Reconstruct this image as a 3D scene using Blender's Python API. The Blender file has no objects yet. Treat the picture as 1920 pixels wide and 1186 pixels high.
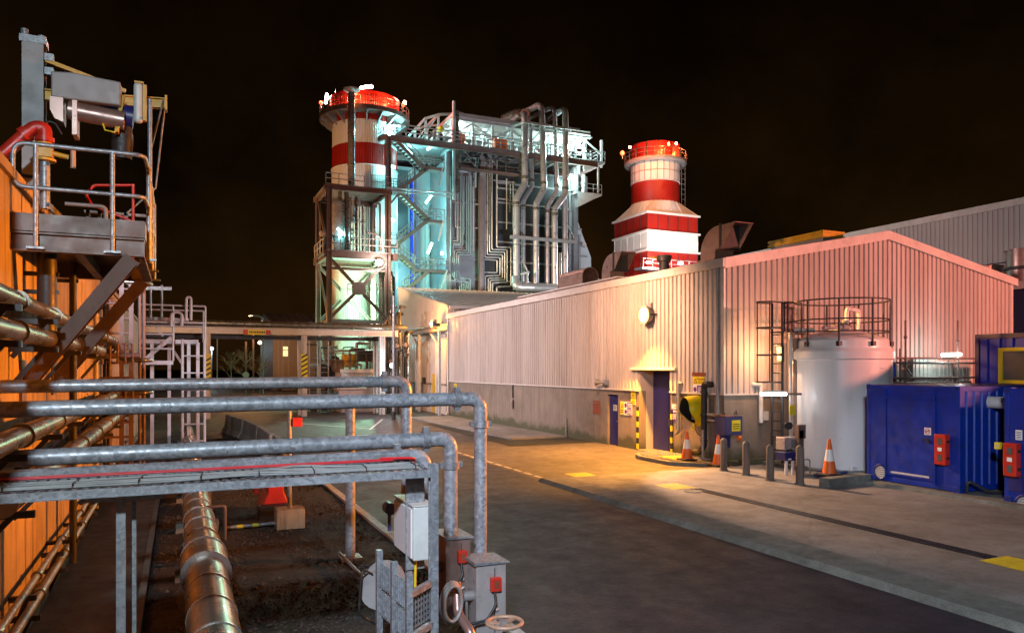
import bpy, math, random
from mathutils import Vector, Matrix
random.seed(7)
C = bpy.context.scene.collection
PI = math.pi

# ---------------------------------------------------------------- camera model
# world: X across the service road, Y along it, Z up; the camera stands at the origin, 3.15 m up
H, FL, HZ = 3.15, 1400.0, 690.0
FX, FY, RX, RY = .4077, .9131, .9131, -.4077

def ray(px):
    k = (px - 960) / FL
    return FX + RX * k, FY + RY * k

def PX(px, py, X):
    a, b = ray(px); D = X / a
    return Vector((X, b * D, H + (HZ - py) / FL * D))

def PY(px, py, Y):
    a, b = ray(px); D = Y / b
    return Vector((a * D, Y, H + (HZ - py) / FL * D))

def PZ(px, py, Z=0.0):
    D = FL * (H - Z) / (py - HZ); a, b = ray(px)
    return Vector((a * D, b * D, Z))

def PD(px, py, D):
    a, b = ray(px)
    return Vector((a * D, b * D, H + (HZ - py) / FL * D))

def V(*a): return Vector(a)

# ---------------------------------------------------------------- mesh builder
class MB:
    def __init__(s): s.v = []; s.f = []; s.sm = []; s.calls = []
    def add(s, vs, fs, sm=False):
        n = len(s.v); s.v += [tuple(p) for p in vs]
        s.calls.append((n, len(s.v), len(s.f), len(s.f)+len(fs)))
        s.f += [[i + n for i in f] for f in fs]
        s.sm += [sm] * len(fs)
        return s
    def box(s, x0, x1, y0, y1, z0, z1):
        if x0 > x1: x0, x1 = x1, x0
        if y0 > y1: y0, y1 = y1, y0
        if z0 > z1: z0, z1 = z1, z0
        return s.add([(x0,y0,z0),(x1,y0,z0),(x1,y1,z0),(x0,y1,z0),(x0,y0,z1),(x1,y0,z1),(x1,y1,z1),(x0,y1,z1)],
                     [(0,3,2,1),(4,5,6,7),(0,1,5,4),(1,2,6,5),(2,3,7,6),(3,0,4,7)])
    def bar(s, p, q, w, h, up=None):
        p, q = Vector(p), Vector(q); d = (q - p).normalized()
        up = Vector(up) if up else (V(0,0,1) if abs(d.z) < .95 else V(0,1,0))
        a = d.cross(up).normalized() * (w / 2); b = a.cross(d).normalized() * (h / 2)
        vs = [p-a-b, p+a-b, p+a+b, p-a+b, q-a-b, q+a-b, q+a+b, q-a+b]
        return s.add(vs, [(0,1,2,3),(7,6,5,4),(0,4,5,1),(1,5,6,2),(2,6,7,3),(3,7,4,0)])
    def ibeam(s, p, q, w, h, t=None, up=None):
        p, q = Vector(p), Vector(q); d = (q - p).normalized()
        up = Vector(up) if up else (V(0,0,1) if abs(d.z) < .95 else V(0,1,0))
        t = t or max(.012, h * .09)
        a = d.cross(up).normalized(); b = a.cross(d).normalized()
        s.bar(p + b*(h/2 - t/2), q + b*(h/2 - t/2), w, t, up)
        s.bar(p - b*(h/2 - t/2), q - b*(h/2 - t/2), w, t, up)
        return s.bar(p, q, t, h - 2*t, up)
    def ring(s, c, d, r, n, ref):
        a = d.cross(ref)
        if a.length < 1e-4: a = d.cross(V(1,0,0) if abs(d.x) < .9 else V(0,1,0))
        a.normalize(); b = a.cross(d).normalized()
        return [c + a*(math.cos(2*PI*i/n)*r) + b*(math.sin(2*PI*i/n)*r) for i in range(n)]
    def tube(s, pts, r, n=8, bend=0, seg=5, caps=True, closed=False):
        P = [Vector(p) for p in pts]
        if bend:
            Q = [P[0]]
            for i in range(1, len(P)-1):
                a, b, c = P[i-1], P[i], P[i+1]
                u, w = (a-b), (c-b)
                ang = u.angle(w)
                t = min(bend / max(math.tan(ang/2), .05), u.length*.49, w.length*.49)
                u.normalize(); w.normalize()
                p0, p1 = b + u*t, b + w*t
                for k in range(seg+1):
                    f = k / seg
                    Q.append(p0*(1-f)**2 + b*(2*f*(1-f)) + p1*f*f)
            Q.append(P[-1]); P = Q
        m = len(P); rings = []
        ref = V(0,0,1)
        d0 = (P[1]-P[0]).normalized()
        if abs(d0.z) > .9: ref = V(0,1,0)
        prev = None
        for i in range(m):
            if closed: d = (P[(i+1) % m] - P[i-1]).normalized()
            elif i == 0: d = d0
            elif i == m-1: d = (P[i]-P[i-1]).normalized()
            else: d = ((P[i]-P[i-1]).normalized() + (P[i+1]-P[i]).normalized()).normalized()
            if prev is None:
                a = d.cross(ref)
                if a.length < 1e-3: a = d.cross(V(1,0,0))
                a.normalize()
            else:
                a = prev - d*prev.dot(d)
                a.normalize()
            prev = a
            b = a.cross(d).normalized()
            rr = r[i] if isinstance(r, (list, tuple)) else r
            rings.append([P[i] + a*(math.cos(2*PI*k/n)*rr) + b*(math.sin(2*PI*k/n)*rr) for k in range(n)])
        vs = [p for g in rings for p in g]; fs = []
        for i in range(m if closed else m-1):
            j = (i+1) % m
            for k in range(n):
                k2 = (k+1) % n
                fs.append((i*n+k, i*n+k2, j*n+k2, j*n+k))
        s.add(vs, fs, True)
        if caps and not closed:
            s.add(rings[0], [tuple(range(n))[::-1]]); s.add(rings[-1], [tuple(range(n))])
        return s
    def lathe(s, cx, cy, prof, n=32, a0=0, a1=2*PI, soft=False):
        full = abs(a1 - a0 - 2*PI) < 1e-6
        m = n if full else n + 1
        def rg(r, z): return [(cx + r*math.cos(a0+(a1-a0)*i/n), cy + r*math.sin(a0+(a1-a0)*i/n), z) for i in range(m)]
        if soft:
            vs = [p for r, z in prof for p in rg(r, z)]
            fs = [(j*m+i, j*m+(i+1) % m, (j+1)*m+(i+1) % m, (j+1)*m+i) for j in range(len(prof)-1) for i in range(n)]
            return s.add(vs, fs, True)
        for (r0, z0), (r1, z1) in zip(prof, prof[1:]):
            vs = rg(r0, z0) + rg(r1, z1)
            s.add(vs, [(i, (i+1) % m, m+(i+1) % m, m+i) for i in range(n)], abs(z1-z0) > 1e-5)
        return s
    def prism(s, poly, p0, ext, au, av):
        """poly in (u,v) on the plane through p0 with axes au, av, extruded by the vector ext"""
        p0, ext, au, av = Vector(p0), Vector(ext), Vector(au), Vector(av)
        n = len(poly)
        A = [p0 + au*u + av*v for u, v in poly]; B = [p + ext for p in A]
        fs = [tuple(range(n))[::-1], tuple(range(n, 2*n))] + [(i, (i+1) % n, n+(i+1) % n, n+i) for i in range(n)]
        return s.add(A + B, fs)
    def sphere(s, c, r, n=12, m=8, sz=1.0):
        c = Vector(c); vs = []; fs = []
        for j in range(m+1):
            t = PI*j/m
            for i in range(n):
                vs.append((c.x + r*math.sin(t)*math.cos(2*PI*i/n), c.y + r*math.sin(t)*math.sin(2*PI*i/n), c.z + sz*r*math.cos(t)))
        for j in range(m):
            for i in range(n):
                fs.append((j*n+i, (j+1)*n+i, (j+1)*n+(i+1) % n, j*n+(i+1) % n))
        return s.add(vs, fs, True)
    def corr(s, a, b, zb, zt, nrm, pitch=.2, dep=.035):
        """ribbed sheet from a to b (xy); zb/zt numbers or functions of the fraction along it"""
        a, b, nrm = Vector(a), Vector(b), Vector(nrm[:2]); L = (b-a).length
        N = max(1, round(L / pitch)); p = L / N
        us = []
        for i in range(N):
            us += [(i*p, 0), (i*p+.30*p, 0), (i*p+.37*p, dep), (i*p+.93*p, dep)]
        us.append((L, 0))
        fb = zb if callable(zb) else (lambda t: zb)
        ft = zt if callable(zt) else (lambda t: zt)
        vs = []
        for u, o in us:
            q = a + (b-a)*(u/L) + nrm*o
            vs.append((q.x, q.y, fb(u/L))); vs.append((q.x, q.y, ft(u/L)))
        fs = [(2*i, 2*i+2, 2*i+3, 2*i+1) for i in range(len(us)-1)]
        return s.add(vs, fs)
    def sheet(s, pts, z): return s.add([(x, y, z) for x, y in pts], [tuple(range(len(pts)))])
    def build(s, name, mat, parent=None, bevel=0, **props):
        me = bpy.data.meshes.new(name)
        off = Vector((0,0,0)); par = parent
        while par is not None:
            off += par.location; par = par.parent
        vs = [(x-off.x, y-off.y, z-off.z) for x, y, z in s.v]
        piv = Vector((0,0,0))
        if parent is None or props.pop('pivot', False) or True:
            # origin at the foot of the mesh
            if vs:
                xs, ys, zs = zip(*vs)
                piv = Vector(((min(xs)+max(xs))/2, (min(ys)+max(ys))/2, min(zs)))
                vs = [(x-piv.x, y-piv.y, z-piv.z) for x, y, z in vs]
        me.from_pydata(vs, [], s.f)
        me.polygons.foreach_set('use_smooth', s.sm)
        me.materials.append(mat); me.update()
        o = bpy.data.objects.new(name, me); C.objects.link(o)
        o.location = piv
        if parent is not None: o.parent = parent
        if bevel:
            b = o.modifiers.new('bevel', 'BEVEL'); b.width = bevel; b.segments = 2; b.limit_method = 'ANGLE'
        for k, v in props.items(): o[k] = v
        return o

def each(mb, name, mat, parent=None, gap=.02, bevel=0):
    """one object for every separate piece of the builder (pieces that touch stay together)"""
    B = []
    for v0, v1, f0, f1 in mb.calls:
        q = mb.v[v0:v1]
        if q: B.append([[min(p[i] for p in q)-gap for i in range(3)], [max(p[i] for p in q)+gap for i in range(3)], [(v0, v1, f0, f1)]])
    ch = True
    while ch:
        ch = False
        i = 0
        while i < len(B):
            j = i+1
            while j < len(B):
                if all(B[i][0][k] <= B[j][1][k] and B[j][0][k] <= B[i][1][k] for k in range(3)):
                    B[i] = [[min(B[i][0][k], B[j][0][k]) for k in range(3)], [max(B[i][1][k], B[j][1][k]) for k in range(3)], B[i][2]+B[j][2]]
                    B.pop(j); ch = True
                else: j += 1
            i += 1
    out = []
    for _, _, calls in B:
        m = MB()
        for v0, v1, f0, f1 in calls:
            m.add(mb.v[v0:v1], [[i-v0 for i in f] for f in mb.f[f0:f1]]); m.sm[-(f1-f0):] = mb.sm[f0:f1]
        out.append(m.build(name, mat, parent, bevel))
    return out
def tag(o, label, cat, group=None):
    o['label'] = label; o['category'] = cat
    if group: o['group'] = group
    return o
def thing(name, label, cat, loc, group=None):
    o = bpy.data.objects.new(name, None); C.objects.link(o)
    o.location = loc; o.empty_display_size = .2
    return tag(o, label, cat, group)
def struct(name, mb, mat):
    o = mb.build(name, mat); o['kind'] = 'structure'; return o
def dup(root, loc, label):
    r = root.copy(); C.objects.link(r); r.location = loc; r['label'] = label
    for ch in list(root.children):
        c = ch.copy(); C.objects.link(c); c.parent = r
        for g in list(ch.children):
            d = g.copy(); C.objects.link(d); d.parent = c
    return r

# ---------------------------------------------------------------- materials
def newmat(name):
    m = bpy.data.materials.new(name); m.use_nodes = True
    nt = m.node_tree; bs = nt.nodes['Principled BSDF']
    return m, nt, bs
def N(nt, t, **kw):
    n = nt.nodes.new(t)
    for k, v in kw.items():
        if k in n.inputs: n.inputs[k].default_value = v
        else: setattr(n, k, v)
    return n
def ramp(nt, src, stops):
    r = nt.nodes.new('ShaderNodeValToRGB'); nt.links.new(src, r.inputs[0])
    e = r.color_ramp.elements
    while len(e) < len(stops): e.new(.5)
    for i, (p, c) in enumerate(stops):
        e[i].position = p; e[i].color = (*c, 1) if len(c) == 3 else c
    return r
def sc(c, f): return tuple(min(1, max(0, x*f)) for x in c)

def surf(name, col, rough=.55, metal=0.0, var=.15, scale=1.5, dirt=None, dirt_amt=.35, bump=.0, bscale=60, streak=False, spec=.5):
    """painted / plain surface: base colour with blotchy wear, optional dirt colour and vertical streaks"""
    m, nt, bs = newmat(name); L = nt.links.new
    tc = N(nt, 'ShaderNodeTexCoord')
    geo = N(nt, 'ShaderNodeNewGeometry')
    mp = N(nt, 'ShaderNodeMapping'); L(geo.outputs['Position'], mp.inputs[0])
    if streak: mp.inputs['Scale'].default_value = (1, 1, .12)
    n1 = N(nt, 'ShaderNodeTexNoise', Scale=scale, Detail=6.0, Roughness=.6); L(mp.outputs[0], n1.inputs['Vector'])
    r1 = ramp(nt, n1.outputs[0], [(.3, sc(col, 1-var)), (.7, sc(col, 1+var))])
    out = r1.outputs[0]
    if dirt:
        n2 = N(nt, 'ShaderNodeTexNoise', Scale=scale*2.7, Detail=8.0, Roughness=.7); L(mp.outputs[0], n2.inputs['Vector'])
        r2 = ramp(nt, n2.outputs[0], [(.48, (0,0,0)), (.72, (1,1,1))])
        mu = N(nt, 'ShaderNodeMath', operation='MULTIPLY'); L(r2.outputs[0], mu.inputs[0]); mu.inputs[1].default_value = dirt_amt
        mx = N(nt, 'ShaderNodeMixRGB'); L(mu.outputs[0], mx.inputs[0]); L(out, mx.inputs[1]); mx.inputs[2].default_value = (*dirt, 1)
        out = mx.outputs[0]
    L(out, bs.inputs['Base Color'])
    bs.inputs['Metallic'].default_value = metal
    bs.inputs['Specular IOR Level'].default_value = spec
    n3 = N(nt, 'ShaderNodeTexNoise', Scale=scale*4, Detail=4.0); L(geo.outputs['Position'], n3.inputs['Vector'])
    r3 = ramp(nt, n3.outputs[0], [(.3, (rough*.75,)*3), (.7, (min(1, rough*1.25),)*3)])
    L(r3.outputs[0], bs.inputs['Roughness'])
    if bump:
        n4 = N(nt, 'ShaderNodeTexNoise', Scale=bscale, Detail=4.0); L(geo.outputs['Position'], n4.inputs['Vector'])
        b = N(nt, 'ShaderNodeBump', Strength=bump, Distance=.02); L(n4.outputs[0], b.inputs['Height']); L(b.outputs[0], bs.inputs['Normal'])
    return m

def galv_mat(name, base=.42, scale=26, metal=.55, rough=.42, tint=(1,1,1.03), con=.3):
    m, nt, bs = newmat(name); L = nt.links.new
    geo = N(nt, 'ShaderNodeNewGeometry')
    nz = N(nt, 'ShaderNodeTexNoise', Scale=9.0, Detail=3.0); L(geo.outputs['Position'], nz.inputs['Vector'])
    va = N(nt, 'ShaderNodeMixRGB', Fac=.12); L(geo.outputs['Position'], va.inputs[1]); L(nz.outputs[1], va.inputs[2])
    vo = N(nt, 'ShaderNodeTexVoronoi', Scale=scale); L(va.outputs[0], vo.inputs['Vector'])
    sep = N(nt, 'ShaderNodeSeparateColor'); L(vo.outputs['Color'], sep.inputs[0])
    n2 = N(nt, 'ShaderNodeTexNoise', Scale=3.0, Detail=6.0, Roughness=.65); L(geo.outputs['Position'], n2.inputs['Vector'])
    ad = N(nt, 'ShaderNodeMath', operation='ADD'); L(sep.outputs[0], ad.inputs[0]); L(n2.outputs[0], ad.inputs[1])
    hf = N(nt, 'ShaderNodeMath', operation='MULTIPLY'); L(ad.outputs[0], hf.inputs[0]); hf.inputs[1].default_value = .5
    r = ramp(nt, hf.outputs[0], [(.2, sc(tint, base*(1-con))), (.5, sc(tint, base)), (.8, sc(tint, base*(1+con)))])
    L(r.outputs[0], bs.inputs['Base Color'])
    r2 = ramp(nt, sep.outputs[1], [(0, (rough*.8,)*3), (1, (rough*1.3,)*3)]); L(r2.outputs[0], bs.inputs['Roughness'])
    bs.inputs['Metallic'].default_value = metal
    return m

def ground_mat(name, c1, c2, c3, big=.25, fine=90, rough=.8, bump=.5, vor=False, cracks=False, lanes=False):
    m, nt, bs = newmat(name); L = nt.links.new
    geo = N(nt, 'ShaderNodeNewGeometry')
    n1 = N(nt, 'ShaderNodeTexNoise', Scale=big, Detail=8.0, Roughness=.62); L(geo.outputs['Position'], n1.inputs['Vector'])
    r1 = ramp(nt, n1.outputs[0], [(.3, c1), (.52, c2), (.72, c3)])
    if vor:
        n2 = N(nt, 'ShaderNodeTexVoronoi', Scale=fine); L(geo.outputs['Position'], n2.inputs['Vector'])
        sep = N(nt, 'ShaderNodeSeparateColor'); L(n2.outputs['Color'], sep.inputs[0]); fv = sep.outputs[0]; hh = n2.outputs['Distance']
    else:
        n2 = N(nt, 'ShaderNodeTexNoise', Scale=fine, Detail=3.0, Roughness=.7); L(geo.outputs['Position'], n2.inputs['Vector']); fv = n2.outputs[0]; hh = fv
    r2 = ramp(nt, fv, [(.28, (.40,)*3), (.5, (1,1,1)), (.72, (1.45,)*3)])
    mx = N(nt, 'ShaderNodeMixRGB', blend_type='MULTIPLY', Fac=.75); L(r1.outputs[0], mx.inputs[1]); L(r2.outputs[0], mx.inputs[2])
    out = mx.outputs[0]
    n5 = N(nt, 'ShaderNodeTexNoise', Scale=big*5, Detail=7.0, Roughness=.75); L(geo.outputs['Position'], n5.inputs['Vector'])
    r5 = ramp(nt, n5.outputs[0], [(.42, (1,1,1)), (.62, (.6,.57,.53))])
    m5 = N(nt, 'ShaderNodeMixRGB', blend_type='MULTIPLY', Fac=.6); L(out, m5.inputs[1]); L(r5.outputs[0], m5.inputs[2]); out = m5.outputs[0]
    if lanes:
        ml = N(nt, 'ShaderNodeMapping'); L(geo.outputs['Position'], ml.inputs[0]); ml.inputs['Scale'].default_value = (1.0, .035, 1)
        nl = N(nt, 'ShaderNodeTexNoise', Scale=1.3, Detail=4.0, Roughness=.6); L(ml.outputs[0], nl.inputs['Vector'])
        rl = ramp(nt, nl.outputs[0], [(.36, (.70,)*3), (.6, (1.2,)*3)])
        m7 = N(nt, 'ShaderNodeMixRGB', blend_type='MULTIPLY', Fac=.8); L(out, m7.inputs[1]); L(rl.outputs[0], m7.inputs[2]); out = m7.outputs[0]
        vp = N(nt, 'ShaderNodeTexNoise', Scale=.7, Detail=2.0); L(geo.outputs['Position'], vp.inputs['Vector'])
        rp = ramp(nt, vp.outputs[0], [(.60, (1,1,1)), (.66, (.5,.48,.5))])
        m8 = N(nt, 'ShaderNodeMixRGB', blend_type='MULTIPLY', Fac=.7); L(out, m8.inputs[1]); L(rp.outputs[0], m8.inputs[2]); out = m8.outputs[0]
    if cracks:
        vc = N(nt, 'ShaderNodeTexVoronoi', Scale=.5, feature='DISTANCE_TO_EDGE')
        nz = N(nt, 'ShaderNodeTexNoise', Scale=1.6, Detail=5.0); L(geo.outputs['Position'], nz.inputs['Vector'])
        va = N(nt, 'ShaderNodeMixRGB', Fac=.35); L(geo.outputs['Position'], va.inputs[1]); L(nz.outputs[1], va.inputs[2]); L(va.outputs[0], vc.inputs['Vector'])
        rc = ramp(nt, vc.outputs[0], [(0, (.45,)*3), (.008, (1,1,1))])
        m6 = N(nt, 'ShaderNodeMixRGB', blend_type='MULTIPLY', Fac=.5); L(out, m6.inputs[1]); L(rc.outputs[0], m6.inputs[2]); out = m6.outputs[0]
    L(out, bs.inputs['Base Color'])
    r3 = ramp(nt, n5.outputs[0], [(.35, (rough*.78,)*3), (.65, (rough*1.1,)*3)]); L(r3.outputs[0], bs.inputs['Roughness'])
    b = N(nt, 'ShaderNodeBump', Strength=bump, Distance=.015); L(hh, b.inputs['Height']); L(b.outputs[0], bs.inputs['Normal'])
    return m

def emit(name, col, s):
    m, nt, bs = newmat(name)
    bs.inputs['Base Color'].default_value = (*sc(col, .8), 1)
    bs.inputs['Emission Color'].default_value = (*col, 1); bs.inputs['Emission Strength'].default_value = s
    return m

def wall_mat(name, col, panel=0, stain=(.08,.055,.035), amt=.5, moss=0):
    """cast concrete: formwork tone, dark streaks, green growth towards the foot, panel joints along Y"""
    m, nt, bs = newmat(name); L = nt.links.new
    geo = N(nt, 'ShaderNodeNewGeometry')
    n1 = N(nt, 'ShaderNodeTexNoise', Scale=.9, Detail=8.0, Roughness=.65); L(geo.outputs['Position'], n1.inputs['Vector'])
    r1 = ramp(nt, n1.outputs[0], [(.28, sc(col, .68)), (.5, col), (.75, sc(col, 1.2))])
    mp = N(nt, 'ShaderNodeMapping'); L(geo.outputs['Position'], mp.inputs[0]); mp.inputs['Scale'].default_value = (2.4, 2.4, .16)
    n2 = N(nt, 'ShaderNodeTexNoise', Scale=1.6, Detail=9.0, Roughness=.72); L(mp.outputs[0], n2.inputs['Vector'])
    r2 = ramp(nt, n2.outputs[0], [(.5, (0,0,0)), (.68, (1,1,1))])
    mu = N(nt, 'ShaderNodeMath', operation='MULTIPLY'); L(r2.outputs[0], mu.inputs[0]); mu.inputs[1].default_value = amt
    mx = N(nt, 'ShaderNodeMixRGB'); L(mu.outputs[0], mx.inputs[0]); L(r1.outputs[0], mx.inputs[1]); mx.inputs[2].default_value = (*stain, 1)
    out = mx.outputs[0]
    sep = N(nt, 'ShaderNodeSeparateXYZ'); L(geo.outputs['Position'], sep.inputs[0])
    if moss:
        a = N(nt, 'ShaderNodeMath', operation='MULTIPLY_ADD'); L(n1.outputs[0], a.inputs[0]); a.inputs[1].default_value = -1.6; L(sep.outputs[2], a.inputs[2])
        rm = ramp(nt, a.outputs[0], [(0, (1,1,1)), (.28, (0,0,0))])
        rm.color_ramp.elements[0].position = 0.0
        sh = N(nt, 'ShaderNodeMath', operation='ADD'); L(a.outputs[0], sh.inputs[0]); sh.inputs[1].default_value = .55
        L(sh.outputs[0], rm.inputs[0])
        m2 = N(nt, 'ShaderNodeMath', operation='MULTIPLY'); L(rm.outputs[0], m2.inputs[0]); m2.inputs[1].default_value = moss
        mx2 = N(nt, 'ShaderNodeMixRGB'); L(m2.outputs[0], mx2.inputs[0]); L(out, mx2.inputs[1]); mx2.inputs[2].default_value = (.05,.06,.025,1)
        out = mx2.outputs[0]
    L(out, bs.inputs['Base Color']); bs.inputs['Roughness'].default_value = .85
    n4 = N(nt, 'ShaderNodeTexNoise', Scale=35.0, Detail=5.0); L(geo.outputs['Position'], n4.inputs['Vector'])
    b = N(nt, 'ShaderNodeBump', Strength=.25, Distance=.02); L(n4.outputs[0], b.inputs['Height']); L(b.outputs[0], bs.inputs['Normal'])
    return m

M = {}
M['clad'] = surf('pale_grey_cladding', (.50,.45,.43), .65, .0, .08, .5, (.2,.15,.12), .35, streak=True, spec=.25)
def lap_panels(m, w=1.0):
    nt = m.node_tree; L = nt.links.new; bs = nt.nodes['Principled BSDF']; src = bs.inputs['Base Color'].links[0].from_socket
    geo = N(nt, 'ShaderNodeNewGeometry'); sep = N(nt, 'ShaderNodeSeparateXYZ'); L(geo.outputs['Position'], sep.inputs[0])
    ad = N(nt, 'ShaderNodeMath', operation='ADD'); L(sep.outputs[0], ad.inputs[0]); L(sep.outputs[1], ad.inputs[1])
    dv = N(nt, 'ShaderNodeMath', operation='DIVIDE'); L(ad.outputs[0], dv.inputs[0]); dv.inputs[1].default_value = w
    fl = N(nt, 'ShaderNodeMath', operation='FLOOR'); L(dv.outputs[0], fl.inputs[0])
    wn = N(nt, 'ShaderNodeTexWhiteNoise', noise_dimensions='1D'); L(fl.outputs[0], wn.inputs['W'])
    r = ramp(nt, wn.outputs[0], [(0, (.86,.85,.84)), (1, (1.04,1.04,1.04))])
    mp = N(nt, 'ShaderNodeMapping'); L(geo.outputs['Position'], mp.inputs[0]); mp.inputs['Scale'].default_value = (5,5,.22)
    n2 = N(nt, 'ShaderNodeTexNoise', Scale=1.4, Detail=8.0, Roughness=.7); L(mp.outputs[0], n2.inputs['Vector'])
    r2 = ramp(nt, n2.outputs[0], [(.50, (1,1,1)), (.72, (.66,.58,.52))])
    m1 = N(nt, 'ShaderNodeMixRGB', blend_type='MULTIPLY', Fac=1.0); L(src, m1.inputs[1]); L(r.outputs[0], m1.inputs[2])
    m2 = N(nt, 'ShaderNodeMixRGB', blend_type='MULTIPLY', Fac=.7); L(m1.outputs[0], m2.inputs[1]); L(r2.outputs[0], m2.inputs[2])
    L(m2.outputs[0], bs.inputs['Base Color'])
lap_panels(M['clad'])
M['cladtrim'] = surf('cladding_trim', (.58,.54,.52), .4, 0, .08, 1.2, (.2,.15,.12), .3)
M['roofsheet'] = surf('roof_sheet', (.42,.38,.34), .5, .1, .12, .7, (.15,.12,.09), .4)
M['conc_wall'] = wall_mat('concrete_bund_wall', (.42,.33,.22), amt=.85)  # streaks are pour stains, strengthened to stand for vertical shadow bars too
M['plinth'] = wall_mat('rendered_plinth', (.21,.175,.145), amt=.45, moss=.85)
M['panel_wall'] = surf('smooth_panel', (.50,.42,.37), .6, 0, .08, .6, (.2,.15,.1), .25)
M['hall'] = surf('hall_cladding', (.42,.40,.39), .5, 0, .06, .3, streak=True)
M['navywall'] = surf('navy_cladding', (.03,.035,.09), .5, 0, .1, .5)
M['asphalt'] = ground_mat('asphalt', (.024,.020,.028), (.030,.026,.036), (.038,.033,.045), .35, 22, .62, 1.0, cracks=True, lanes=True)
M['asphalt2'] = ground_mat('yard_asphalt', (.045,.043,.044), (.065,.062,.06), (.095,.09,.085), .22, 100, .66, .5, cracks=True)
M['apron'] = ground_mat('apron_concrete', (.17,.16,.145), (.26,.245,.225), (.34,.32,.295), .35, 60, .7, .3, cracks=True)
M['forecourt'] = ground_mat('forecourt_paving', (.10,.085,.065), (.15,.13,.10), (.20,.175,.14), .3, 70, .7, .35, cracks=True)
M['kerb'] = ground_mat('kerb_concrete', (.13,.135,.115), (.19,.195,.17), (.25,.25,.225), .8, 50, .75, .4)
M['walk'] = ground_mat('walkway_concrete', (.07,.06,.05), (.11,.10,.085), (.16,.145,.12), .7, 45, .7, .35)
M['gravel'] = ground_mat('gravel_bed', (.022,.019,.016), (.036,.031,.026), (.055,.048,.04), .6, 45, .85, 1.0, vor=True)
M['stone'] = surf('gravel_stone', (.055,.05,.045), .75, 0, .6, 14.0)
M['stone2'] = surf('island_stone', (.22,.19,.17), .8, 0, .6, 16.0)
M['earth'] = ground_mat('dark_ground', (.012,.014,.009), (.02,.022,.013), (.03,.03,.02), .08, 20, .9, .6)
M['whitepaint'] = surf('road_paint', (.62,.60,.56), .6, 0, .15, 4, (.15,.14,.13), .6)
M['yellowpaint'] = surf('yellow_paint', (.72,.56,.012), .6, 0, .15, 3, (.2,.15,.06), .5)
M['galv'] = galv_mat('galvanised_pipe', .35, 30, .35, .42, (.92,1,1.10), .38)
M['galvs'] = galv_mat('galvanised_section', .30, 40, .5, .45, (.94,1,1.08))
M['galvfar'] = surf('galvanised_far', (.42,.42,.43), .5, .35, .12, .8)
M['alu'] = surf('aluminium_lagging', (.55,.52,.52), .28, .75, .10, .5)
M['silver'] = surf('silver_cladding', (.62,.59,.58), .33, .65, .05, .4)
M['lag'] = surf('weathered_lagging', (.28,.26,.21), .30, .75, .2, .9, (.1,.08,.05), .3)
M['steelbrown'] = surf('brown_painted_steel', (.16,.115,.10), .5, .1, .18, 1.2, (.06,.035,.02), .5)
M['steelgrey'] = surf('grey_painted_steel', (.26,.25,.25), .5, .15, .15, 1.0, (.1,.07,.05), .4)
M['steellight'] = surf('light_painted_steel', (.52,.51,.49), .5, .05, .12, 1.0, (.2,.15,.1), .3)
M['casing'] = surf('boiler_casing', (.27,.27,.28), .5, .15, .12, .25, (.1,.08,.06), .4, streak=True)
M['casinglite'] = surf('pale_casing', (.46,.46,.46), .5, 0, .08, .3, (.3,.28,.25), .3, streak=True)
M['dark'] = surf('dark_steel', (.035,.034,.035), .5, .2, .2, 2)
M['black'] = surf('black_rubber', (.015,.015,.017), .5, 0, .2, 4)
M['stackred'] = surf('stack_red', (.30,.012,.006), .45, 0, .12, .3, (.12,.01,.01), .35, streak=True)
M['stackwhite'] = surf('stack_white', (.66,.65,.63), .5, 0, .06, .3, (.35,.3,.25), .35, streak=True)
M['red'] = surf('red_paint', (.50,.025,.012), .4, 0, .15, 3)
M['redcable'] = surf('red_cable', (.55,.02,.03), .45, 0, .15, 6)
M['greycable'] = surf('grey_cable', (.24,.25,.25), .5, 0, .2, 6)
M['yellow'] = surf('yellow_steel', (.60,.34,.02), .45, 0, .15, 3, (.2,.1,.02), .4)
M['yellowgloss'] = surf('yellow_plastic', (.72,.56,.01), .25, 0, .08, 3)
M['orange'] = surf('cone_orange', (.75,.14,.012), .5, 0, .12, 6, (.25,.08,.03), .3)
M['conewhite'] = surf('cone_sleeve', (.75,.74,.72), .35, 0, .08, 6)
M['blue'] = surf('container_blue', (.002,.026,.27), .42, 0, .22, 1.3, (.012,.018,.06), .6)
M['bluedark'] = surf('navy_door', (.018,.018,.12), .38, 0, .12, 1.2)
M['navybox'] = surf('navy_cabinet', (.05,.05,.14), .4, 0, .1, 2)
M['bluepipe'] = surf('blue_column', (.004,.03,.42), .4, 0, .1, .5)
M['white'] = surf('white_plastic', (.70,.68,.68), .35, 0, .05, .8, (.4,.36,.33), .25, streak=True)
M['cabgrey'] = surf('pale_cabinet', (.55,.57,.55), .4, .05, .08, 2, (.25,.24,.2), .3)
M['boxpink'] = surf('stainless_enclosure', (.50,.46,.45), .33, .45, .12, 3, (.2,.15,.12), .3)
M['copper'] = surf('copper_duct', (.34,.23,.20), .35, .6, .15, 1.2, (.1,.06,.05), .4)
M['wood'] = surf('weathered_post', (.16,.13,.11), .8, 0, .35, 6, (.05,.04,.035), .5, bump=.5, streak=True)
M['purple'] = surf('sign_purple', (.10,.03,.30), .45, 0, .05, 3)
M['signyellow'] = surf('sign_yellow', (.75,.60,.02), .45, 0, .05, 3)
M['signwhite'] = surf('sign_white', (.78,.78,.76), .45, 0, .04, 3)
M['signblack'] = surf('sign_black', (.02,.02,.02), .5, 0, .1, 3)
M['brownplaque'] = surf('brown_plaque', (.22,.06,.03), .45, 0, .12, 4)
M['bark'] = surf('bare_branch', (.22,.20,.15), .85, 0, .3, 4)
M['handwheel'] = surf('handwheel', (.50,.32,.22), .5, .2, .2, 6, (.2,.1,.06), .4)
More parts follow.
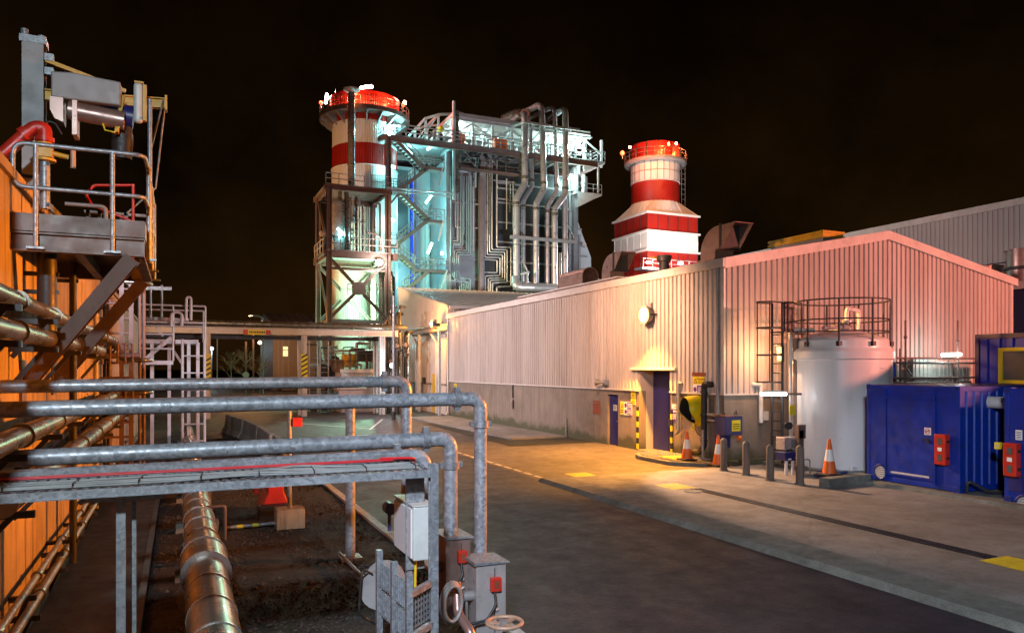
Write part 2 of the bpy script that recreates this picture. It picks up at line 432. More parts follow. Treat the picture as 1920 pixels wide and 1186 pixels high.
M['glassdark'] = surf('dark_glass', (.10,.10,.09), .1, 0, .1, 2)
M['e_sodium'] = emit('sodium_lens', (1,.58,.20), 22)
M['e_white'] = emit('white_tube', (.9,1,.97), 9)
M['e_cyan'] = emit('cyan_tube', (.62,1,.95), 7)
M['e_warm'] = emit('warm_tube', (1,.93,.78), 8)
M['e_amber'] = emit('amber_bulkhead', (1,.50,.08), 6)
M['e_red'] = emit('red_beacon', (1,.06,.02), 12)
M['e_window'] = emit('lit_window', (1,.78,.35), 1.3)
M['e_blue'] = emit('blue_lamp', (.6,.85,1), 6)

def light(loc, power, col, rad=.12, parent=None, spot=None, target=None, blend=.6):
    ld = bpy.data.lights.new('light_source', 'SPOT' if spot else 'POINT')
    ld.energy = power; ld.color = col; ld.shadow_soft_size = rad
    o = bpy.data.objects.new('light_source', ld); C.objects.link(o); o.location = loc
    if spot:
        ld.spot_size = math.radians(spot); ld.spot_blend = blend
        d = Vector(target) - Vector(loc); o.rotation_euler = d.to_track_quat('-Z', 'Y').to_euler()
    if parent is not None:
        o.location = Vector(loc) - parent.location; o.parent = parent
    return o
SOD = (1,.40,.07); CYAN = (.26,.88,.92); COOL = (.78,.92,1); PINK = (1,.40,.24); WHITE = (.92,.97,1); GREEN = (.45,1,.62)

def rails(mb, pts, h=1.05, r=.025, mids=(.55,), step=1.5, n=6, posts=True):
    """handrail over a polyline of floor points"""
    P = [Vector(p) for p in pts]
    for hh in (h,) + tuple(h*m for m in mids):
        mb.tube([p + V(0,0,hh) for p in P], r, n)
    if posts:
        for a, b in zip(P, P[1:]):
            k = max(1, round((b-a).length / step))
            for i in range(k+1):
                q = a + (b-a)*(i/k); mb.tube([q, q + V(0,0,h)], r, n)
    return mb
# ================================================================ THE SETTING
WX, WY0, WY1 = 16.2, 19.36, 46.4           # long wall of the near building, its two ends
BX = -1.75                                  # face of the concrete bund wall
b = MB(); b.sheet([(-900,-300),(900,-300),(900,1500),(-900,1500)], -.06); struct('ground', b, M['earth'])
b = MB(); b.sheet([(-6,36),(140,36),(140,130),(-40,130),(-40,50),(-6,50)], -.012); struct('yard_paving', b, M['asphalt2'])
b = MB(); b.sheet([(3.6,-12),(9.35,-12),(9.35,18.6),(16.3,18.6),(16.3,60),(2.4,60),(2.4,40),(3.6,22)], 0); struct('road', b, M['asphalt'])
b = MB(); b.sheet([(9.36,18.61),(16.3,18.61),(16.3,30.5),(14.5,30.5),(9.36,29)], .004); struct('forecourt', b, M['forecourt'])
b = MB(); b.box(9.3,60,-12,18.6,-.05,.075)
struct('concrete_apron', b, M['apron'])
b = MB()
b.prism([(9.12,.0),(9.24,.095),(9.95,.10),(9.95,.0)], (0,-12,0), (0,30.7,0), (1,0,0), (0,0,1)); struct('apron_kerb', b, M['kerb'])
b = MB(); b.sheet([(BX,-12),(-.45,-12),(-.45,42),(BX,42)], .0); struct('walkway', b, M['walk'])
b = MB(); b.box(-.5,-.41,-12,34,-.05,.07); struct('walkway_kerb', b, M['kerb'])
b = MB(); n = 40
vs = []; fs = []
for j in range(n+1):
    for i in range(13):
        x = -.41 + 4.0*i/12; y = -8 + 44*j/n
        z = -.03 + (random.uniform(-.035,.035) if 0 < i < 12 else 0)
        vs.append((x,y,z))
for j in range(n):
    for i in range(12): fs.append((j*13+i, j*13+i+1, (j+1)*13+i+1, (j+1)*13+i))
b.add(vs, fs, True); g = b.build('gravel_bed', M['gravel']); g['kind'] = 'structure'
# loose stones of the gravel bed
b = MB()
for k in range(11000):
    y = 6 + 22*random.random()**1.3; x = random.uniform(-.38, 3.5)
    r = random.uniform(.012, .034)*(1 if random.random() < .93 else 1.8); z = -.025 + random.uniform(-.01,.012)
    a = random.random()*6.28; q = []
    for dx, dy, dz in ((1,0,0),(-1,0,0),(0,1,0),(0,-1,0),(0,0,1),(0,0,-.5)):
        f = r*random.uniform(.7,1.25)
        q.append((x+f*(dx*math.cos(a)-dy*math.sin(a)), y+f*(dx*math.sin(a)+dy*math.cos(a)), z+f*dz*.7))
    b.add(q, [(0,2,4),(2,1,4),(1,3,4),(3,0,4),(2,0,5),(1,2,5),(3,1,5),(0,3,5)])
g = b.build('loose_gravel', M['stone']); g['kind'] = 'stuff'; g['label'] = 'dark loose gravel between the walkway and the road'
b = MB(); b.box(3.58,3.74,-12,24,-.05,.03); struct('road_edging', b, M['whitepaint'])
# pavement strip and verge beside the long wall
b = MB(); b.box(13.4,16.15,30,46,-.03,.07); struct('pavement', b, M['apron'])
b = MB(); b.sheet([(12.2,27.5),(16.15,27.5),(16.15,29.9),(13.2,29.9),(13.2,41),(12.7,41)], .012); struct('verge', b, M['earth'])
# painted markings
b = MB()
y = 19.2
while y < 27.6: b.sheet([(9.5,y),(9.6,y),(9.6,y+.55),(9.5,y+.55)], .005); y += .75
b.sheet([(8.9,38),(9.02,38),(11.6,45.5),(11.48,45.5)], .005)
b.sheet([(5.2,46),(5.32,46),(9.3,38.2),(9.18,38.2)], .005)
struct('road_markings', b, M['whitepaint'])
b = MB()
for (px,py) in ((1110,890),(1265,911),(1912,1057)):
    c = PZ(px,py,.08); c.y = c.y+.6 if 18 < c.y < 19.2 else c.y; z = .009 if c.y > 18.6 else .080
    b.sheet([(c.x-.36,c.y-.42),(c.x+.36,c.y-.42),(c.x+.36,c.y+.42),(c.x-.36,c.y+.42)], z)
struct('yellow_markings', b, M['yellowpaint'])

# drain channel across the apron: an iron grate made of slots
t = thing('drain_channel', 'long dark slotted iron drain set into the concrete apron', 'drain', (12.05,11.7,.075))
b = MB(); b.box(11.9,12.2,7.9,15.5,.076,.080); b.build('channel', M['black'], t)
b = MB()
y = 7.92
while y < 15.45: b.box(11.92,12.18,y,y+.035,.080,.0875); y += .07
for x in (11.9,12.04,12.17): b.box(x,x+.03,7.9,15.5,.0802,.0885)
b.build('grate', M['dark'], t)
t = thing('drain_cover', 'round grey manhole cover at the end of the slotted drain', 'manhole cover', (11.6,15.9,.075))
b = MB(); b.lathe(11.75,15.2,[(0,.092),(.2,.092),(.23,.086),(.23,.075)],20); b.build('lid', M['kerb'], t)

# ================================================================ BUND WALL (left)
t = thing('bund_wall', 'tall orange lit concrete bund wall beside the walkway', 'wall', (BX-.2,18,0))
b = MB()
y = -4.0
while y < 41.9:
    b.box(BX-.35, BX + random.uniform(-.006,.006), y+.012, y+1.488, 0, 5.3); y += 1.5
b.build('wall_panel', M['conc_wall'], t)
b = MB(); b.box(BX-.35, BX-.02, -4, 42, 0, 5.28); b.build('joint_fill', M['dark'], t)
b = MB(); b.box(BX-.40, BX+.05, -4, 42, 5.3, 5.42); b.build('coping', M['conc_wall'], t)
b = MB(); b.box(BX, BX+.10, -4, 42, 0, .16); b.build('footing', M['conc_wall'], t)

# pipes clamped along the wall
def wall_pipe(label, x, z, r, y0, y1, mat, name='wall_pipe', jog=None):
    t = thing(name, label, 'pipe', (x,(y0+y1)/2,z))
    b = MB(); b.tube([(x,y0,z),(x,y1,z)] if not jog else jog, r, 12, bend=.2); b.build('pipe', mat, t)
    b = MB(); y = y0 + .4
    while y < y1:
        b.bar((BX+.0,y,z-r-.04),(x+r+.06,y,z-r-.04),.06,.06); b.bar((BX+.03,y,z-r-.45),(x,y,z-r-.06),.05,.05); y += 2.2
    each(b, 'bracket', M['dark'], t)
    b = MB(); y = y0 + 1.1
    while y < y1:
        b.tube([(x,y-.05,z),(x,y+.05,z)], r+.022, 12); y += 2.2
    each(b, 'clamp', M['lag'], t)
    return t
wall_pipe('upper lagged pipe bracketed high on the bund wall', -1.40, 3.80, .075, 3.0, 21, M['lag'])
wall_pipe('thicker lagged pipe just below the upper wall pipe', -1.42, 3.50, .095, 3.0, 17, M['lag'])
wall_pipe('brown pipe on the bund wall at knee height of the pipe crossing', -1.38, 2.50, .10, 3.0, 24, M['lag'])
wall_pipe('lowest large brown pipe on the bund wall below the crossing pipes', -1.36, 2.0, .12, 7.5, 26, M['lag'])
wall_pipe('thin conduit low on the bund wall above its footing', -1.58, .62, .04, 3.0, 30, M['galvs'], 'wall_conduit')
wall_pipe('second thin conduit right above the bund wall footing', -1.55, .40, .05, 3.0, 30, M['galvs'], 'wall_conduit')
# vertical pipes and strut rails on the wall
for px, w, z0, z1, Y, mat, lab in ((88,.11,3.55,4.6,10.9,'dark','dark vertical drop pipe under the access platform'),
        (137,.05,.3,4.7,12.6,'dark','slim dark strut rail standing on the bund wall below the platform'),
        (205,.06,.2,4.9,21.0,'steelbrown','brown upright pipe on the bund wall beside the far cage ladder'),
        (180,.05,.2,4.6,17.8,'steelgrey','grey vertical conduit on the bund wall past the platform brace')):
    a, c = ray(px); X = max(BX+.12, Y*a/c)
    t = thing('riser_pipe', lab, 'pipe', (X,Y,z0))
    bb = MB(); bb.tube([(X,Y,z0),(X,Y,z1)], w, 10); bb.build('pipe', M[mat], t)
    bb = MB()
    for z in (z0+.3, (z0+z1)/2, z1-.3): bb.box(BX, X+w+.02, Y-.03, Y+.03, z, z+.05)
    bb.build('clip', M['dark'], t)

# ---------------------------------------------------------------- access platform on the wall
PY0, PY1, PXR, PZF = 10.1, 13.0, -.38, 4.78
t = thing('access_platform', 'steel access platform cantilevered from the bund wall with looped handrails', 'platform', (-1.05,11.5,4.4))
b = MB(); b.box(BX-.6,PXR-.02,PY0+.02,PY1-.02,PZF-.05,PZF); b.build('floor_plate', M['steelbrown'], t)
b = MB()
b.ibeam((BX,PY0+.05,PZF-.17),(PXR,PY0+.05,PZF-.17),.12,.22); b.ibeam((BX,PY1-.05,PZF-.17),(PXR,PY1-.05,PZF-.17),.12,.22)
b.ibeam((PXR-.06,PY0+.12,PZF-.17),(PXR-.06,PY1-.12,PZF-.17),.12,.22)
b.ibeam((-1.1,PY0+.12,PZF-.17),(-1.1,PY1-.12,PZF-.17),.10,.20)
b.build('floor_beam', M['steelbrown'], t)
b = MB(); b.box(BX-.1,PXR,PY0-.012,PY0-.002,PZF-.05,PZF+.15); b.box(PXR,PXR+.01,PY0,PY1,PZF-.05,PZF+.15); b.build('toe_board', M['steelbrown'], t)
def handrail(X0, X1, Y, z0):
    bb = MB(); zt, zm = z0+1.0, z0+.5
    bb.tube([(X0+.35,Y-.04,zm),(X0,Y-.04,zm),(X0,Y-.04,zt),(X1,Y-.04,zt),(X1+.02,Y+.5,zt)], .026, 10, bend=.14)
    bb.tube([(X0+.1,Y-.04,zm),(X1,Y-.04,zm),(X1+.02,Y+.5,zm)], .024, 10, bend=.12)
    return bb
b = handrail(-1.72, PXR, PY0, PZF-.06); b.tube([(PXR+.02,PY0+.45,PZF+.94),(PXR+.02,PY1,PZF+.94)],.025,8); b.tube([(PXR+.02,PY0+.45,PZF+.44),(PXR+.02,PY1,PZF+.44)],.025,8)
each(b, 'handrail', M['galvs'], t)
for X, Y in ((-1.50,PY0-.04),(-.72,PY0-.04),(PXR+.03,PY0+.5),(PXR+.03,PY0+1.7),(PXR+.03,PY1)):
    bb = MB(); bb.tube([(X,Y,PZF-.26),(X,Y,PZF+.94)],.027,10); bb.box(X-.09,X+.09,Y-.03,Y+.03,PZF-.26,PZF-.235); bb.build('stanchion', M['galvs'], t)
for Y in (PY0+.07, PY1-.07):
    bb = MB(); p, q = V(BX+.04,Y+.6 if Y < 11 else Y+.3,2.95), V(PXR-.12,Y,PZF-.28)
    bb.ibeam(p, q, .17, .20, .016, up=(0,1,0)); bb.box(BX,BX+.03,p.y-.16,p.y+.16,2.75,3.25); bb.build('brace', M['steelbrown'], t)
b = MB(); Yg = PY1-.25
b.tube([PY(250,347,Yg),PY(176,347,Yg),PY(160,364,Yg),PY(172,384,Yg),PY(250,416,Yg)],.022,8,bend=.08); b.tube([PY(249,345,Yg),PY(249,420,Yg)],.02,8); b.build('safety_gate', M['red'], t)
b = MB()
for px in (165,187,211,236):
    p = PY(px,420,PY1-.1); b.bar((p.x,p.y,PZF),(p.x,p.y,PZF+.75),.05,.05)
b.bar((-1.3,PY1-.1,PZF+.73),(PXR,PY1-.1,PZF+.73),.05,.04); each(b, 'rear_upright', M['steelbrown'], t)
b = MB(); b.box(-1.55,-.95,11.8,12.6,PZF+.1,PZF+.16); b.tube([(-1.5,12.5,PZF+.75),(-.98,12.5,PZF+.75),(-.98,12.5,PZF)],.03,8,bend=.08); b.tube([(-1.5,11.9,PZF),(-1.5,11.9,PZF+.12)],.03,8); b.build('step', M['steelgrey'], t)
b = MB(); b.tube([PY(281,186,PY0+1.3),PY(281,494,PY0+1.3)],.028,8); b.build('lamp_pole', M['galvs'], t)
b = MB(); p0 = PY(310,190,12.5)
b.tube([p0, V(PXR+.05,PY1,PZF+1.2), V(-1.2,PY1-.1,PZF+.25)],.014,6); b.tube([p0+V(-.03,0,0), PY(283,280,11.5)],.012,6); each(b, 'stay_rod', M['galvs'], t)
# davit with hoist
Yd = 12.5
t = thing('davit_crane', 'galvanised davit column with yellow jib beam above the access platform', 'crane', (-1.88,Yd,PZF))
b = MB(); b.ibeam((-1.88,Yd,4.5),(-1.88,Yd,7.78),.26,.26,.02); each(b, 'column', M['steelgrey'], t)
b = MB(); b.box(-2.04,-1.72,Yd-.14,Yd+.14,7.74,7.84)
for z in (7.35,7.55): b.box(-1.78,-1.64,Yd-.05,Yd+.05,z,z+.10)
b.tube([(-1.98,Yd-.1,7.84),(-1.98,Yd-.1,7.92)],.05,8); b.tube([(-1.8,Yd+.1,7.84),(-1.8,Yd+.1,7.93)],.06,8); each(b, 'head_bracket', M['galvs'], t)
b = MB(); b.ibeam((-1.75,Yd,7.06),(-.17,Yd,7.16),.11,.15,.014); b.box(-.19,-.16,Yd-.08,Yd+.08,7.05,7.27); b.build('jib_beam', M['yellow'], t)
b = MB(); b.bar((-1.74,Yd,7.56),(-.72,Yd,7.27),.05,.055); b.box(-.98,-.93,Yd-.02,Yd+.02,7.1,7.36); b.build('tie_bar', M['yellow'], t)
b = MB(); b.bar((-1.86,Yd-.1,5.65),(-1.05,PY1-.2,PZF),.07,.07); b.bar((-1.95,Yd-.2,5.6),(-2.35,Yd-.3,5.1),.06,.06); b.build('raking_strut', M['galvs'], t)
t = thing('chain_hoist', 'boxy cream electric hoist hanging from the yellow jib', 'hoist', (-1.2,Yd-.15,6.6))
b = MB(); b.prism([(0,0),(.86,0),(.86,.34),(.26,.38),(0,.36)], (-1.62,Yd-.42,6.92), (0,.30,0), (1,0,0), (0,0,1)); b.build('cover', M['steelgrey'], t, bevel=.02)
b = MB(); b.prism([(0,.3),(0,.12),(.06,0),(.16,-.04),(.16,.3)], (-1.63,Yd-.44,6.62), (0,.30,0), (1,0,0), (0,0,1)); b.box(-1.36,-1.30,Yd-.46,Yd-.16,6.42,6.9); b.build('guard', M['copper'], t)
b = MB(); b.tube([(-1.42,Yd-.3,6.80),(-.72,Yd-.3,6.74)],.13,16); b.build('motor', M['copper'], t)
b = MB(); b.bar((-.82,Yd-.3,6.55),(-.74,Yd-.25,7.1),.05,.12); b.build('hanger', M['yellow'], t)
b = MB(); b.tube([PY(190,225,Yd-.35),PY(197,244,Yd-.35),PY(215,248,Yd-.35),PY(232,228,Yd-.35)],.012,6); b.build('pendant_cable', M['signyellow'], t)
t = thing('hoist_bag', 'black chain bag and hanging sleeve under the jib end', 'bag', (-.85,Yd,6.0))
b = MB(); p = PY(222,215,Yd-.1); b.tube([p+V(-.22,0,.02),p+V(.20,0,-.02)],[.15,.17],14); b.build('bag_body', M['bluedark'], t)
b = MB(); q = PY(228,236,Yd-.1); vs = []
for j in range(5):
    for i in range(10):
        a = 2*PI*i/10; rr = .13+.02*math.sin(i*3+j)
        vs.append((q.x+rr*math.cos(a)*(1+.03*j), q.y+rr*.6*math.sin(a), q.z-.12*j))
b.add(vs, [(j*10+i, j*10+(i+1) % 10, (j+1)*10+(i+1) % 10, (j+1)*10+i) for j in range(4) for i in range(10)], True); b.build('sleeve', M['black'], t)
t = thing('platform_floodlight', 'upright pale fluorescent light fitting at the jib end', 'lamp', PY(261,235,Yd-.3))
p = PY(261,196,Yd-.3); b = MB(); b.box(p.x-.07,p.x+.05,p.y-.1,p.y+.0,p.z-.29,p.z+.29); b.build('diffuser', M['cabgrey'], t, bevel=.04)
b = MB(); b.box(p.x+.05,p.x+.10,p.y-.09,p.y-.0,p.z-.25,p.z+.27); b.box(p.x-.06,p.x+.06,p.y-.09,p.y-.02,p.z+.285,p.z+.31); b.build('housing', M['yellow'], t)
# red monitor pipe with valve
t = thing('fire_monitor', 'red bent pipe with a brass coloured valve behind the platform rail', 'pipe', PY(85,330,11.4))
b = MB(); Ym = 11.4
b.tube([PY(-40,330,Ym),PY(48,252,Ym),PY(66,238,Ym),PY(84,240,Ym),PY(84,270,Ym)],.085,14,bend=.12); b.build('pipe', M['red'], t)
b = MB()
for (px,py) in ((48,252),(84,262)):
    p = PY(px,py,Ym); b.tube([p+V(-.03,0,-.03),p+V(.03,0,.03)] if px < 60 else [p+V(0,0,-.03),p+V(0,0,.03)],.11,14)
each(b, 'flange', M['red'], t)
b = MB(); p = PY(84,284,Ym); b.box(p.x-.10,p.x+.09,p.y-.08,p.y+.08,p.z-.08,p.z+.08); b.tube([p,PY(128,295,Ym)],.035,8); b.lathe(p.x,p.y,[(.0,p.z-.10),(.13,p.z-.10),(.13,p.z-.13),(0,p.z-.13)],14); b.lathe(p.x,p.y,[(.0,p.z+.10),(.12,p.z+.10),(.12,p.z+.08),(0,p.z+.08)],14); b.build('valve_body', M['yellow'], t)
b = MB(); q = PY(137,297,Ym); b.tube([q+V(0,0.0,-.13),q+V(0,.0,.13)],.032,8); b.build('valve_handle', M['handwheel'], t)
b = MB(); b.tube([p+V(0,0,-.1),p+V(0,0,-.75)],.06,10); b.build('riser', M['galvs'], t)
b = MB(); b.tube([PY(84,238,Ym),PY(90,226,Ym),PY(104,232,Ym),PY(116,252,Ym)],.014,6,bend=.05); b.build('hose', M['black'], t)

# cage ladder further along the wall
Yl = 20.5
t = thing('cage_ladder', 'rusty brown hooped ladder frame against the orange bund wall', 'ladder', (-1.2,Yl,0))
b = MB()
for px in (228,246): p = PY(px,700,Yl); b.bar((p.x,Yl,0),(p.x,Yl,5.6),.10,.10)
for px in (196,262,270): p = PY(px,700,Yl+.4); b.tube([(max(p.x,BX+.05),Yl+.4,0),(max(p.x,BX+.05),Yl+.4,5.2)],.04,8)
each(b, 'upright', M['steelbrown'], t)
b = MB(); z = .4
while z < 5.2:
    b.tube([(-1.72,Yl-.02,z),(-1.0,Yl-.02,z)],.03,6); z += .36
each(b,'rung', M['steelbrown'], t)
b = MB()
for z in (2.55,3.35,5.25): b.tube([(-1.2,Yl-.05,z),(-.72,Yl-.05,z),(-.62,Yl+.3,z),(-.8,Yl+.6,z),(-1.2,Yl+.6,z)],.05,8,bend=.15)
each(b, 'hoop', M['lag'], t)
for z, lab in ((2.45,'clutter of brown valves on the bund wall at the foot of the cage ladder'),(3.45,'row of small rusty valves higher up beside the cage ladder')):
    t = thing('valve_manifold', lab, 'valves', (-1.45,Yl+.2,z))
    b = MB(); b.tube([(BX,Yl-.3,z),(-.85,Yl-.3,z)],.07,8); b.build('header', M['steelbrown'], t)
    for k in range(5):
        x = -1.65+.16*k; bb = MB(); bb.tube([(x,Yl-.35,z-.2),(x,Yl-.35,z+.28)],.03,6); bb.lathe(x,Yl-.35,[(0,z+.3),(.07,z+.3),(.07,z+.27),(0,z+.27)],10); bb.build('valve', M['steelbrown'], t)

# galvanised loading gantry beyond the wall's end
Yq = 30.0
t = thing('loading_gantry', 'pale galvanised loading gantry with railed platforms at the end of the bund wall', 'gantry', PY(330,740,Yq))
def Q(px,py,dy=0): return PY(px,py,Yq+dy)
b = MB()
b.box(Q(262,0).x,Q(372,0).x,Yq,Yq+2.6,4.05,4.20); b.box(Q(262,0).x,Q(325,0).x,Yq-.6,Yq,3.28,3.42); b.build('deck', M['steellight'], t)
b = MB()
for px in (285,354,371): x = Q(px,0).x; b.bar((x,Yq+.1,0),(x,Yq+.1,4.1),.12,.12)
for px in (316,): x = Q(px,0).x; b.bar((x,Yq+2.3,0),(x,Yq+2.3,4.1),.12,.12)
each(b, 'column', M['steellight'], t)
b = MB(); b.bar(Q(268,676),Q(322,632),.13,.13); b.bar(Q(314,640,1),Q(343,684,1),.09,.09); b.bar(Q(290,610,1.5),Q(306,630,1.5),.08,.08); b.bar(Q(262,596,1),Q(354,600,1),.14,.12); each(b, 'brace', M['steellight'], t)
b = MB(); xl, xr = Q(262,0).x, Q(385,0).x
rails(b,[(xl,Yq+.02,4.2),(xr,Yq+.02,4.2)],1.25,.035,(.5,),.9); rails(b,[(xl,Yq+2.5,4.2),(xr,Yq+2.5,4.2)],1.25,.035,(.5,),.9)
rails(b,[(xl,Yq-.55,3.42),(Q(325,0).x,Yq-.55,3.42)],.95,.035,(.45,),.8); each(b, 'handrail', M['steellight'], t)
b = MB()
for px0, px1, yt, yb in ((321,341,585,612),(349,358,557,600)):
    b.tube([Q(px0,yb,-.1),Q(px0,yt,-.1),Q(px1,yt,-.1),Q(px1,yb,-.1)],.05,8,bend=.2)
each(b, 'hoop', M['steellight'], t)
b = MB()
for px in (342,383): x = Q(px,0).x; b.tube([(x,Yq-.4,0),(x,Yq-.4,4.2)],.05,8)
z = .5
while z < 4: b.tube([(Q(342,0).x,Yq-.4,z),(Q(385,0).x,Yq-.4,z)],.03,6); z += .62
b.build('ladder', M['steellight'], t)
t = thing('gantry_light', 'unlit strip light on twin posts above the galvanised gantry', 'lamp', Q(293,560))
b = MB()
for px in (282,303): b.tube([Q(px,600,1.2),Q(px,534,1.2)],.045,8)
each(b, 'post', M['galvs'], t)
b = MB(); b.bar(Q(264,540,1.1),Q(322,541,1.1),.16,.13); b.build('strip', M['boxpink'], t)

# ================================================================ CROSSING PIPES over the gravel bed
def crossing(name, label, Y, z, xr, zb, r=.071, x0=-2.6, vert=True, elbow=.17):
    t = thing(name, label, 'pipe', (xr,Y,zb))
    b = MB(); b.tube([(x0,Y,z-.03),(xr-.28,Y,z)], r, 20); b.build('level_run', M['galv'], t)
    b = MB()
    b.tube([(xr-.28,Y,z),(xr,Y,z),(xr,Y,z-.30)], r*1.04, 20, bend=.22, seg=8); b.build('elbow', M['galv'], t)
    for p, q, s in (((xr-.33,Y,z),(xr-.25,Y,z),0),((xr,Y,z-.33),(xr,Y,z-.25),1)):
        bb = MB(); bb.tube([p,q], r*1.28, 20)
        if s: bb.box(xr-r*1.7,xr-r,Y-.03,Y+.03,z-.32,z-.26); bb.box(xr+r,xr+r*1.7,Y-.03,Y+.03,z-.32,z-.26)
        else: bb.box(xr-.32,xr-.26,Y-.03,Y+.03,z-r*1.8,z-r); bb.box(xr-.32,xr-.26,Y-.03,Y+.03,z+r,z+r*1.8)
        bb.build('coupling', M['galvs'], t)
    b = MB(); b.tube([(xr,Y,z-.30),(xr,Y,zb)], r, 20); b.build('drop_leg', M['galv'], t)
    return t
x1 = PY(762,700,9.4).x; crossing('crossing_pipe','farthest galvanised pipe of the crossing, bending down in front of the far kiosk', 9.4, 2.98, x1, .9)
x2 = PY(901,700,8.0).x; crossing('crossing_pipe','longest galvanised pipe, dropping into the stainless enclosure', 8.0, 2.80, x2, 1.02, .075)
x3 = PY(845,700,7.85).x; crossing('crossing_pipe','middle galvanised pipe, dropping onto the brown enclosure', 7.85, 2.37, x3, 1.2, .078)
x4 = PY(797,700,7.25).x; crossing('crossing_pipe','nearest galvanised pipe half hidden behind the cable tray', 7.25, 2.27, x4, 1.5, .07)
t = thing('crossing_pipe','dark pipe running behind the others to the round steel stanchion', 'pipe', (2.5,12.4,2.6))
b = MB(); b.tube([(-1.7,12.4,2.62),(PY(628,745,12.4).x,12.4,2.66)],.075,16); b.build('level_run', M['galv'], t)
b = MB(); x = PY(636,745,12.4).x; b.tube([(x-.08,12.4,2.66),(x+.06,12.4,2.66)],.10,16); b.build('coupling', M['galvs'], t)
pb = PZ(657,1045)
t = thing('steel_stanchion', 'round galvanised stanchion standing in the gravel under the crossing pipes', 'post', (pb.x,pb.y,0))
b = MB(); b.tube([(pb.x,pb.y,-.03),(pb.x,pb.y,2.66)],.082,16); b.build('shaft', M['galv'], t)
b = MB(); b.box(pb.x-.17,pb.x+.17,pb.y-.17,pb.y+.17,-.03,.03); b.tube([(pb.x,pb.y,1.35),(pb.x,pb.y,1.39)],.088,16); b.build('base_plate', M['galvs'], t)
b = MB(); b.box(pb.x-.22,pb.x+.2,pb.y-.15,pb.y+.2,2.6,2.8); b.box(pb.x-.25,pb.x+.23,pb.y-.18,pb.y+.23,2.8,2.83); b.build('cap_box', M['boxpink'], t)

# cable tray in front of the pipes
Yt0, Yt1, zt = 6.22, 7.02, 2.25
xr = PY(818,880,Yt0).x
t = thing('cable_tray', 'galvanised cable tray carrying red and grey cables across the gravel bed', 'cable tray', (0,Yt0,zt))
b = MB(); b.box(-2.2,xr,Yt0,Yt0+.012,zt-.045,zt+.012); b.box(-2.2,xr,Yt0-.02,Yt0,zt-.045,zt-.037); b.box(-2.2,xr,Yt1,Yt1+.012,zt-.02,zt+.075); b.build('side_rail', M['galvs'], t)
b = MB()
x = -2.2
while x < xr-.06: b.box(x,x+.045,Yt0+.012,Yt1,zt,zt+.006); x += .07
for y in (Yt0+.10,Yt0+.3,Yt0+.52,Yt0+.66): b.box(-2.2,xr,y,y+.05,zt+.0002,zt+.0065)
b.build('perforated_floor', M['galvs'], t)
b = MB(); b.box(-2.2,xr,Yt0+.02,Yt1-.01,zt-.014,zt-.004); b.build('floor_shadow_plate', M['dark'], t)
ys_ = [.20,.225,.27,.31,.33,.40,.44]
for k in range(7):
    y = Yt0+ys_[k]; pts = []
    for i in range(40):
        xx = -2.2 + (xr+2.1)*i/39
        bump = math.exp(-((xx-.5-.09*k)/.22)**2)*.11*(k % 3)/2
        pts.append((xx, y+.014*math.sin(xx*2.3+k*1.7)+.008*math.sin(xx*5+k*3)+bump, zt+.018+.008*((k*7) % 3)+.012*math.exp(-((xx-.5-.09*k)/.3)**2)))
    bb = MB(); bb.tube(pts,.0095+.003*(k % 2),6); bb.build('grey_cable', M['greycable'], t)
for k in range(2):
    y = Yt1-.10+.024*k; pts = [(-2.2 + (xr+2.0)*i/22, y+.006*math.sin(i*.9+k), zt+.03+.006*k) for i in range(23)]
    bb = MB(); bb.tube(pts,.0095,6); bb.build('red_cable', M['redcable'], t)
b = MB(); b.box(-2.2,xr,Yt0+.012,Yt0+.10,zt+.008,zt+.016); b.build('front_lip', M['galvs'], t)
b = MB(); x = -2.18
while x < xr-.08: b.box(x,x+.045,Yt0+.035,Yt0+.075,zt+.0162,zt+.0185); x += .075
o = b.build('lip_slots', M['black'], t); o['kind'] = 'stuff'
for k in range(9):
    x = -1.6+.44*k; bb = MB(); bb.tube([(x,Yt0+.17,zt+.01),(x,Yt0+.18,zt+.045),(x+.02,Yt0+.46,zt+.045),(x+.02,Yt0+.47,zt+.01)],.005,5); bb.build('cable_tie', M['black'], t)
b = MB(); p = PY(227,1000,6.5)
b.bar((p.x,6.5,.0),(p.x,6.5,zt-.02),.065,.055); b.bar((p.x+.085,6.62,.0),(p.x+.085,6.62,zt-.02),.03,.03); each(b, 'support_leg', M['galvs'], t)
b = MB(); b.bar((p.x-.25,6.3,zt-.07),(p.x+.3,6.3,zt-.07),.04,.04); b.bar((p.x-.04,6.3,zt-.05),(p.x-.04,6.98,zt-.05),.05,.05); b.build('cross_channel', M['galvs'], t)
b = MB(); b.box(p.x-.14,p.x-.05,6.42,6.5,.15,.55); b.build('junction_box', M['signyellow'], t, bevel=.01)
b = MB(); b.ibeam((xr-.02,Yt0+.02,.05),(xr-.02,Yt0+.02,zt+.07),.07,.075,.012); b.build('end_post', M['galvs'], t)
b = MB(); b.box(xr-.20,xr-.03,Yt0+.25,Yt0+.262,1.35,zt+.0); b.bar((xr-.16,Yt0+.3,1.1),(xr-.16,Yt0+.3,zt),.05,.05); b.build('end_plate', M['galvs'], t)
b = MB(); rp_ = PD(764,900,7.45); pts = [(xr-.32,Yt1-.1,zt+.05),(rp_.x,Yt1-.02,zt+.03),(rp_.x,rp_.y,zt-.1),(rp_.x,rp_.y,.9)]
for k in range(2): b.tube([V(*p)+V(.026*k,.01*k,0) for p in pts],.013,6,bend=.1)
b.build('red_cable', M['redcable'], t)

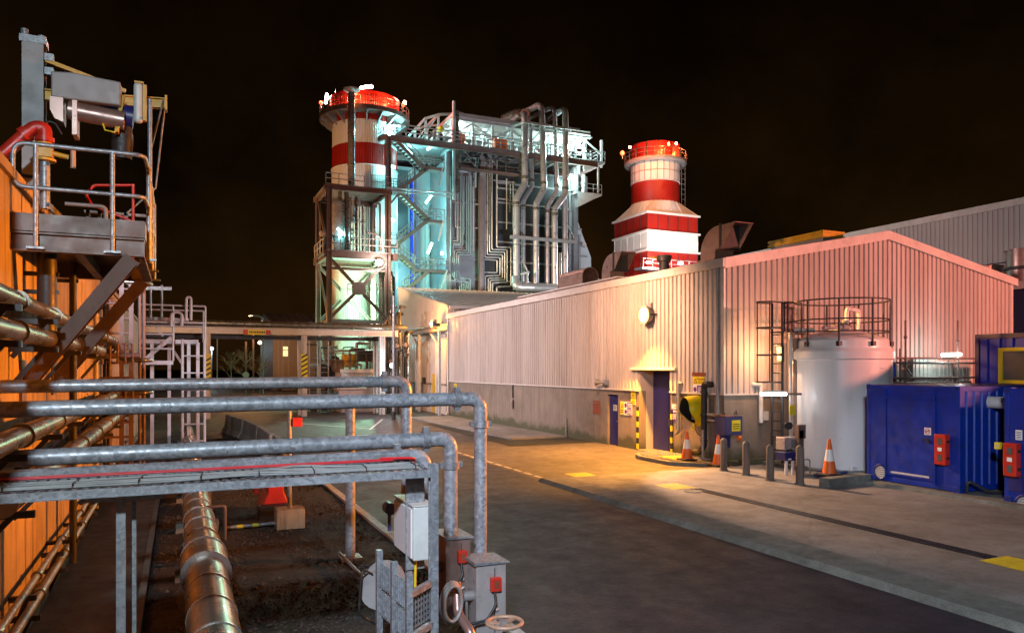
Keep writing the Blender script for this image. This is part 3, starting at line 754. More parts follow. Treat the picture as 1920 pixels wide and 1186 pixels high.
# ---------------------------------------------------------------- control stand at the right end
def PTW(px,py,D): return PD(px,py,D)
t = thing('control_cabinet', 'white metal control cabinet mounted on the end posts of the cable tray', 'cabinet', PD(775,1060,6.75))
c = PD(775,1052,6.55)          # near lower corner
b = MB(); b.box(c.x,c.x+.185,c.y,c.y+.60,c.z,c.z+.475); b.build('case', M['cabgrey'], t, bevel=.012)
b = MB(); b.box(c.x-.018,c.x,c.y+.02,c.y+.58,c.z+.02,c.z+.455); b.build('door', M['white'], t, bevel=.006)
b = MB(); b.box(c.x-.01,c.x+.20,c.y-.01,c.y+.62,c.z+.478,c.z+.49); b.build('rain_hood', M['cabgrey'], t)
for k in range(4):
    y = c.y+.1+.06*k; bb = MB(); bb.tube([(c.x+.05,y,c.z),(c.x+.05,y,c.z-.05),(c.x+.06+.02*k,y+.05,c.z-.28)],.012,6,bend=.05)
    bb.build('cable', [M['signyellow'],M['redcable'],M['black'],M['signyellow']][k], t)
b = MB(); s = c+V(.0,.75,.33); b.tube([s,s+V(.0,.12,0)],.06,12); b.tube([s+V(0,.06,-.04),s+V(0,.06,-.22)],.02,8); b.build('plug_socket', M['navybox'], t)

t = thing('panel_stand', 'low galvanised strut frame with perforated panels beside the control cabinet', 'frame', PD(760,1186,6.4))
ups = [PD(711,1030,6.9),PD(739,1052,6.55),PD(767,1075,6.2)]
for p in ups:
    bb = MB(); bb.bar((p.x,p.y,.05),(p.x,p.y,p.z),.055,.055); bb.build('upright', M['galvs'], t)
for i in range(2):
    a, d = ups[i], ups[i+1]
    for k in range(2):
        z0 = min(a.z,d.z)-.30-.25*k; bb = MB()
        u = (d-a); u.z = 0; L = u.length; u.normalize(); w = u.cross(V(0,0,1))
        # perforated panel: strips between rows of slots
        for r in range(5):
            zz = z0+.05*r; bb.bar(V(a.x,a.y,zz)+u*.03,V(d.x,d.y,zz)-u*.03,.004,.022)
        for q in range(7): pp = V(a.x,a.y,0)+u*(.04+(L-.08)*q/6)+w*.003; bb.bar((pp.x,pp.y,z0-.012),(pp.x,pp.y,z0+.212),.026,.004,up=tuple(u))
        bb.build('perforated_panel', M['galvs'], t)
a, d = ups[2], PD(815,1110,6.6)
for k in range(2):
    bb = MB(); z0 = .98-.36*k
    for r in range(6): bb.bar((a.x,a.y,z0+.05*r),(d.x,d.y,z0+.05*r),.004,.022)
    for q in range(10): pp = V(a.x,a.y,0)*(1-q/9)+V(d.x,d.y,0)*(q/9); bb.bar((pp.x,pp.y-.004,z0-.01),(pp.x,pp.y-.004,z0+.262),.026,.004,up=(1,0,0))
    bb.bar((a.x,a.y-.02,z0+.30),(d.x,d.y-.02,z0+.30),.05,.05)
    bb.build('perforated_panel', M['galvs'], t)
b = MB()
for z in (.30,.62): b.bar((ups[0].x,ups[0].y+.04,z),(ups[2].x+.03,ups[2].y+.04,z),.05,.045); b.bar((ups[2].x,ups[2].y+.05,z),(d.x+.1,d.y+.05,z),.05,.045)
each(b, 'cross_rail', M['galvs'], t)
b = MB(); b.box(ups[0].x-.15,d.x+.2,ups[2].y-.1,ups[0].y+.6,-.03,.10); b.build('concrete_base', M['kerb'], t)
t = thing('pump_motor', 'dark grey round motor tucked behind the perforated panels', 'motor', PD(712,1110,7.3))
p = PD(716,1100,7.3); b = MB(); b.tube([p+V(-.05,-.1,0),p+V(.12,.28,0)],.19,18); b.build('body', M['steelgrey'], t)
b = MB()
for k in range(5): q = p+V(.0,.0,0)*k+V(-.03+.03*k,-.05+.068*k,0); b.tube([q,q+V(.004,.009,0)],.205,18)
b.build('cooling_fin', M['steelgrey'], t)
b = MB(); b.tube([p+V(-.05,-.05,.1),p+V(-.22,-.1,.25),p+V(-.25,-.1,-.2),p+V(0,0,-.4)],.012,6,bend=.1); b.build('cable', M['black'], t)

def enclosure(label, c, w, d, h, mat):
    t = thing('valve_enclosure', label, 'cabinet', (c.x+w/2,c.y+d/2,c.z))
    b = MB(); b.box(c.x,c.x+w,c.y,c.y+d,c.z,c.z+h); b.build('case', mat, t, bevel=.01)
    b = MB(); b.prism([(-.03,0),(w+.03,0),(w+.03,.012),(-.03,.035)], (c.x,c.y-.03,c.z+h), (0,d+.06,0), (1,0,0), (0,0,1)); b.build('lid', M['galvs'], t)
    b = MB(); b.box(c.x+w*.60,c.x+w*.61+.004,c.y-.006,c.y,c.z+.02,c.z+h-.05); b.build('door_seam', M['dark'], t)
    b = MB(); b.tube([(c.x+w*.48,c.y-.03,c.z+h*.40),(c.x+w*.70,c.y-.03,c.z+h*.43)],.012,6); b.tube([(c.x+w*.62,c.y-.03,c.z+h*.42),(c.x+w*.62,c.y,c.z+h*.42)],.02,8); b.build('door_handle', M['boxpink'], t)
    for z in (.34,.52): bb = MB(); bb.sphere((c.x+w*.66,c.y-.012,c.z+h*z),.024,10,6); bb.build('lock', M['boxpink'], t)
    b = MB(); b.box(c.x+w*.44,c.x+w*.78,c.y-.06,c.y,c.z+h*.72,c.z+h*.86); b.build('isolator_box', M['red'], t, bevel=.008)
    b = MB(); b.box(c.x+w*.53,c.x+w*.71,c.y-.066,c.y-.06,c.z+h*.755,c.z+h*.835); b.build('isolator_plate', M['brownplaque'], t)
    b = MB(); p = V(c.x+w*.58,c.y-.03,c.z+h*.71); b.tube([p,p+V(.0,-.04,-.12),p+V(-.12,-.08,-.26),p+V(-.42,-.05,-.30)],.016,8,bend=.1); b.build('cable', M['black'], t)
    b = MB(); q = V(c.x-.10,c.y+.12,c.z+h*.66); b.tube([q,q+V(.10,0,0)],.055,14); b.tube([q+V(-.02,0,0),q],.062,14); b.tube([q+V(.03,0,-.05),q+V(.03,-.02,-.3)],.018,8); b.build('socket', M['steelgrey'], t)
    return t
cc = PD(887,1176,8.05); enclosure('stainless valve enclosure below the longest crossing pipe', V(cc.x,cc.y-.1,.02), .345, .38, 1.03, M['boxpink'])
cc = PD(836,1110,8.15); enclosure('brown shaded valve enclosure under the middle crossing pipe', V(cc.x,cc.y-.0,.35), .29, .42, .93, M['copper'])
t = thing('hand_wheel', 'cream spoked hand wheel on a stem in the bottom foreground', 'valve', PD(946,1180,7.3))
p = PD(946,1166,7.3); b = MB(); n = 28
b.tube([p+V(.172*math.cos(2*PI*i/n),.172*math.sin(2*PI*i/n),0) for i in range(n)],.021,10,closed=True); b.build('rim', M['handwheel'], t)
for k in range(3):
    a = 2*PI*k/3+.5; bb = MB(); bb.bar(p+V(0,0,-.01),p+V(.165*math.cos(a),.165*math.sin(a),0),.04,.02); bb.build('spoke', M['handwheel'], t)
b = MB(); b.lathe(p.x,p.y,[(0,p.z+.03),(.045,p.z+.02),(.05,p.z-.03),(0,p.z-.03)],14); b.build('hub', M['steelgrey'], t)
b = MB(); b.tube([p+V(0,0,-.03),p+V(0,0,-.35)],.022,10); b.tube([p+V(0,0,-.2),p+V(0,0,-p.z)],.07,12); b.build('stem', M['steelgrey'], t)
t = thing('cable_coil', 'ring of grey hose hanging beside the stainless enclosure', 'hose', PD(846,1145,7.5))
p = PD(846,1128,7.5); b = MB()
for k in range(3): b.tube([p+V((.125-.01*k)*math.cos(2*PI*i/24),-.03*k+.04*math.cos(2*PI*i/24),(.20-.012*k)*math.sin(2*PI*i/24)) for i in range(24)],.018,8,closed=True)
b.build('loop', M['steelgrey'], t)
t = thing('copper_pipe', 'short copper coloured bend below the stainless enclosure', 'pipe', PD(860,1186,7.6))
b = MB(); b.tube([PD(856,1090,7.7),PD(858,1150,7.6),PD(880,1180,7.4),PD(900,1240,7.3)],.05,12,bend=.15); b.build('bend', M['copper'], t)

# big lagged pipe on sleepers along the gravel
t = thing('lagged_pipe', 'large metal clad pipe running along the gravel between walkway and road', 'pipe', (.34,20,0))
b = MB(); rp = .26
b.tube([(.34,2,.42),(.33,10.9,.42)],rp,28); b.build('near_cladding', M['lag'], t)
b = MB(); b.tube([(.33,10.7,.42),(.33,11.5,.42)],rp+.055,28); b.build('joint_sleeve', M['lag'], t)
b = MB(); b.tube([(.33,11.45,.42),(.32,36,.42),(.32,37,.1)],rp-.005,24,bend=.4); b.build('far_cladding', M['lag'], t)
y = 4.0
for k in range(30):
    bb = MB(); bb.tube([(.335,y,.42),(.335,y+.035,.42)],rp+.010 if not 10.6 < y < 11.6 else rp+.062,28); bb.build('cladding_band', M['alu'], t); y += .95
for k in range(9):
    y = 5+3.6*k; bb = MB(); bb.box(-.05,.72,y-.12,y+.12,-.04,.17); bb.build('sleeper', M['kerb'], t)
t = thing('hoop_guard', 'small rust coloured goalpost frame beside the lagged pipe', 'frame', PZ(415,1010))
p = PZ(409,1012); b = MB(); b.tube([(p.x-.35,p.y,-.03),(p.x-.35,p.y,.62),(p.x+.12,p.y,.62),(p.x+.12,p.y,-.03)],.03,8,bend=.06); each(b, 'hoop', M['steelbrown'], t)
t = thing('ground_conduit', 'thin grey conduit with yellow tape lying on the gravel', 'pipe', PZ(470,985))
p, q = PZ(420,989,.06), PZ(535,978,.06); b = MB(); b.tube([p,q],.035,8); b.build('pipe', M['galvs'], t)
for f in (.25,.5): bb = MB(); m = p.lerp(q,f); bb.tube([m-V(.06,0,0),m+V(.06,0,0)],.039,8); bb.build('tape', M['signyellow'], t)
t = thing('scaffold_tube', 'thin pale tube lying slanted on the gravel by the round stanchion', 'pipe', PZ(690,1080))
b = MB(); b.tube([PZ(636,1036,.1),PZ(700,1100,.08),PZ(740,1145,.1)],.028,8); b.build('tube', M['galvs'], t)

# red barrier, sign post on block, jersey barriers
t = thing('red_barrier', 'red plastic water filled barrier standing in the gravel', 'barrier', PZ(522,965))
p = PZ(518,968); b = MB()
b.prism([(-.30,0),(.30,0),(.30,.18),(.17,.5),(.15,1.12),(-.15,1.12),(-.17,.5),(-.30,.18)], (p.x,p.y+.05,0), (0,1.0,0), (1,0,0), (0,0,1)); b.build('body', M['red'], t, bevel=.03)
b = MB(); b.box(p.x-.42,p.x-.30,p.y+.3,p.y+.62,.45,.7); b.build('lug', M['red'], t, bevel=.02)
b = MB(); b.box(p.x-.38,p.x+.3,p.y-.25,p.y+.04,-.03,.28); b.build('foot', M['black'], t, bevel=.02)
t = thing('sign_post', 'grey post with a small red box standing in a concrete block', 'post', PZ(543,998))
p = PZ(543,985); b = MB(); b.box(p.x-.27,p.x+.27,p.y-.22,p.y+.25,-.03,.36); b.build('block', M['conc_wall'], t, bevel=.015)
b = MB(); b.tube([(p.x,p.y,.36),(p.x,p.y,2.30)],.045,12); b.build('pole', M['galvs'], t)
b = MB(); b.box(p.x+.05,p.x+.24,p.y-.06,p.y+.04,1.98,2.16); b.build('call_box', M['red'], t, bevel=.01)
def jersey(label, x, y, x2, y2, mat, end):
    t = thing('road_barrier', label, 'barrier', ((x+x2)/2,(y+y2)/2,0), 'concrete barriers along the road edge')
    d = V(x2-x,y2-y,0); s = d.normalized().cross(V(0,0,1))
    prof = [(-.30,0),(.30,0),(.30,.08),(.15,.30),(.09,.85),(-.09,.85),(-.15,.30),(-.30,.08)]
    b = MB(); b.prism(prof, (x,y,0), d*.985, s, (0,0,1)); b.build('body', mat, t, bevel=.02)
    b = MB(); u = d.normalized(); e = V(x,y,0)-u*.02; b.prism([(-.05,.15),(.05,.15),(.05,.7),(-.05,.7)], e, u*.025, s, (0,0,1)); b.build('joint_key', M['yellow'] if end else M['dark'], t)
    return t
jersey('nearest concrete road barrier with an orange end marker', 2.95,23.5,3.05,27.0, M['kerb'], True)
jersey('second concrete road barrier, grimy, beyond the orange marked one', 2.98,27.2,2.95,31.2, M['kerb'], True)
jersey('third concrete road barrier in the curving row', 2.95,31.4,2.72,35.4, M['kerb'], False)
jersey('farthest concrete road barrier, leaning away towards the yard', 2.70,35.6,2.2,39.6, M['kerb'], False)
# ================================================================ NEAR BUILDING (ribbed cladding on a rendered plinth)
GX1, EZ, RIDX, RIDZ, SZ = 30.75, 6.62, 23.6, 8.05, 2.28
DB0, DB1, DBZ = 22.25, 24.25, 3.05        # big door opening
DP0, DP1, DPZ = 25.78, 26.58, 2.08        # small door opening
def gz(x): return EZ + (RIDZ-EZ)*(1-abs(x-RIDX)/(RIDX-WX)) if x <= RIDX else EZ+.1 + (RIDZ-EZ-.1)*(1-(x-RIDX)/(GX1-RIDX))
t = thing('plant_building', 'long pale ribbed metal building with rendered plinth and gabled end', 'building', (WX+7,33,0))
b = MB()
for y0, y1 in ((WY0,DB0),(DB1,DP0),(DP1,WY1)): b.box(WX,WX+.3,y0,y1,-.05,SZ)
b.box(WX,WX+.3,DP0,DP1,DPZ,SZ)
b.box(WX+.3,GX1,WY0,WY0+.3,-.05,SZ)
b.build('plinth', M['plinth'], t)
b = MB()
b.corr((WX+.005,WY0),(WX+.005,DB0),SZ+.03,EZ,(-1,0,0),.24,.055); b.corr((WX+.005,DB0),(WX+.005,DB1),DBZ+.08,EZ,(-1,0,0),.24,.055); b.corr((WX+.005,DB1),(WX+.005,WY1),SZ+.03,EZ,(-1,0,0),.24,.055)
b.build('side_cladding', M['clad'], t)
b = MB(); b.corr((WX,WY0+.005),(GX1,WY0+.005),SZ+.03,lambda f: gz(WX+(GX1-WX)*f)-.12,(0,-1,0),.24,.055); b.build('gable_cladding', M['clad'], t)
b = MB(); b.box(WX+.02,WX+.12,WY0+.02,DB0,SZ,EZ); b.box(WX+.02,WX+.12,DB0,DB1,DBZ+.05,EZ); b.box(WX+.02,WX+.12,DB1,WY1-.02,SZ,EZ)
b.prism([(WX+.12,SZ),(GX1,SZ),(GX1,gz(GX1)-.05),(RIDX,RIDZ-.05),(WX+.12,gz(WX+.12)-.05)], (0,WY0+.02,0), (0,.1,0), (1,0,0), (0,0,1))
b.box(GX1-.1,GX1,WY0,WY1,0,EZ); b.box(WX+.05,GX1,WY1-.1,WY1,0,EZ); b.build('inner_wall', M['steelgrey'], t)
b = MB()
b.prism([(WX-.12,EZ-.02),(RIDX,RIDZ),(GX1+.15,EZ+.06),(GX1+.15,EZ+.12),(RIDX,RIDZ+.08),(WX-.12,EZ+.06)], (0,WY0-.1,0), (0,WY1-WY0+.15,0), (1,0,0), (0,0,1)); b.build('roof', M['roofsheet'], t)
b = MB(); b.box(WX-.19,WX-.05,WY0-.16,WY1+.12,EZ-.20,EZ+.09); b.build('gutter', M['cladtrim'], t, bevel=.015)
b = MB()
b.prism([(WX-.1,EZ-.24),(RIDX,RIDZ-.22),(GX1+.2,EZ-.16),(GX1+.2,EZ+.13),(RIDX,RIDZ+.10),(WX-.1,EZ+.10)], (0,WY0-.17,0), (0,.07,0), (1,0,0), (0,0,1)); b.build('verge_trim', M['cladtrim'], t)
b = MB()
for y0, y1 in ((WY0-.05,DB0-.02),(DB1+.02,WY1)): b.box(WX-.09,WX-.002,y0,y1,SZ-.01,SZ+.045)
b.box(WX-.09,GX1,WY0-.10,WY0-.002,SZ-.01,SZ+.045); b.build('drip_sill', M['cladtrim'], t)
b = MB(); b.box(WX-.07,WX-.0,WY0-.07,WY0+.10,SZ+.04,EZ-.2); b.box(GX1-.08,GX1+.04,WY0-.07,WY0+.0,0,EZ-.1); each(b, 'corner_flashing', M['cladtrim'], t)
b = MB(); b.tube([(WX-.12,WY0+.18,EZ-.2),(WX-.12,WY0+.18,.05)],.055,10); b.build('downpipe', M['steelgrey'], t)
b = MB(); b.tube([(WX-.12,WY1-.1,EZ-.2),(WX-.12,WY1-.1,.3),(WX-.28,WY1-.2,.1)],.06,10,bend=.1); b.build('downpipe', M['cladtrim'], t)
# big recessed door
b = MB(); b.box(WX+.302,WX+.72,DB1,DB1+.10,-.02,DBZ+.05); b.box(WX+.302,WX+.72,DB0-.10,DB0,-.02,DBZ+.05); b.box(WX+.125,WX+.302,DB1-.002,DB1+.098,SZ+.002,DBZ+.05); b.box(WX+.125,WX+.302,DB0-.098,DB0+.002,SZ+.002,DBZ+.05); b.box(WX+.002,WX+.122,DB1-.003,DB1-.001,SZ,DBZ); b.box(WX+.002,WX+.122,DB0+.001,DB0+.003,SZ,DBZ); b.box(WX+.125,WX+.72,DB0+.004,DB1-.004,DBZ,DBZ+.10); b.build('door_recess', M['panel_wall'], t)
d = MB().box(WX+.62,WX+.68,DB0+.02,DB1-.02,.03,DBZ-.02).build('service_door', M['bluedark'], t, bevel=.008)
b = MB(); b.box(WX+.612,WX+.62,(DB0+DB1)/2-.012,(DB0+DB1)/2+.012,.05,DBZ-.05); b.build('leaf_seam', M['black'], d)
b = MB(); b.tube([(WX+.58,DB0+.9,1.0),(WX+.58,DB0+.9,1.25)],.015,6); b.build('handle', M['galvs'], d)
b = MB(); b.box(WX-.16,WX-.02,DB0-.45,DB1+.45,DBZ+.03,DBZ+.13); b.build('door_canopy', M['cladtrim'], t, bevel=.01)
b = MB(); b.box(WX-.15,WX+.6,DB0,DB1,-.02,.035); b.build('door_step', M['kerb'], t)
for y in (DB1+.09, DB0-.09):
    bb = MB(); bb.box(WX-.045,WX-.005,y-.055,y+.055,.02,1.66); g = bb.build('jamb_guard', M['signblack'], t)
    for k in range(4): MB().box(WX-.048,WX-.002,y-.058,y+.058,.05+.42*k,.25+.42*k).build('yellow_band', M['signyellow'], g)
d = MB().box(WX+.10,WX+.15,DP0+.01,DP1-.01,.02,DPZ-.01).build('personnel_door', M['bluedark'], t, bevel=.006)
b = MB(); b.tube([(WX+.07,DP0+.12,1.0),(WX+.07,DP0+.24,1.0)],.012,6); b.build('handle', M['galvs'], d)
b = MB(); b.box(WX+.085,WX+.10,DP0+.22,DP0+.50,1.42,1.66); b.build('notice', M['cabgrey'], d)
b = MB()
for k in range(4): b.box(WX+.080,WX+.085,DP0+.26,DP0+.46,1.46+.045*k,1.475+.045*k)
b.build('notice_print', M['signblack'], d)

# signs: text lines as raised print, pictograms as shapes
def on_wall(px, py): return PX(px, py, WX)
def plate(t, y0, y1, z0, z1, mat, name='panel', x=WX-.01, dx=.012): return MB().box(x-dx, x, y0, y1, z0, z1).build(name, M[mat], t)
def lines(t, y0, y1, z0, z1, n, mat, x=WX-.022, name='print'):
    b = MB(); h = (z1-z0)/n
    for k in range(n):
        y = y0; 
        while y < y1-.02:
            w = min(random.uniform(.03,.08), y1-y); b.box(x-.003,x,y,y+w,z1-h*(k+.75),z1-h*(k+.25)); y += w+.018
    return b.build(name, M[mat], t)
def tri(t, yc, zc, s, x=WX-.022):
    MB().prism([(-s,-s*.8),(s,-s*.8),(0,s)], (x,yc,zc), (-.004,0,0), (0,1,0), (0,0,1)).build('triangle', M['signblack'], t)
    MB().prism([(-s*.68,-s*.62),(s*.68,-s*.62),(0,s*.62)], (x-.004,yc,zc), (-.002,0,0), (0,1,0), (0,0,1)).build('triangle_field', M['signyellow'], t)
    MB().box(x-.009,x-.006,yc-s*.08,yc+s*.08,zc-s*.45,zc+s*.25).build('exclamation', M['signblack'], t)
def disc(t, yc, zc, r, mat, x=WX-.022):
    b = MB(); b.tube([(x,yc,zc),(x-.004,yc,zc)], r, 18); b.build('disc', M[mat], t)
def text(t, s, yc, zc, size, mat, x=WX-.024, depth=.002, ax='x'):
    cu = bpy.data.curves.new('lettering','FONT'); cu.body = s; cu.size = size; cu.align_x = 'CENTER'; cu.align_y = 'CENTER'; cu.extrude = depth
    o = bpy.data.objects.new('lettering', cu); C.objects.link(o); bpy.context.view_layer.update()
    me = bpy.data.meshes.new_from_object(o.evaluated_get(bpy.context.evaluated_depsgraph_get()))
    bpy.data.objects.remove(o); me.materials.clear(); me.materials.append(M[mat])
    o = bpy.data.objects.new('lettering', me); C.objects.link(o)
    o.rotation_euler = (PI/2,0,-PI/2)
    off = V(0,0,0); p = t
    while p is not None: off += p.location; p = p.parent
    o.location = V(x,yc,zc)-off; o.parent = t
    return o
p = on_wall(1119,763); t = thing('wall_plaque','plain rusty brown plaque on the rendered wall beside the small door','plaque',(WX,p.y,p.z-.3))
plate(t,p.y-.29,p.y+.29,p.z-.29,p.z+.29,'brownplaque'); MB().box(WX-.026,WX-.022,p.y-.25,p.y+.25,p.z+.15,p.z+.2).build('title_bar', M['copper'], t)
p = on_wall(1174,765); t = thing('safety_sign','wide sign, yellow on one half and purple lines on the other, between the two doors','sign',(WX,p.y,p.z-.25))
plate(t,p.y-.44,p.y+.40,p.z-.26,p.z+.26,'signwhite'); plate(t,p.y+.12,p.y+.39,p.z-.25,p.z+.25,'signyellow','yellow_field',WX-.022,.003)
plate(t,p.y-.43,p.y-.10,p.z+.01,p.z+.24,'purple','purple_field',WX-.022,.003); plate(t,p.y-.43,p.y-.10,p.z-.24,p.z-.01,'purple','purple_field',WX-.022,.003)
tri(t,p.y+.25,p.z+.1,.09,WX-.026); lines(t,p.y+.15,p.y+.36,p.z-.2,p.z-.05,2,'signblack',WX-.026)
for z in (.12,-.13): disc(t,p.y+.0,p.z+z,.085,'purple')
for z in (.03,-.22): lines(t,p.y-.41,p.y-.13,p.z+z,p.z+z+.18,3,'signwhite',WX-.026)
p = on_wall(1188,746); t = thing('warning_sign','small upright yellow warning sign with black triangle beside the big door','sign',(WX,p.y,p.z-.25))
plate(t,p.y-.16,p.y+.16,p.z-.25,p.z+.25,'signyellow'); tri(t,p.y,p.z+.07,.12); lines(t,p.y-.12,p.y+.12,p.z-.21,p.z-.08,2,'signblack')
p = on_wall(1267,773); t = thing('notice_sign','purple notice with white heading to the right of the big door','sign',(WX,p.y,p.z-.3))
plate(t,p.y-.20,p.y+.20,p.z-.30,p.z+.30,'purple'); plate(t,p.y-.19,p.y+.19,p.z+.13,p.z+.29,'signwhite','heading_field',WX-.022,.003)
lines(t,p.y-.13,p.y+.13,p.z+.17,p.z+.25,1,'purple',WX-.026); lines(t,p.y-.12,p.y+.12,p.z+.0,p.z+.1,1,'signwhite'); lines(t,p.y-.16,p.y+.16,p.z-.25,p.z-.04,3,'signwhite')
p = on_wall(1313,720); t = thing('warning_board','board reading Warning above a purple field, high on the cladding over the phone hood','sign',(WX,p.y,p.z-.35))
xw = WX-.06
plate(t,p.y-.34,p.y+.30,p.z-.34,p.z+.26,'signwhite',x=xw); plate(t,p.y-.34,p.y+.30,p.z-.0,p.z+.26,'signyellow','yellow_field',xw-.012,.003); plate(t,p.y-.34,p.y+.08,p.z-.33,p.z-.04,'purple','purple_field',xw-.012,.003)
plate(t,p.y-.36,p.y+.36,p.z+.28,p.z+.40,'brownplaque','top_strip',xw)
tri(t,p.y+.17,p.z+.12,.10,xw-.015); disc(t,p.y+.19,p.z-.18,.085,'purple',xw-.013)
text(t,'Warning',p.y-.12,p.z+.18,.13,'signblack',xw-.018); lines(t,p.y-.30,p.y+.04,p.z+.02,p.z+.12,2,'signblack',xw-.015); lines(t,p.y-.30,p.y+.04,p.z-.28,p.z-.08,3,'signwhite',xw-.015)

# wall fittings
p = on_wall(1137,716); t = thing('air_horn','grey alarm horn mounted above the small door','horn',(WX-.2,p.y,p.z-.1))
b = MB(); b.tube([(WX-.12,p.y-.05,p.z),(WX-.30,p.y+.12,p.z),(WX-.40,p.y+.22,p.z)],[.04,.09,.16],14,caps=False); b.build('bell', M['steelgrey'], t)
b = MB(); b.box(WX-.16,WX-.03,p.y-.30,p.y-.02,p.z-.12,p.z+.10); b.tube([(WX-.1,p.y-.15,p.z+.1),(WX-.1,p.y-.15,p.z+.3)],.02,6); b.build('driver_box', M['galvs'], t, bevel=.01)
p = on_wall(963,735); t = thing('hanging_plug','dark cable with a plug hanging on the long rendered wall','plug',(WX,p.y,p.z-.6))
b = MB(); b.tube([(WX-.06,p.y,SZ),(WX-.05,p.y,p.z-.3)],.035,8); b.build('conduit', M['dark'], t)
b = MB(); q = on_wall(963,757); b.tube([q+V(-.08,0,.25),q+V(-.10,0,.1),q+V(-.08,0,-.22)],[.06,.09,.05],10); b.build('plug', M['steelgrey'], t)
p = on_wall(854,723); t = thing('wall_notice','small pale notice near the far corner of the long wall','sign',(WX,p.y,p.z)); plate(t,p.y-.25,p.y+.25,p.z-.15,p.z+.15,'signyellow'); lines(t,p.y-.2,p.y+.2,p.z-.1,p.z+.1,3,'brownplaque')
p = on_wall(1064,793); t = thing('wall_post','short pale pipe rising against the long rendered wall','pipe',(WX-.1,p.y,0)); MB().tube([(WX-.08,p.y,0),(WX-.08,p.y,.85)],.035,8).build('pipe', M['galvs'], t)
p = on_wall(1310,770); t = thing('phone_hood','glossy yellow acoustic phone hood on the rendered wall','phone hood',(WX-.3,p.y,p.z-.55))
def hood(sc_):
    vs = []; fs = []; n = 26; m = 8
    for j in range(m+1):
        f = j/m
        for i in range(n):
            a = 2*PI*i/n; yy = .34*math.sin(a); zz = .54*math.cos(a)
            dep = (.58 if zz > 0 else .58+.40*zz/.54*1.0)
            fl = 1-.10*f*f
            vs.append((WX-.03-max(.12,dep)*f*sc_, p.y+yy*fl*sc_, p.z+zz*(fl if zz > 0 else 1-.25*f)*sc_))
    for j in range(m):
        for i in range(n): fs.append((j*n+i, j*n+(i+1) % n, (j+1)*n+(i+1) % n, (j+1)*n+i))
    return MB().add(vs, fs, True)
hood(1.0).build('hood', M['yellowgloss'], t); hood(.955).build('lining', M['black'], t)
b = MB(); b.box(WX-.03,WX-.005,p.y-.28,p.y+.30,p.z-.42,p.z+.40); b.build('back_plate', M['black'], t)
b = MB(); b.box(WX-.16,WX-.03,p.y-.02,p.y+.20,p.z-.30,p.z+.0); b.build('telephone', M['cabgrey'], t, bevel=.02)
b = MB(); b.tube([(WX-.30,p.y-.02,p.z-.42),(WX-.30,p.y+.02,p.z-.62),(WX-.30,p.y-.14,p.z-.62),(WX-.30,p.y-.14,p.z-.42)],.025,8,bend=.08); b.build('handset_cradle', M['yellowgloss'], t)
b = MB(); b.tube([(WX-.2,p.y-.05,p.z-.55),(WX-.15,p.y-.12,p.z-.78),(WX-.08,p.y-.55,p.z-.82)],.012,6,bend=.1); b.build('cord', M['black'], t)
p = on_wall(1286,765); t = thing('red_lamp_disc','round red orange disc beside the phone hood','alarm',(WX,p.y,p.z-.1)); b = MB(); b.tube([(WX-.0,p.y,p.z),(WX-.10,p.y,p.z)],.13,16); b.build('disc', M['orange'], t)
p = on_wall(1329,760); t = thing('black_pipe','thick black drain pipe on the wall by the building corner','pipe',(WX-.2,p.y,0))
b = MB(); b.tube([(WX+.05,p.y-.25,2.62),(WX-.2,p.y-.22,2.62),(WX-.2,p.y,2.62),(WX-.2,p.y,.55),(WX-.2,p.y+.25,.32),(WX-.2,p.y+.75,.30)],.10,14,bend=.14); b.build('pipe', M['black'], t)
b = MB()
for z in (2.35,1.6,.75): b.tube([(WX-.2,p.y,z-.03),(WX-.2,p.y,z+.03)],.125,14)
each(b, 'collar', M['dark'], t)
p = on_wall(1278,770); t = thing('wall_conduit','pale conduit with an elbow between the big door and the phone hood','pipe',(WX-.1,p.y,.9))
b = MB(); b.tube([(WX,p.y-.12,2.62),(WX-.12,p.y-.1,2.62),(WX-.12,p.y,2.62),(WX-.12,p.y,.95),(WX-.12,p.y+.16,.85)],.055,10,bend=.08); b.tube([(WX-.1,p.y+.16,2.6),(WX-.1,p.y+.16,1.0)],.02,6); b.build('pipe', M['galvs'], t)
p = on_wall(1345,770); t = thing('pipe_rack','pair of short horizontal pipes at the building corner','pipe',(WX-.1,p.y,1.3))
b = MB(); b.tube([(WX-.15,p.y+.45,1.42),(WX-.15,WY0-.1,1.42)],.035,8); b.tube([(WX-.15,p.y+.45,1.62),(WX-.15,WY0+.1,1.62)],.05,8); b.build('pipe', M['galvs'], t)
t = thing('pipe_railing','low grey tube railing on the gravel island by the phone hood','railing',(WX-.9,21.2,.1))
b = MB(); p0 = PZ(1314,858,.1); 
for (px,py,h) in ((1297,850,.95),(1318,862,1.0)): q = PZ(px,py,.1); b.tube([q,q+V(0,0,h)],.045,10)
q0, q1 = PZ(1278,846,.1), PZ(1330,850,.1); b.tube([q0+V(0,0,.68),q1+V(0,0,.72)],.03,8); b.tube([q0+V(.1,0,.45),q1+V(0,0,.40)],.03,8); b.build('tube', M['galvs'], t)
c = PD(1394,802,23.4); t = thing('fuel_cabinet','navy cabinet with a yellow label on the rendered wall round the corner','cabinet',(c.x,WY0-.2,1.0))
b = MB(); b.box(c.x-.38,c.x+.32,WY0-.55,WY0-.02,1.02,1.62); b.build('case', M['navybox'], t, bevel=.015)
b = MB(); b.prism([(-.40,0),(.34,0),(.34,.03),(-.40,.05)], (c.x,WY0-.58,1.62), (0,.58,0), (1,0,0), (0,0,1)); b.build('lid', M['copper'], t)
b = MB(); b.box(c.x-.12,c.x+.22,WY0-.56,WY0-.55,1.15,1.50); b.build('yellow_label', M['signyellow'], t)
b = MB()
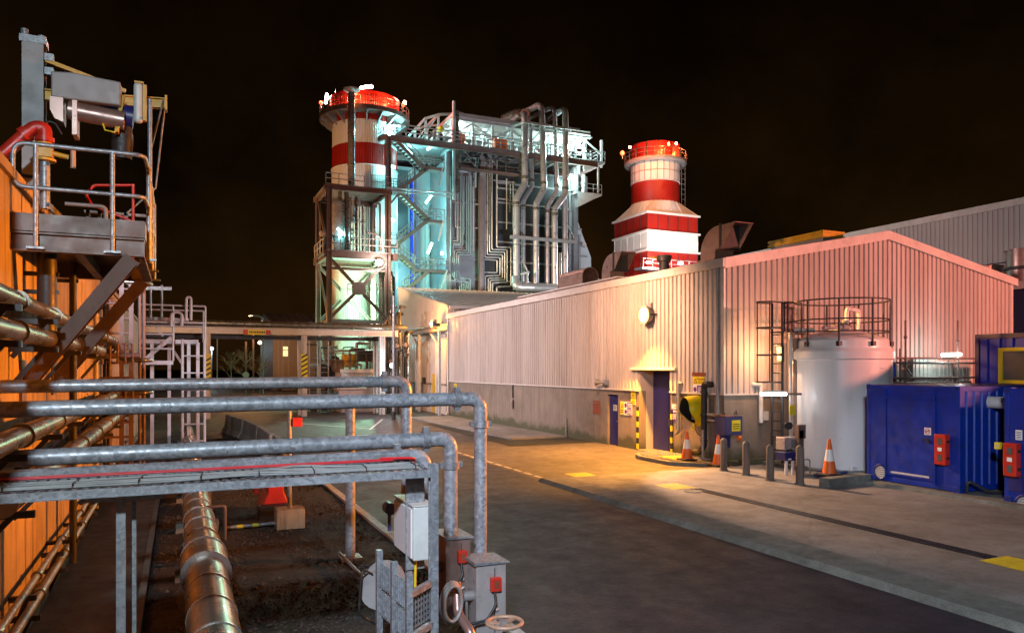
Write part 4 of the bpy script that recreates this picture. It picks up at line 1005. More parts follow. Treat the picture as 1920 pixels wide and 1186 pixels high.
for z in (1.22,1.29,1.36): b.box(c.x-.08,c.x+.18,WY0-.564,WY0-.56,z,z+.025)
b.build('label_print', M['signblack'], t)
b = MB(); b.box(c.x-.36,c.x-.05,WY0-.4,WY0-.02,.62,1.02); b.build('under_box', M['bluedark'], t)
b = MB(); b.sphere((c.x+.22,WY0-.5,.92),.09,12,8); b.build('red_knob', M['orange'], t)
for xx in (-.3,.2): MB().tube([(c.x+xx,WY0-.3,1.66),(c.x+xx+.05,WY0-.32,1.80),(c.x+xx+.1,WY0-.3,1.66)],.02,6).build('lifting_eye', M['dark'], t)
p = PY(1421,770,WY0); t = thing('corner_conduit','pale vent pipe with a bend on the gable plinth beside the navy cabinet','pipe',(p.x,WY0,1.2))
b = MB(); b.tube([(p.x-.25,WY0+.02,2.62),(p.x-.25,WY0-.14,2.62),(p.x,WY0-.14,2.62),(p.x,WY0-.14,1.35)],.075,10,bend=.1); b.build('pipe', M['white'], t)
b = MB(); b.box(p.x+.12,p.x+.32,WY0-.16,WY0-.02,1.42,1.72); b.build('switch_box', M['cabgrey'], t, bevel=.01)

# floodlights on walls
def floodlight(label, c, power, col, mat, axis=(-1,0,0), r=.17, grp=None, off=.35, lr=.1):
    t = thing('floodlight', label, 'lamp', c, grp); c = V(*c); a = V(*axis)
    s = a.cross(V(0,0,1)).normalized()
    b = MB(); b.tube([c-a*.04,c+a*.05,c+a*.10],[r*.92,r*.86,r*.45],20); b.build('lens', M[mat], t)
    b = MB(); b.tube([c-a*(r*1.5),c-a*.06,c+a*.04],[r*.55,r*1.15,r*1.2],20,caps=True); b.build('reflector', M['steelgrey'], t)
    b = MB(); b.bar(c+s*r*1.25+V(0,0,0),c+s*r*1.25-a*(r+.3),.03,.06); b.bar(c-s*r*1.25,c-s*r*1.25-a*(r+.3),.03,.06); b.bar(c-a*(r+.3)-s*r*1.25,c-a*(r+.3)+s*r*1.25,.03,.06); b.build('yoke', M['dark'], t)
    b = MB(); b.bar(c-a*(r*1.2)+V(0,0,r*.6),c-a*(r*1.2)+V(0,0,r*1.5),r*.8,r*.5); b.build('control_gear', M['steelgrey'], t)
    light(c+a*off+V(0,0,-.05), power, col, lr, t)
    return t
p = PX(1208,590,WX-.35); floodlight('bright sodium floodlight high on the long wall above the big door', p, 60, SOD, 'e_sodium', r=.30)

# roof gear
def cowl(label, x, y, z, w, h, ln, big=False):
    t = thing('roof_cowl', label, 'vent', (x,y,z))
    b = MB(); b.box(x-w/2-.1,x+w/2+.1,y-w/2-.1,y+w/2+.1,z-.5,z+.12); b.build('base', M['copper'], t)
    # square duct rising and turning towards the camera side (-Y)
    n = 9; ring = []
    R = w*.62
    path = [(0,0,0),(0,0,h*.35)] + [(0,-R+R*math.cos(a),h*.35+R*math.sin(a)) for a in [PI/2*k/n for k in range(1,n+1)]] + [(0,-R-ln,h*.35+R)]
    dirs = [(0,0,1),(0,0,1)] + [(0,-math.sin(a),math.cos(a)) for a in [PI/2*k/n for k in range(1,n+1)]] + [(0,-1,0)]
    vs = []
    for (px_,py_,pz_), d in zip(path, dirs):
        dv = V(*d); up = V(1,0,0).cross(dv)
        for su, sw in ((-1,-1),(1,-1),(1,1),(-1,1)):
            q = V(x,y,z)+V(px_,py_,pz_)+V(1,0,0)*(su*w/2)+up*(sw*w/2); vs.append(q)
    m = len(path); fs = [(i*4+k,i*4+(k+1)%4,(i+1)*4+(k+1)%4,(i+1)*4+k) for i in range(m-1) for k in range(4)]
    b = MB(); b.add(vs, fs); b.build('duct', M['copper'], t)
    e = V(x,y-R-ln,z+h*.35+R)
    b = MB(); b.box(x-w/2-.05,x+w/2+.05,e.y-.05,e.y+.05,e.z-w/2-.05,e.z+w/2+.05); each(b, 'flange', M['dark'], t)
    b = MB(); k = w/2
    b.prism([(0,-k),(0,k),(-.85*w,k)], (x-k,e.y-.05,e.z), (.02,0,0), (0,1,0), (0,0,1)); b.prism([(0,-k),(0,k),(-.85*w,k)], (x+k-.02,e.y-.05,e.z), (.02,0,0), (0,1,0), (0,0,1))
    b.box(x-k+.02,x+k-.02,e.y-.05-.85*w,e.y-.05,e.z+k-.02,e.z+k); b.build('rain_hood', M['copper'], t)
    return t
cowl('large square gooseneck roof cowl beside the striped bypass stack', 19.3, 23.5, gz(19.3)+.05, .88, 1.0, .22)
cowl('square gooseneck roof cowl in front of the foot of the striped stack', 18.2, 29.4, gz(18.2)+.05, .74, 1.2, .2)
t = thing('roof_vent', 'arched copper coloured roof ventilator with a round open mouth', 'vent', (18,32,gz(18)))
x0 = 18.0; zb = gz(18.0)-.1; n = 14; prof = [(-.45,0)] + [(-.45*math.cos(PI*k/n), .68+.45*math.sin(PI*k/n)) for k in range(n+1)] + [(.45,0)]
inn = [(u*.90, v*.95+.01) for u, v in prof]
b = MB(); vs = []; L_ = len(prof)
for yy in (31.1,33.6):
    for pr in (prof, inn): vs += [(x0+u,yy,zb+v) for u, v in pr]
fs = [(i,i+1,2*L_+i+1,2*L_+i) for i in range(L_-1)] + [(L_+i,3*L_+i,3*L_+i+1,L_+i+1) for i in range(L_-1)] + [(i,L_+i,L_+i+1,i+1) for i in range(L_-1)]
b.add(vs, fs); b.build('shroud', M['copper'], t)
b = MB(); b.prism(inn, (x0,33.2,zb), (0,.05,0), (1,0,0), (0,0,1)); b.build('rear_plate', M['copper'], t)
b = MB(); b.tube([(x0,33.1,zb+.6),(x0,32.5,zb+.6)],[.22,.1],14); b.build('mouth_glow', M['yellow'], t)  # yellow cone standing in for the yellow light inside the mouth
b = MB(); b.tube([(x0+.36,30.9,zb-.1),(x0+.36,30.9,zb+.55)],.07,10); b.build('pipe', M['galvs'], t)
p = PX(1245,495,17.2); t = thing('flue_stub', 'short dark flue stub with a collar on the roof edge', 'flue', (p.x,p.y,p.z-.5)); b = MB(); b.lathe(p.x,p.y,[(.20,p.z-.6),(.20,p.z+.1),(.27,p.z+.12),(.30,p.z+.32),(.0,p.z+.32)],16); b.build('stub', M['dark'], t)
b = MB(); b.tube([(p.x-.1,p.y,p.z+.26),(p.x-.55,p.y+.2,p.z+.26)],.03,6); b.build('arm', M['yellow'], t)
p = PX(1100,515,17.0); t = thing('roof_kerb', 'low copper coloured upstand along the roof edge behind the gutter', 'upstand', (p.x,p.y,p.z)); MB().box(16.9,17.5,27.0,37.0,gz(16.8)-.05,gz(17.2)+.16).build('upstand', M['copper'], t); MB().box(16.85,17.55,26.9,37.1,gz(17.2)+.16,gz(17.2)+.21).build('capping', M['cladtrim'], t)
t = thing('roof_skylight', 'long raised rooflight with an orange lit rim on the roof slope', 'rooflight', (22.5,22,7.6))
b = MB(); b.box(22.05,23.0,20.8,23.5,7.4,8.05); b.build('upstand', M['steelgrey'], t)
b = MB(); b.box(21.97,23.08,20.72,23.58,8.05,8.14); b.box(22.01,23.04,20.76,23.54,8.14,8.22); b.box(21.97,23.08,20.72,23.58,8.22,8.31); b.build('rim', M['yellow'], t)

# ================================================================ FAR TURBINE HALL (behind, right)
HX = 40.0
t = thing('turbine_hall', 'huge grey ribbed hall rising behind the gabled building', 'building', (HX+15,30,0))
b = MB(); b.corr((HX,60),(HX,4),5.8,11.7,(-1,0,0),.28,.05); b.build('wall', M['hall'], t)
b = MB(); b.box(HX-.15,HX+.05,4,60,11.62,11.98); b.build('parapet', M['cladtrim'], t)
b = MB(); b.box(HX-.10,HX-.06,33.8,34.0,5.8,11.6); b.build('panel_joint', M['dark'], t)
b = MB(); b.box(HX+.06,HX+30,4,60,0,11.8); b.build('core', M['dark'], t)
b = MB(); b.box(HX-5.2,HX-.2,4,60,0,6.7); b.build('lower_wall', M['navywall'], t)
b = MB(); b.box(HX-5.6,HX-.12,3.9,60,6.7,7.05); b.build('lower_roof', M['cladtrim'], t)
t2 = MB().box(HX+.5,HX+4,18,24,12.0,12.6).build('roof_box', M['steellight'], t)
for lab, px, py, r in (('grey ventilator drum on the lower roof right of the gable',1848,492,.72),('taller ventilator drum at the right picture edge on the lower roof',1922,482,.78)):
    p = PX(px, 512, HX-4.4); t = thing('roof_drum', lab, 'vent', (p.x,p.y,7.05)); h = .95 if px < 1900 else 1.5
    b = MB(); b.lathe(p.x,p.y,[(r,7.05),(r,7.05+h),(r+.05,7.05+h),(r+.05,7.10+h),(0,7.10+h)],22); b.build('drum', M['copper'], t)
    b = MB(); b.lathe(p.x,p.y,[(r+.02,7.05+h*.4),(r+.06,7.05+h*.42),(r+.06,7.05+h*.48),(r+.02,7.05+h*.5)],22); b.build('band', M['dark'], t)
t = thing('roof_handrail','thin dark handrail along the lower roof beside the ventilator drums','railing',(HX-4.9,22,7.05)); b = MB(); rails(b,[(HX-5.0,10,7.05),(HX-5.0,34,7.05)],1.0,.03,(.5,),2.5); b.build('rail', M['dark'], t)

# ================================================================ STORAGE TANK and its gear
TX, TY, TR = 19.05, 17.25, 1.46
t = thing('storage_tank', 'white cylindrical plastic storage tank with a railed top in front of the gable', 'tank', (TX,TY,.0))
b = MB(); b.lathe(TX,TY,[(TR,.12),(TR,3.42),(TR+.02,3.44)],64); b.build('shell', M['white'], t)
b = MB(); b.lathe(TX,TY,[(TR+.0,3.40),(TR+.06,3.44),(TR+.06,3.66),(TR+.01,3.76),(TR-.05,3.76),(TR-.07,4.00),(TR-.12,4.06)],64,soft=False); b.build('shoulder', M['white'], t)
b = MB(); b.lathe(TX,TY,[(TR-.10,4.04),(.9,4.22),(.35,4.34),(.3,4.5),(.0,4.5)],48,soft=True); b.build('lid', M['white'], t)
b = MB()
for hh in (.62,1.22,.25): 
    b.tube([(TX+1.40*math.cos(2*PI*i/40),TY+1.40*math.sin(2*PI*i/40),4.02+hh) for i in range(40)],.024,6,closed=True)
for i in range(9):
    a = 2*PI*i/9+.35; b.tube([(TX+1.40*math.cos(a),TY+1.40*math.sin(a),3.88),(TX+1.40*math.cos(a),TY+1.40*math.sin(a),5.24)],.03,6)
b.build('guard_rail', M['dark'], t)
for i in range(9):
    a = 2*PI*i/9+.35; bb = MB(); bb.box(TX+1.42*math.cos(a)-.06,TX+1.42*math.cos(a)+.06,TY+1.42*math.sin(a)-.06,TY+1.42*math.sin(a)+.06,3.82,3.96); bb.build('rail_foot', M['black'], t)
b = MB(); b.tube([(TX-.2,TY-.4,4.4),(TX-.2,TY-.4,5.0),(TX+.9,TY+.1,5.0),(TX+1.0,TY+.2,4.2)],.06,10,bend=.2); b.build('vent_pipe', M['white'], t)
b = MB(); b.tube([(TX-1.45,TY-.65,4.35),(TX-.25,TY-.5,4.42)],.06,10); b.tube([(TX-.6,TY-.55,4.42),(TX-.2,TY-.42,4.42)],.10,10); b.lathe(TX-.2,TY-.4,[(.0,4.62),(.16,4.62),(.16,4.56),(0,4.56)],12); b.build('inlet_valve', M['galvs'], t)
aL = math.atan2(.449,-.89)
q = V(TX+1.56*math.cos(aL),TY+1.56*math.sin(aL),0)
b = MB(); b.tube([q+V(0,0,.1),q+V(0,0,4.35),V(TX-.9,TY+.2,4.35)],.055,10,bend=.1); b.build('fill_pipe', M['cladtrim'], t)
b = MB(); b.box(q.x-.02,q.x+.12,q.y-.26,q.y-.12,.1,4.1); b.build('cable_duct', M['steelbrown'], t)
b = MB(); p = PD(1480,770,22.6); b.box(p.x-.01,p.x+.22,p.y-.02,p.y,p.z-.12,p.z+.18); g = b.build('hazard_label', M['signyellow'], t)
b = MB(); p = PD(1477,797,22.6); b.tube([p,p+V(-.05,-.1,0)],.12,16); b.build('dial_gauge', M['black'], t)
p = PD(1643,672,22.2); b = MB()
b.prism([(-.13,-.14),(.02,-.16),(.14,-.02),(.13,.15),(.0,.12),(-.12,.0)], (p.x,p.y,p.z), (.3,.3,0), (RX,RY,0), (0,0,1)); b.build('leaf_mark', M['steelgrey'], t)
b = MB(); b.bar(p+V(-.2*RX,-.2*RY,-.28)+V(.05,.05,0),p+V(.2*RX,.2*RY,-.28)+V(.05,.05,0),.2,.02); b.build('mark_line', M['cabgrey'], t)
b = MB(); b.lathe(TX,TY,[(TR+.25,.07),(TR+.25,.13),(0,.13)],48); g = b.build('base_slab', M['kerb'], t)
for i in range(7):
    a = -2.6+.42*i; bb = MB(); bb.box(TX+1.5*math.cos(a)-.09,TX+1.5*math.cos(a)+.09,TY+1.5*math.sin(a)-.05,TY+1.5*math.sin(a)+.05,.12,.24); bb.build('anchor_lug', M['white'], t)
# cage ladder beside the tank
LX, LY = 17.15, 18.0
t = thing('tank_ladder', 'dark hooped access ladder standing beside the white tank', 'ladder', (LX,LY,0))
b = MB()
for yy in (LY-.22,LY+.22): b.tube([(LX,yy,0),(LX,yy,5.2)],.04,8)
b.box(LX+.05,LX+.42,LY-.28,LY-.22,4.3,5.2); b.build('stile', M['dark'], t)
b = MB(); z = .3
while z < 4.4: b.tube([(LX,LY-.22,z),(LX,LY+.22,z)],.02,6); z += .3
each(b,'rung', M['dark'], t)
for z in (2.72,3.56,4.40,5.20):
    bb = MB(); bb.tube([(LX,LY-.22,z),(LX-.55,LY-.30,z),(LX-.82,LY,z),(LX-.55,LY+.30,z),(LX,LY+.22,z)],.028,6,bend=.2)
    bb.build('hoop', M['dark'], t)
b = MB()
for dx, dy in ((-.56,-.27),(-.80,0),(-.56,.27)): b.tube([(LX+dx,LY+dy,2.72),(LX+dx,LY+dy,5.2)],.02,6)
b.build('cage_bar', M['dark'], t)
b = MB(); b.box(LX+.0,LX+.9,LY-.3,LY+.3,4.26,4.30); b.tube([(LX,LY-.3,5.2),(LX+.7,LY-.3,5.2),(LX+.7,LY-.3,4.3)],.028,6); b.build('landing', M['dark'], t)
for z in (1.0,2.35): MB().tube([(LX,LY+.2,z),(TX-TR+.1,TY+.1,z)],.035,6).build('stay', M['dark'], t)
p = PD(1451,738,22.9); t = thing('tube_light', 'glowing white tube light across the tank ladder', 'lamp', p)
MB().tube([p+V(-.40*RX,-.40*RY,0),p+V(.38*RX,.38*RY,0)],.058,12).build('tube', M['e_white'], t); MB().bar(p+V(-.3*RX,-.3*RY,.075)+V(.05,.1,0),p+V(.3*RX,.3*RY,.075)+V(.05,.1,0),.08,.04).build('bracket', M['dark'], t)
light(p+V(-.06,-.25,-.12), 16, WHITE, .1, t); light(p+V(.1,.5,0), 12, WHITE, .08, t)
p = PD(1462,663,23.6); t = thing('bulkhead_light', 'amber bulkhead light glowing behind the tank ladder', 'lamp', p)
MB().box(p.x-.05,p.x+.05,p.y-.07,p.y+.07,p.z-.22,p.z+.22).build('lens', M['e_amber'], t, bevel=.03); MB().box(p.x+.05,p.x+.10,p.y-.09,p.y+.09,p.z-.25,p.z+.25).build('housing', M['dark'], t)
light(p+V(-.12,.3,0), 170, (1,.46,.20), .08, t)
# small things round the tank
p = PD(1478,885,21.7); t = thing('drip_tray', 'small navy trough on white legs at the foot of the tank', 'trough', (p.x,p.y,.07))
b = MB(); b.prism([(-.28,.42),(.28,.42),(.33,.66),(-.33,.66)], (p.x,p.y-.2,.07), (0,.4,0), (1,0,0), (0,0,1)); b.build('trough', M['bluedark'], t, bevel=.01)
for dx in (-.2,.05): MB().tube([(p.x+dx,p.y-.12,.07),(p.x+dx,p.y-.12,.5)],.045,8).build('leg', M['white'], t)
b = MB(); b.tube([(p.x-.05,p.y,.72),(p.x-.05,p.y,.78),(p.x+.15,p.y,.78),(p.x+.15,p.y,.72)],.02,6,bend=.03); b.build('handle', M['black'], t)
b = MB(); b.box(p.x-.2,p.x-.08,p.y-.206,p.y-.2,.52,.56); b.box(p.x+.06,p.x+.2,p.y-.206,p.y-.2,.56,.59); b.build('label', M['signwhite'], t)
p = PD(1480,832,22.0); t = thing('tap_box', 'grey open metal tap box on the side of the tank', 'box', (p.x,p.y,p.z-.2))
b = MB(); b.prism([(-.28,-.16),(.22,-.16),(.26,.2),(-.28,.2)], (p.x,p.y-.1,p.z), (0,.35,0), (1,0,0), (0,0,1)); b.build('case', M['boxpink'], t, bevel=.01)
b = MB(); b.box(p.x-.02,p.x+.2,p.y-.107,p.y-.1,p.z-.12,p.z+.15); b.build('opening', M['steelgrey'], t)
t = thing('vertical_duct','brown vertical trunk in front of the white tank beside the fill pipe','trunk',PD(1502,880,21.6)); p = PD(1500,860,21.8)
b = MB(); b.box(p.x-.08,p.x+.10,p.y-.05,p.y+.1,.07,1.35); b.box(p.x-.1,p.x+.18,p.y-.05,p.y+.1,1.1,1.5); b.build('trunk', M['steelbrown'], t, bevel=.01)
t = thing('tank_loop','thin grey pipe loop against the tank behind the last wooden bollard','pipe',PD(1512,880,21.8)); p = PD(1512,870,21.9)
MB().tube([p+V(-.1,0,-.3),p+V(-.1,0,.15),p+V(.08,-.05,.15),p+V(.08,-.05,-.5)],.02,6,bend=.06).build('loop', M['galvs'], t)

def bollard(label, px, py, h, lean=0):
    c = PZ(px,py,.075); t = thing('bollard', label, 'bollard', c, 'weathered bollards along the tank apron')
    b = MB(); r = .105; n = 14; ang = random.random()
    prof = [(r*1.02,.075),(r,.3),(r*.97,h*.7),(r,h-.03),(r*.8,h+.02),(r*.3,h+.06),(0,h+.065)]
    b.lathe(c.x,c.y,prof,n,soft=True); each(b, 'post', M['wood'], t)
    b = MB(); b.lathe(c.x,c.y,[(r*1.35,.07),(r*1.3,.10),(r,.10)],n); each(b, 'collar', M['kerb'], t)
    return t
bollard('weathered bollard in front of the building corner and second cone',1357,882,1.0); bollard('weathered bollard in front of the navy cabinet',1399,890,1.0)
bollard('dark weathered bollard just left of the small navy trough',1444,900,1.0); bollard('weathered bollard with a pale split side, in front of the tank pipes',1500,907,1.05)
def cone(label, px, py, z=.075, h=.95, flat=False):
    c = PZ(px,py,z); t = thing('traffic_cone', label, 'cone', c)
    b = MB(); b.prism([(-.25,-.25),(.25,-.25),(.25,.25),(-.25,.25)], c, (0,0,.06), (1,0,0), (0,1,0)); b.build('base', M['black'], t, bevel=.02)
    def rr(f): return .185-.15*f
    seg = [(0,.36,'orange','body'),(.36,.70,'conewhite','sleeve'),(.70,1.0,'orange','tip')]
    for f0, f1, m, nm in seg:
        bb = MB(); bb.lathe(c.x,c.y,[(rr(f0),c.z+.06+f0*h),(rr(f1),c.z+.06+f1*h)]+([(.0,c.z+.06+f1*h+.01)] if f1 == 1 else []),24); bb.build(nm, M[m], t)
    return t
cone('traffic cone standing on the gravel island by the phone hood',1288,862,.13,.9); cone('traffic cone half hidden behind a bollard at the building corner',1347,873,.08,.9)
cone('traffic cone on a heavy black foot beside the white tank',1555,890,.24,.92)
p = PZ(1560,893,.075); t = thing('rubber_foot','pile of dark rubber feet under the cone by the tank','weight',p); b = MB(); b.box(p.x-.42,p.x+.42,p.y-.3,p.y+.3,.075,.16); b.box(p.x-.3,p.x+.36,p.y-.25,p.y+.3,.16,.25); b.build('slab', M['navybox'], t, bevel=.04)
t = thing('concrete_beam','dark concrete beam lying in front of the tank','kerb block',PZ(1570,905)); p, q = PZ(1545,915,.07), PZ(1625,905,.07); b = MB(); b.bar(p+V(.1,.1,.12),q+V(.1,.1,.12),.3,.24); b.build('beam', M['kerb'], t, bevel=.01)
t = thing('bund_kerb','low mossy concrete kerb running along the foot of the gable wall','kerb',(17.5,18.9,0)); b = MB(); b.box(16.3,17.9,WY0-.75,WY0-.55,.0,.25); b.box(16.3,30,WY0-.55,WY0-.02,.0,.16); b.build('upstand', M['plinth'], t, bevel=.01)
b = MB(); b.box(17.2,18.3,17.9,18.5,.075,.22); b.box(17.0,17.3,16.9,18.5,.076,.2); b.build('step', M['kerb'], t)
# gravel island by the phone hood
t = thing('gravel_island','raised kerbed half round bed of stones under the phone hood','kerb bed',(15.2,21,0))
cx, cy = WX, 21.0; out = [(cx, cy+1.9)]
for k in range(13):
    a = PI/2 + (PI*.5)*k/12; out.append((cx-.35+1.35*math.cos(a), cy+.55+1.35*math.sin(a)))
out += [(cx-1.75+.05,cy-1.0),(cx-1.0,cy-1.75),(cx,cy-1.75)]
b = MB(); b.prism(out, (0,0,0), (0,0,.13), (1,0,0), (0,1,0)); b.build('kerb', M['kerb'], t)
ins = [(cx+(x-cx)*.90, cy+.0+(y-cy)*.93) for x, y in out]
b = MB(); b.prism(ins, (0,0,.10), (0,0,.038), (1,0,0), (0,1,0)); b.build('fill', M['gravel'], t)
b = MB()
for k in range(1500):
    x = random.uniform(cx-1.5,cx-.05); y = random.uniform(cy-1.2,cy+1.7)
    if (x-cx+.3)**2/1.75 + (y-cy-.2)**2/2.4 > 1: continue
    r = random.uniform(.02,.045); q = [(x+r*dx*random.uniform(.7,1.2),y+r*dy*random.uniform(.7,1.2),.14+r*dz*.6) for dx,dy,dz in ((1,0,0),(-1,0,0),(0,1,0),(0,-1,0),(0,0,1),(0,0,-.5))]
    b.add(q, [(0,2,4),(2,1,4),(1,3,4),(3,0,4)])
g = b.build('pebbles', M['stone2'], t); g['kind'] = 'stuff'
MB().box(cx-1.25,cx-.45,cy-.75,cy+.25,.142,.15).build('yellow_cover', M['yellowpaint'], t)

# ================================================================ CONTAINERS
def container(label, x, y0, y1, ln, door=True):
    z0, z1 = .16, 2.72
    t = thing('container', label, 'container', (x+ln/2,(y0+y1)/2,z0))
    b = MB(); b.box(x+.04,x+ln-.04,y0+.05,y1-.05,z0+.06,z1-.05); b.build('core', M['bluedark'], t)
    b = MB(); b.box(x+.01,x+.05,y0+.10,y1-.10,z0+.12,z1-.1); b.build('end_wall', M['blue'], t)
    b = MB()
    for yy in (y0,y1-.10): b.box(x,x+.14,yy,yy+.10,z0+.1,z1-.1); b.box(x+ln-.14,x+ln,yy,yy+.10,z0+.1,z1-.1)
    b.box(x,x+.1,y0+.10,y1-.10,z1-.14,z1-.02); b.box(x,x+.1,y0+.10,y1-.10,z0+.02,z0+.14)
    for yy in (y0,y1-.08): b.box(x+.14,x+ln-.14,yy,yy+.08,z1-.13,z1-.015); b.box(x+.14,x+ln-.14,yy,yy+.08,z0+.02,z0+.16)
    b.build('frame', M['blue'], t, bevel=.008)
    for yy in (y0-.005,y1-.165):
        for zz in (z0,z1-.13):
            bb = MB(); bb.box(x-.012,x+.165,yy,yy+.17,zz,zz+.13); g = bb.build('corner_casting', M['blue'], t, bevel=.01)
            MB().box(x-.014,x-.012,yy+.05,yy+.12,zz+.035,zz+.095).build('slot', M['black'], g)
    b = MB(); b.corr((x+.16,y0+.03),(x+ln-.16,y0+.03),z0+.16,z1-.13,(0,-1,0),.28,.035); b.corr((x+.16,y1-.03),(x+ln-.16,y1-.03),z0+.16,z1-.13,(0,1,0),.28,.035); b.build('side_wall', M['blue'], t)
    b = MB(); 
    n = int(ln/.3)
    for k in range(n): b.box(x+.2+.3*k,x+.36+.3*k,y0+.12,y1-.12,z1-.05,z1-.01)
    b.build('roof', M['bluedark'], t)
    return t
CX = 17.05
Ya, Yb = PX(1800,930,CX).y, PX(1625,905,CX).y
t = container('blue container with a closed door and round porthole, in front of the tank', CX, Ya, Yb, 9.0); z0 = .16
ya, yb = PX(1752,800,CX).y, PX(1664,800,CX).y
d = MB().box(CX-.03,CX+.008,ya,yb,.36,2.36).build('door', M['blue'], t, bevel=.006)
b = MB(); b.box(CX-.075,CX-.03,ya+.08,ya+.16,1.30,1.34); b.box(CX-.09,CX-.06,ya+.08,ya+.24,1.36,1.40); b.build('handle', M['black'], d)
MB().box(CX-.034,CX-.03,ya+.12,yb-.12,.42,.47).build('kick_strip', M['steellight'], d)
b = MB()
for yy in (ya-.05,yb+.015): b.box(CX-.045,CX+.008,yy,yy+.035,.28,2.62)
b.box(CX-.055,CX+.008,ya-.05,yb+.05,2.36,2.42); b.build('door_frame', M['blue'], t)
p = PX(1741,808,CX); g = MB().box(CX-.036,CX-.030,p.y-.09,p.y+.09,p.z-.09,p.z+.09).build('no_smoking_sign', M['signwhite'], d)
MB().tube([(CX-.040,p.y+.062*math.cos(2*PI*i/20),p.z+.062*math.sin(2*PI*i/20)) for i in range(20)],.009,6,closed=True).build('ring', M['red'], g)
MB().box(CX-.039,CX-.036,p.y-.035,p.y+.035,p.z-.01,p.z+.014).build('symbol', M['signblack'], g)
MB().bar((CX-.041,p.y-.045,p.z+.045),(CX-.041,p.y+.045,p.z-.045),.004,.013).build('slash', M['red'], g)
def porthole(t, px, py):
    p = PX(px,py,CX); r = .185
    b = MB(); b.tube([(CX-.004,p.y+r*math.cos(2*PI*i/28),p.z+r*math.sin(2*PI*i/28)) for i in range(28)],.03,8,closed=True); b.build('porthole_rim', M['bluedark'], t)
    b = MB(); b.tube([(CX+.012,p.y,p.z),(CX-.012,p.y,p.z)],r,24); b.build('porthole', M['cabgrey'], t)
    b = MB()
    for k in range(5): b.box(CX-.02,CX-.012,p.y-r*.8,p.y+r*.8,p.z-.12+.055*k,p.z-.10+.055*k)
    b.build('porthole_louvre', M['steelgrey'], t)
porthole(t,1651,884)
def firebox(label, px, py):
    p = PX(px,py,CX-.1); t = thing('extinguisher_box', label, 'fire box', (CX-.1,p.y,p.z-.36), )
    g = MB().box(CX-.20,CX-.02,p.y-.15,p.y+.15,p.z-.37,p.z+.37).build('case', M['red'], t, bevel=.02)
    for z0_, z1_, m in ((.12,.27,'glassdark'),(-.04,.05,'signwhite'),(-.28,-.12,'glassdark')): MB().box(CX-.206,CX-.198,p.y-.055,p.y+.055,p.z+z0_,p.z+z1_).build('window' if m == 'glassdark' else 'label', M[m], t)
    for z in (.2,-.2): MB().box(CX-.16,CX-.06,p.y-.165,p.y-.15,p.z+z-.03,p.z+z+.03).build('hinge', M['black'], t)
firebox('red extinguisher box on the blue container beside its door',1767,842)
Yc = PX(1883,800,CX).y
t = container('second blue container cut off by the right picture edge', CX, Yc-2.44, Yc, 9.0); porthole(t,1921,945)
p = PX(1911,815,CX); g = MB().box(CX-.018,CX-.010+.012,p.y-.07,p.y+.07,p.z-.11,p.z+.11).build('data_label', M['signwhite'], t)
b = MB()
for k in range(5): b.box(CX-.021,CX-.018,p.y-.05,p.y+.05,p.z-.085+.037*k,p.z-.07+.037*k)
b.build('label_print', M['signblack'], t)
firebox('red extinguisher box on the second blue container',1898,861)
MB().box(CX-.01,CX+.02,Yc-.40,Yc-.10,.4,.8).build('lower_panel', M['bluedark'], t)
p = PX(1873,835,CX+.1); t = thing('push_button','small cream push button box in the gap between the containers','switch',p); MB().box(CX+.05,CX+.15,p.y-.05,p.y+.08,p.z-.08,p.z+.08).build('box', M['signyellow'], t, bevel=.01); MB().box(CX+.04,CX+.05,p.y-.02,p.y+.04,p.z-.03,p.z+.03).build('button', M['cabgrey'], t)
p = PD(1880,760,19.5); t = thing('exhaust_duct','pale round duct bridging the gap between the two blue containers','duct',p); MB().tube([V(CX+1.1,Yc-.05,2.32),V(CX+1.1,Ya+.05,2.32)],.15,18).build('duct', M['cladtrim'], t)
b = MB(); q = p; MB().tube([V(CX+1.1,Yc+.25,2.32),V(CX+1.1,Yc+.32,2.32)],.17,18).build('duct_band', M['steelgrey'], t)
t = thing('container_plinth','dark concrete strip the blue containers stand on','plinth',(CX+4,11,0)); b = MB(); b.box(CX-.35,CX+9,8.0,Yb+.3,.0,.16); b.build('slab', M['kerb'], t, bevel=.01)
t = thing('gap_hose','dark hose lying in the gap between the containers','hose',PX(1810,925,CX+.3)); MB().tube([(CX+.1,Ya-.1,.2),(CX+.05,Ya-.15,.5),(CX+.5,Ya-.4,.22),(CX+1.2,Yc+.3,.2)],.035,8,bend=.15).build('hose', M['dark'], t)
# site cabin behind
X0 = 22.0; pa = PX(1832,627,X0); pb_ = PX(1935,627,X0)
t = thing('site_cabin','navy ribbed cabin with an orange lit window behind the blue containers','cabin',(X0+3,(pa.y+pb_.y)/2,0))
zt_ = pa.z
b = MB(); b.corr((X0,pa.y),(X0,pa.y-7),1.4,zt_-.12,(-1,0,0),.36,.05); b.build('wall', M['bluepipe'], t)
b = MB(); b.box(X0+.03,X0+6,pa.y-7,pa.y,1.3,zt_-.05); b.build('core', M['bluedark'], t)
b = MB(); b.box(X0-.07,X0+.02,pa.y-7,pa.y+.02,zt_-.14,zt_); b.box(X0-.07,X0+.02,pa.y-.10,pa.y+.02,1.3,zt_-.14); b.build('frame', M['bluedark'], t)
w0, w1 = PX(1872,700,X0-.08).y, PX(1945,700,X0-.08).y; zt2, zb2 = PX(1872,652,X0).z, PX(1872,718,X0).z
g = MB(); g.box(X0-.10,X0-.05,w1,w0,zt2-.10,zt2); g.box(X0-.10,X0-.05,w1,w0,zb2,zb2+.1); g.box(X0-.10,X0-.05,w0-.14,w0,zb2+.1,zt2-.1); g.box(X0-.10,X0-.05,w1,w1+.14,zb2+.1,zt2-.1); g = g.build('window', M['signyellow'], t)
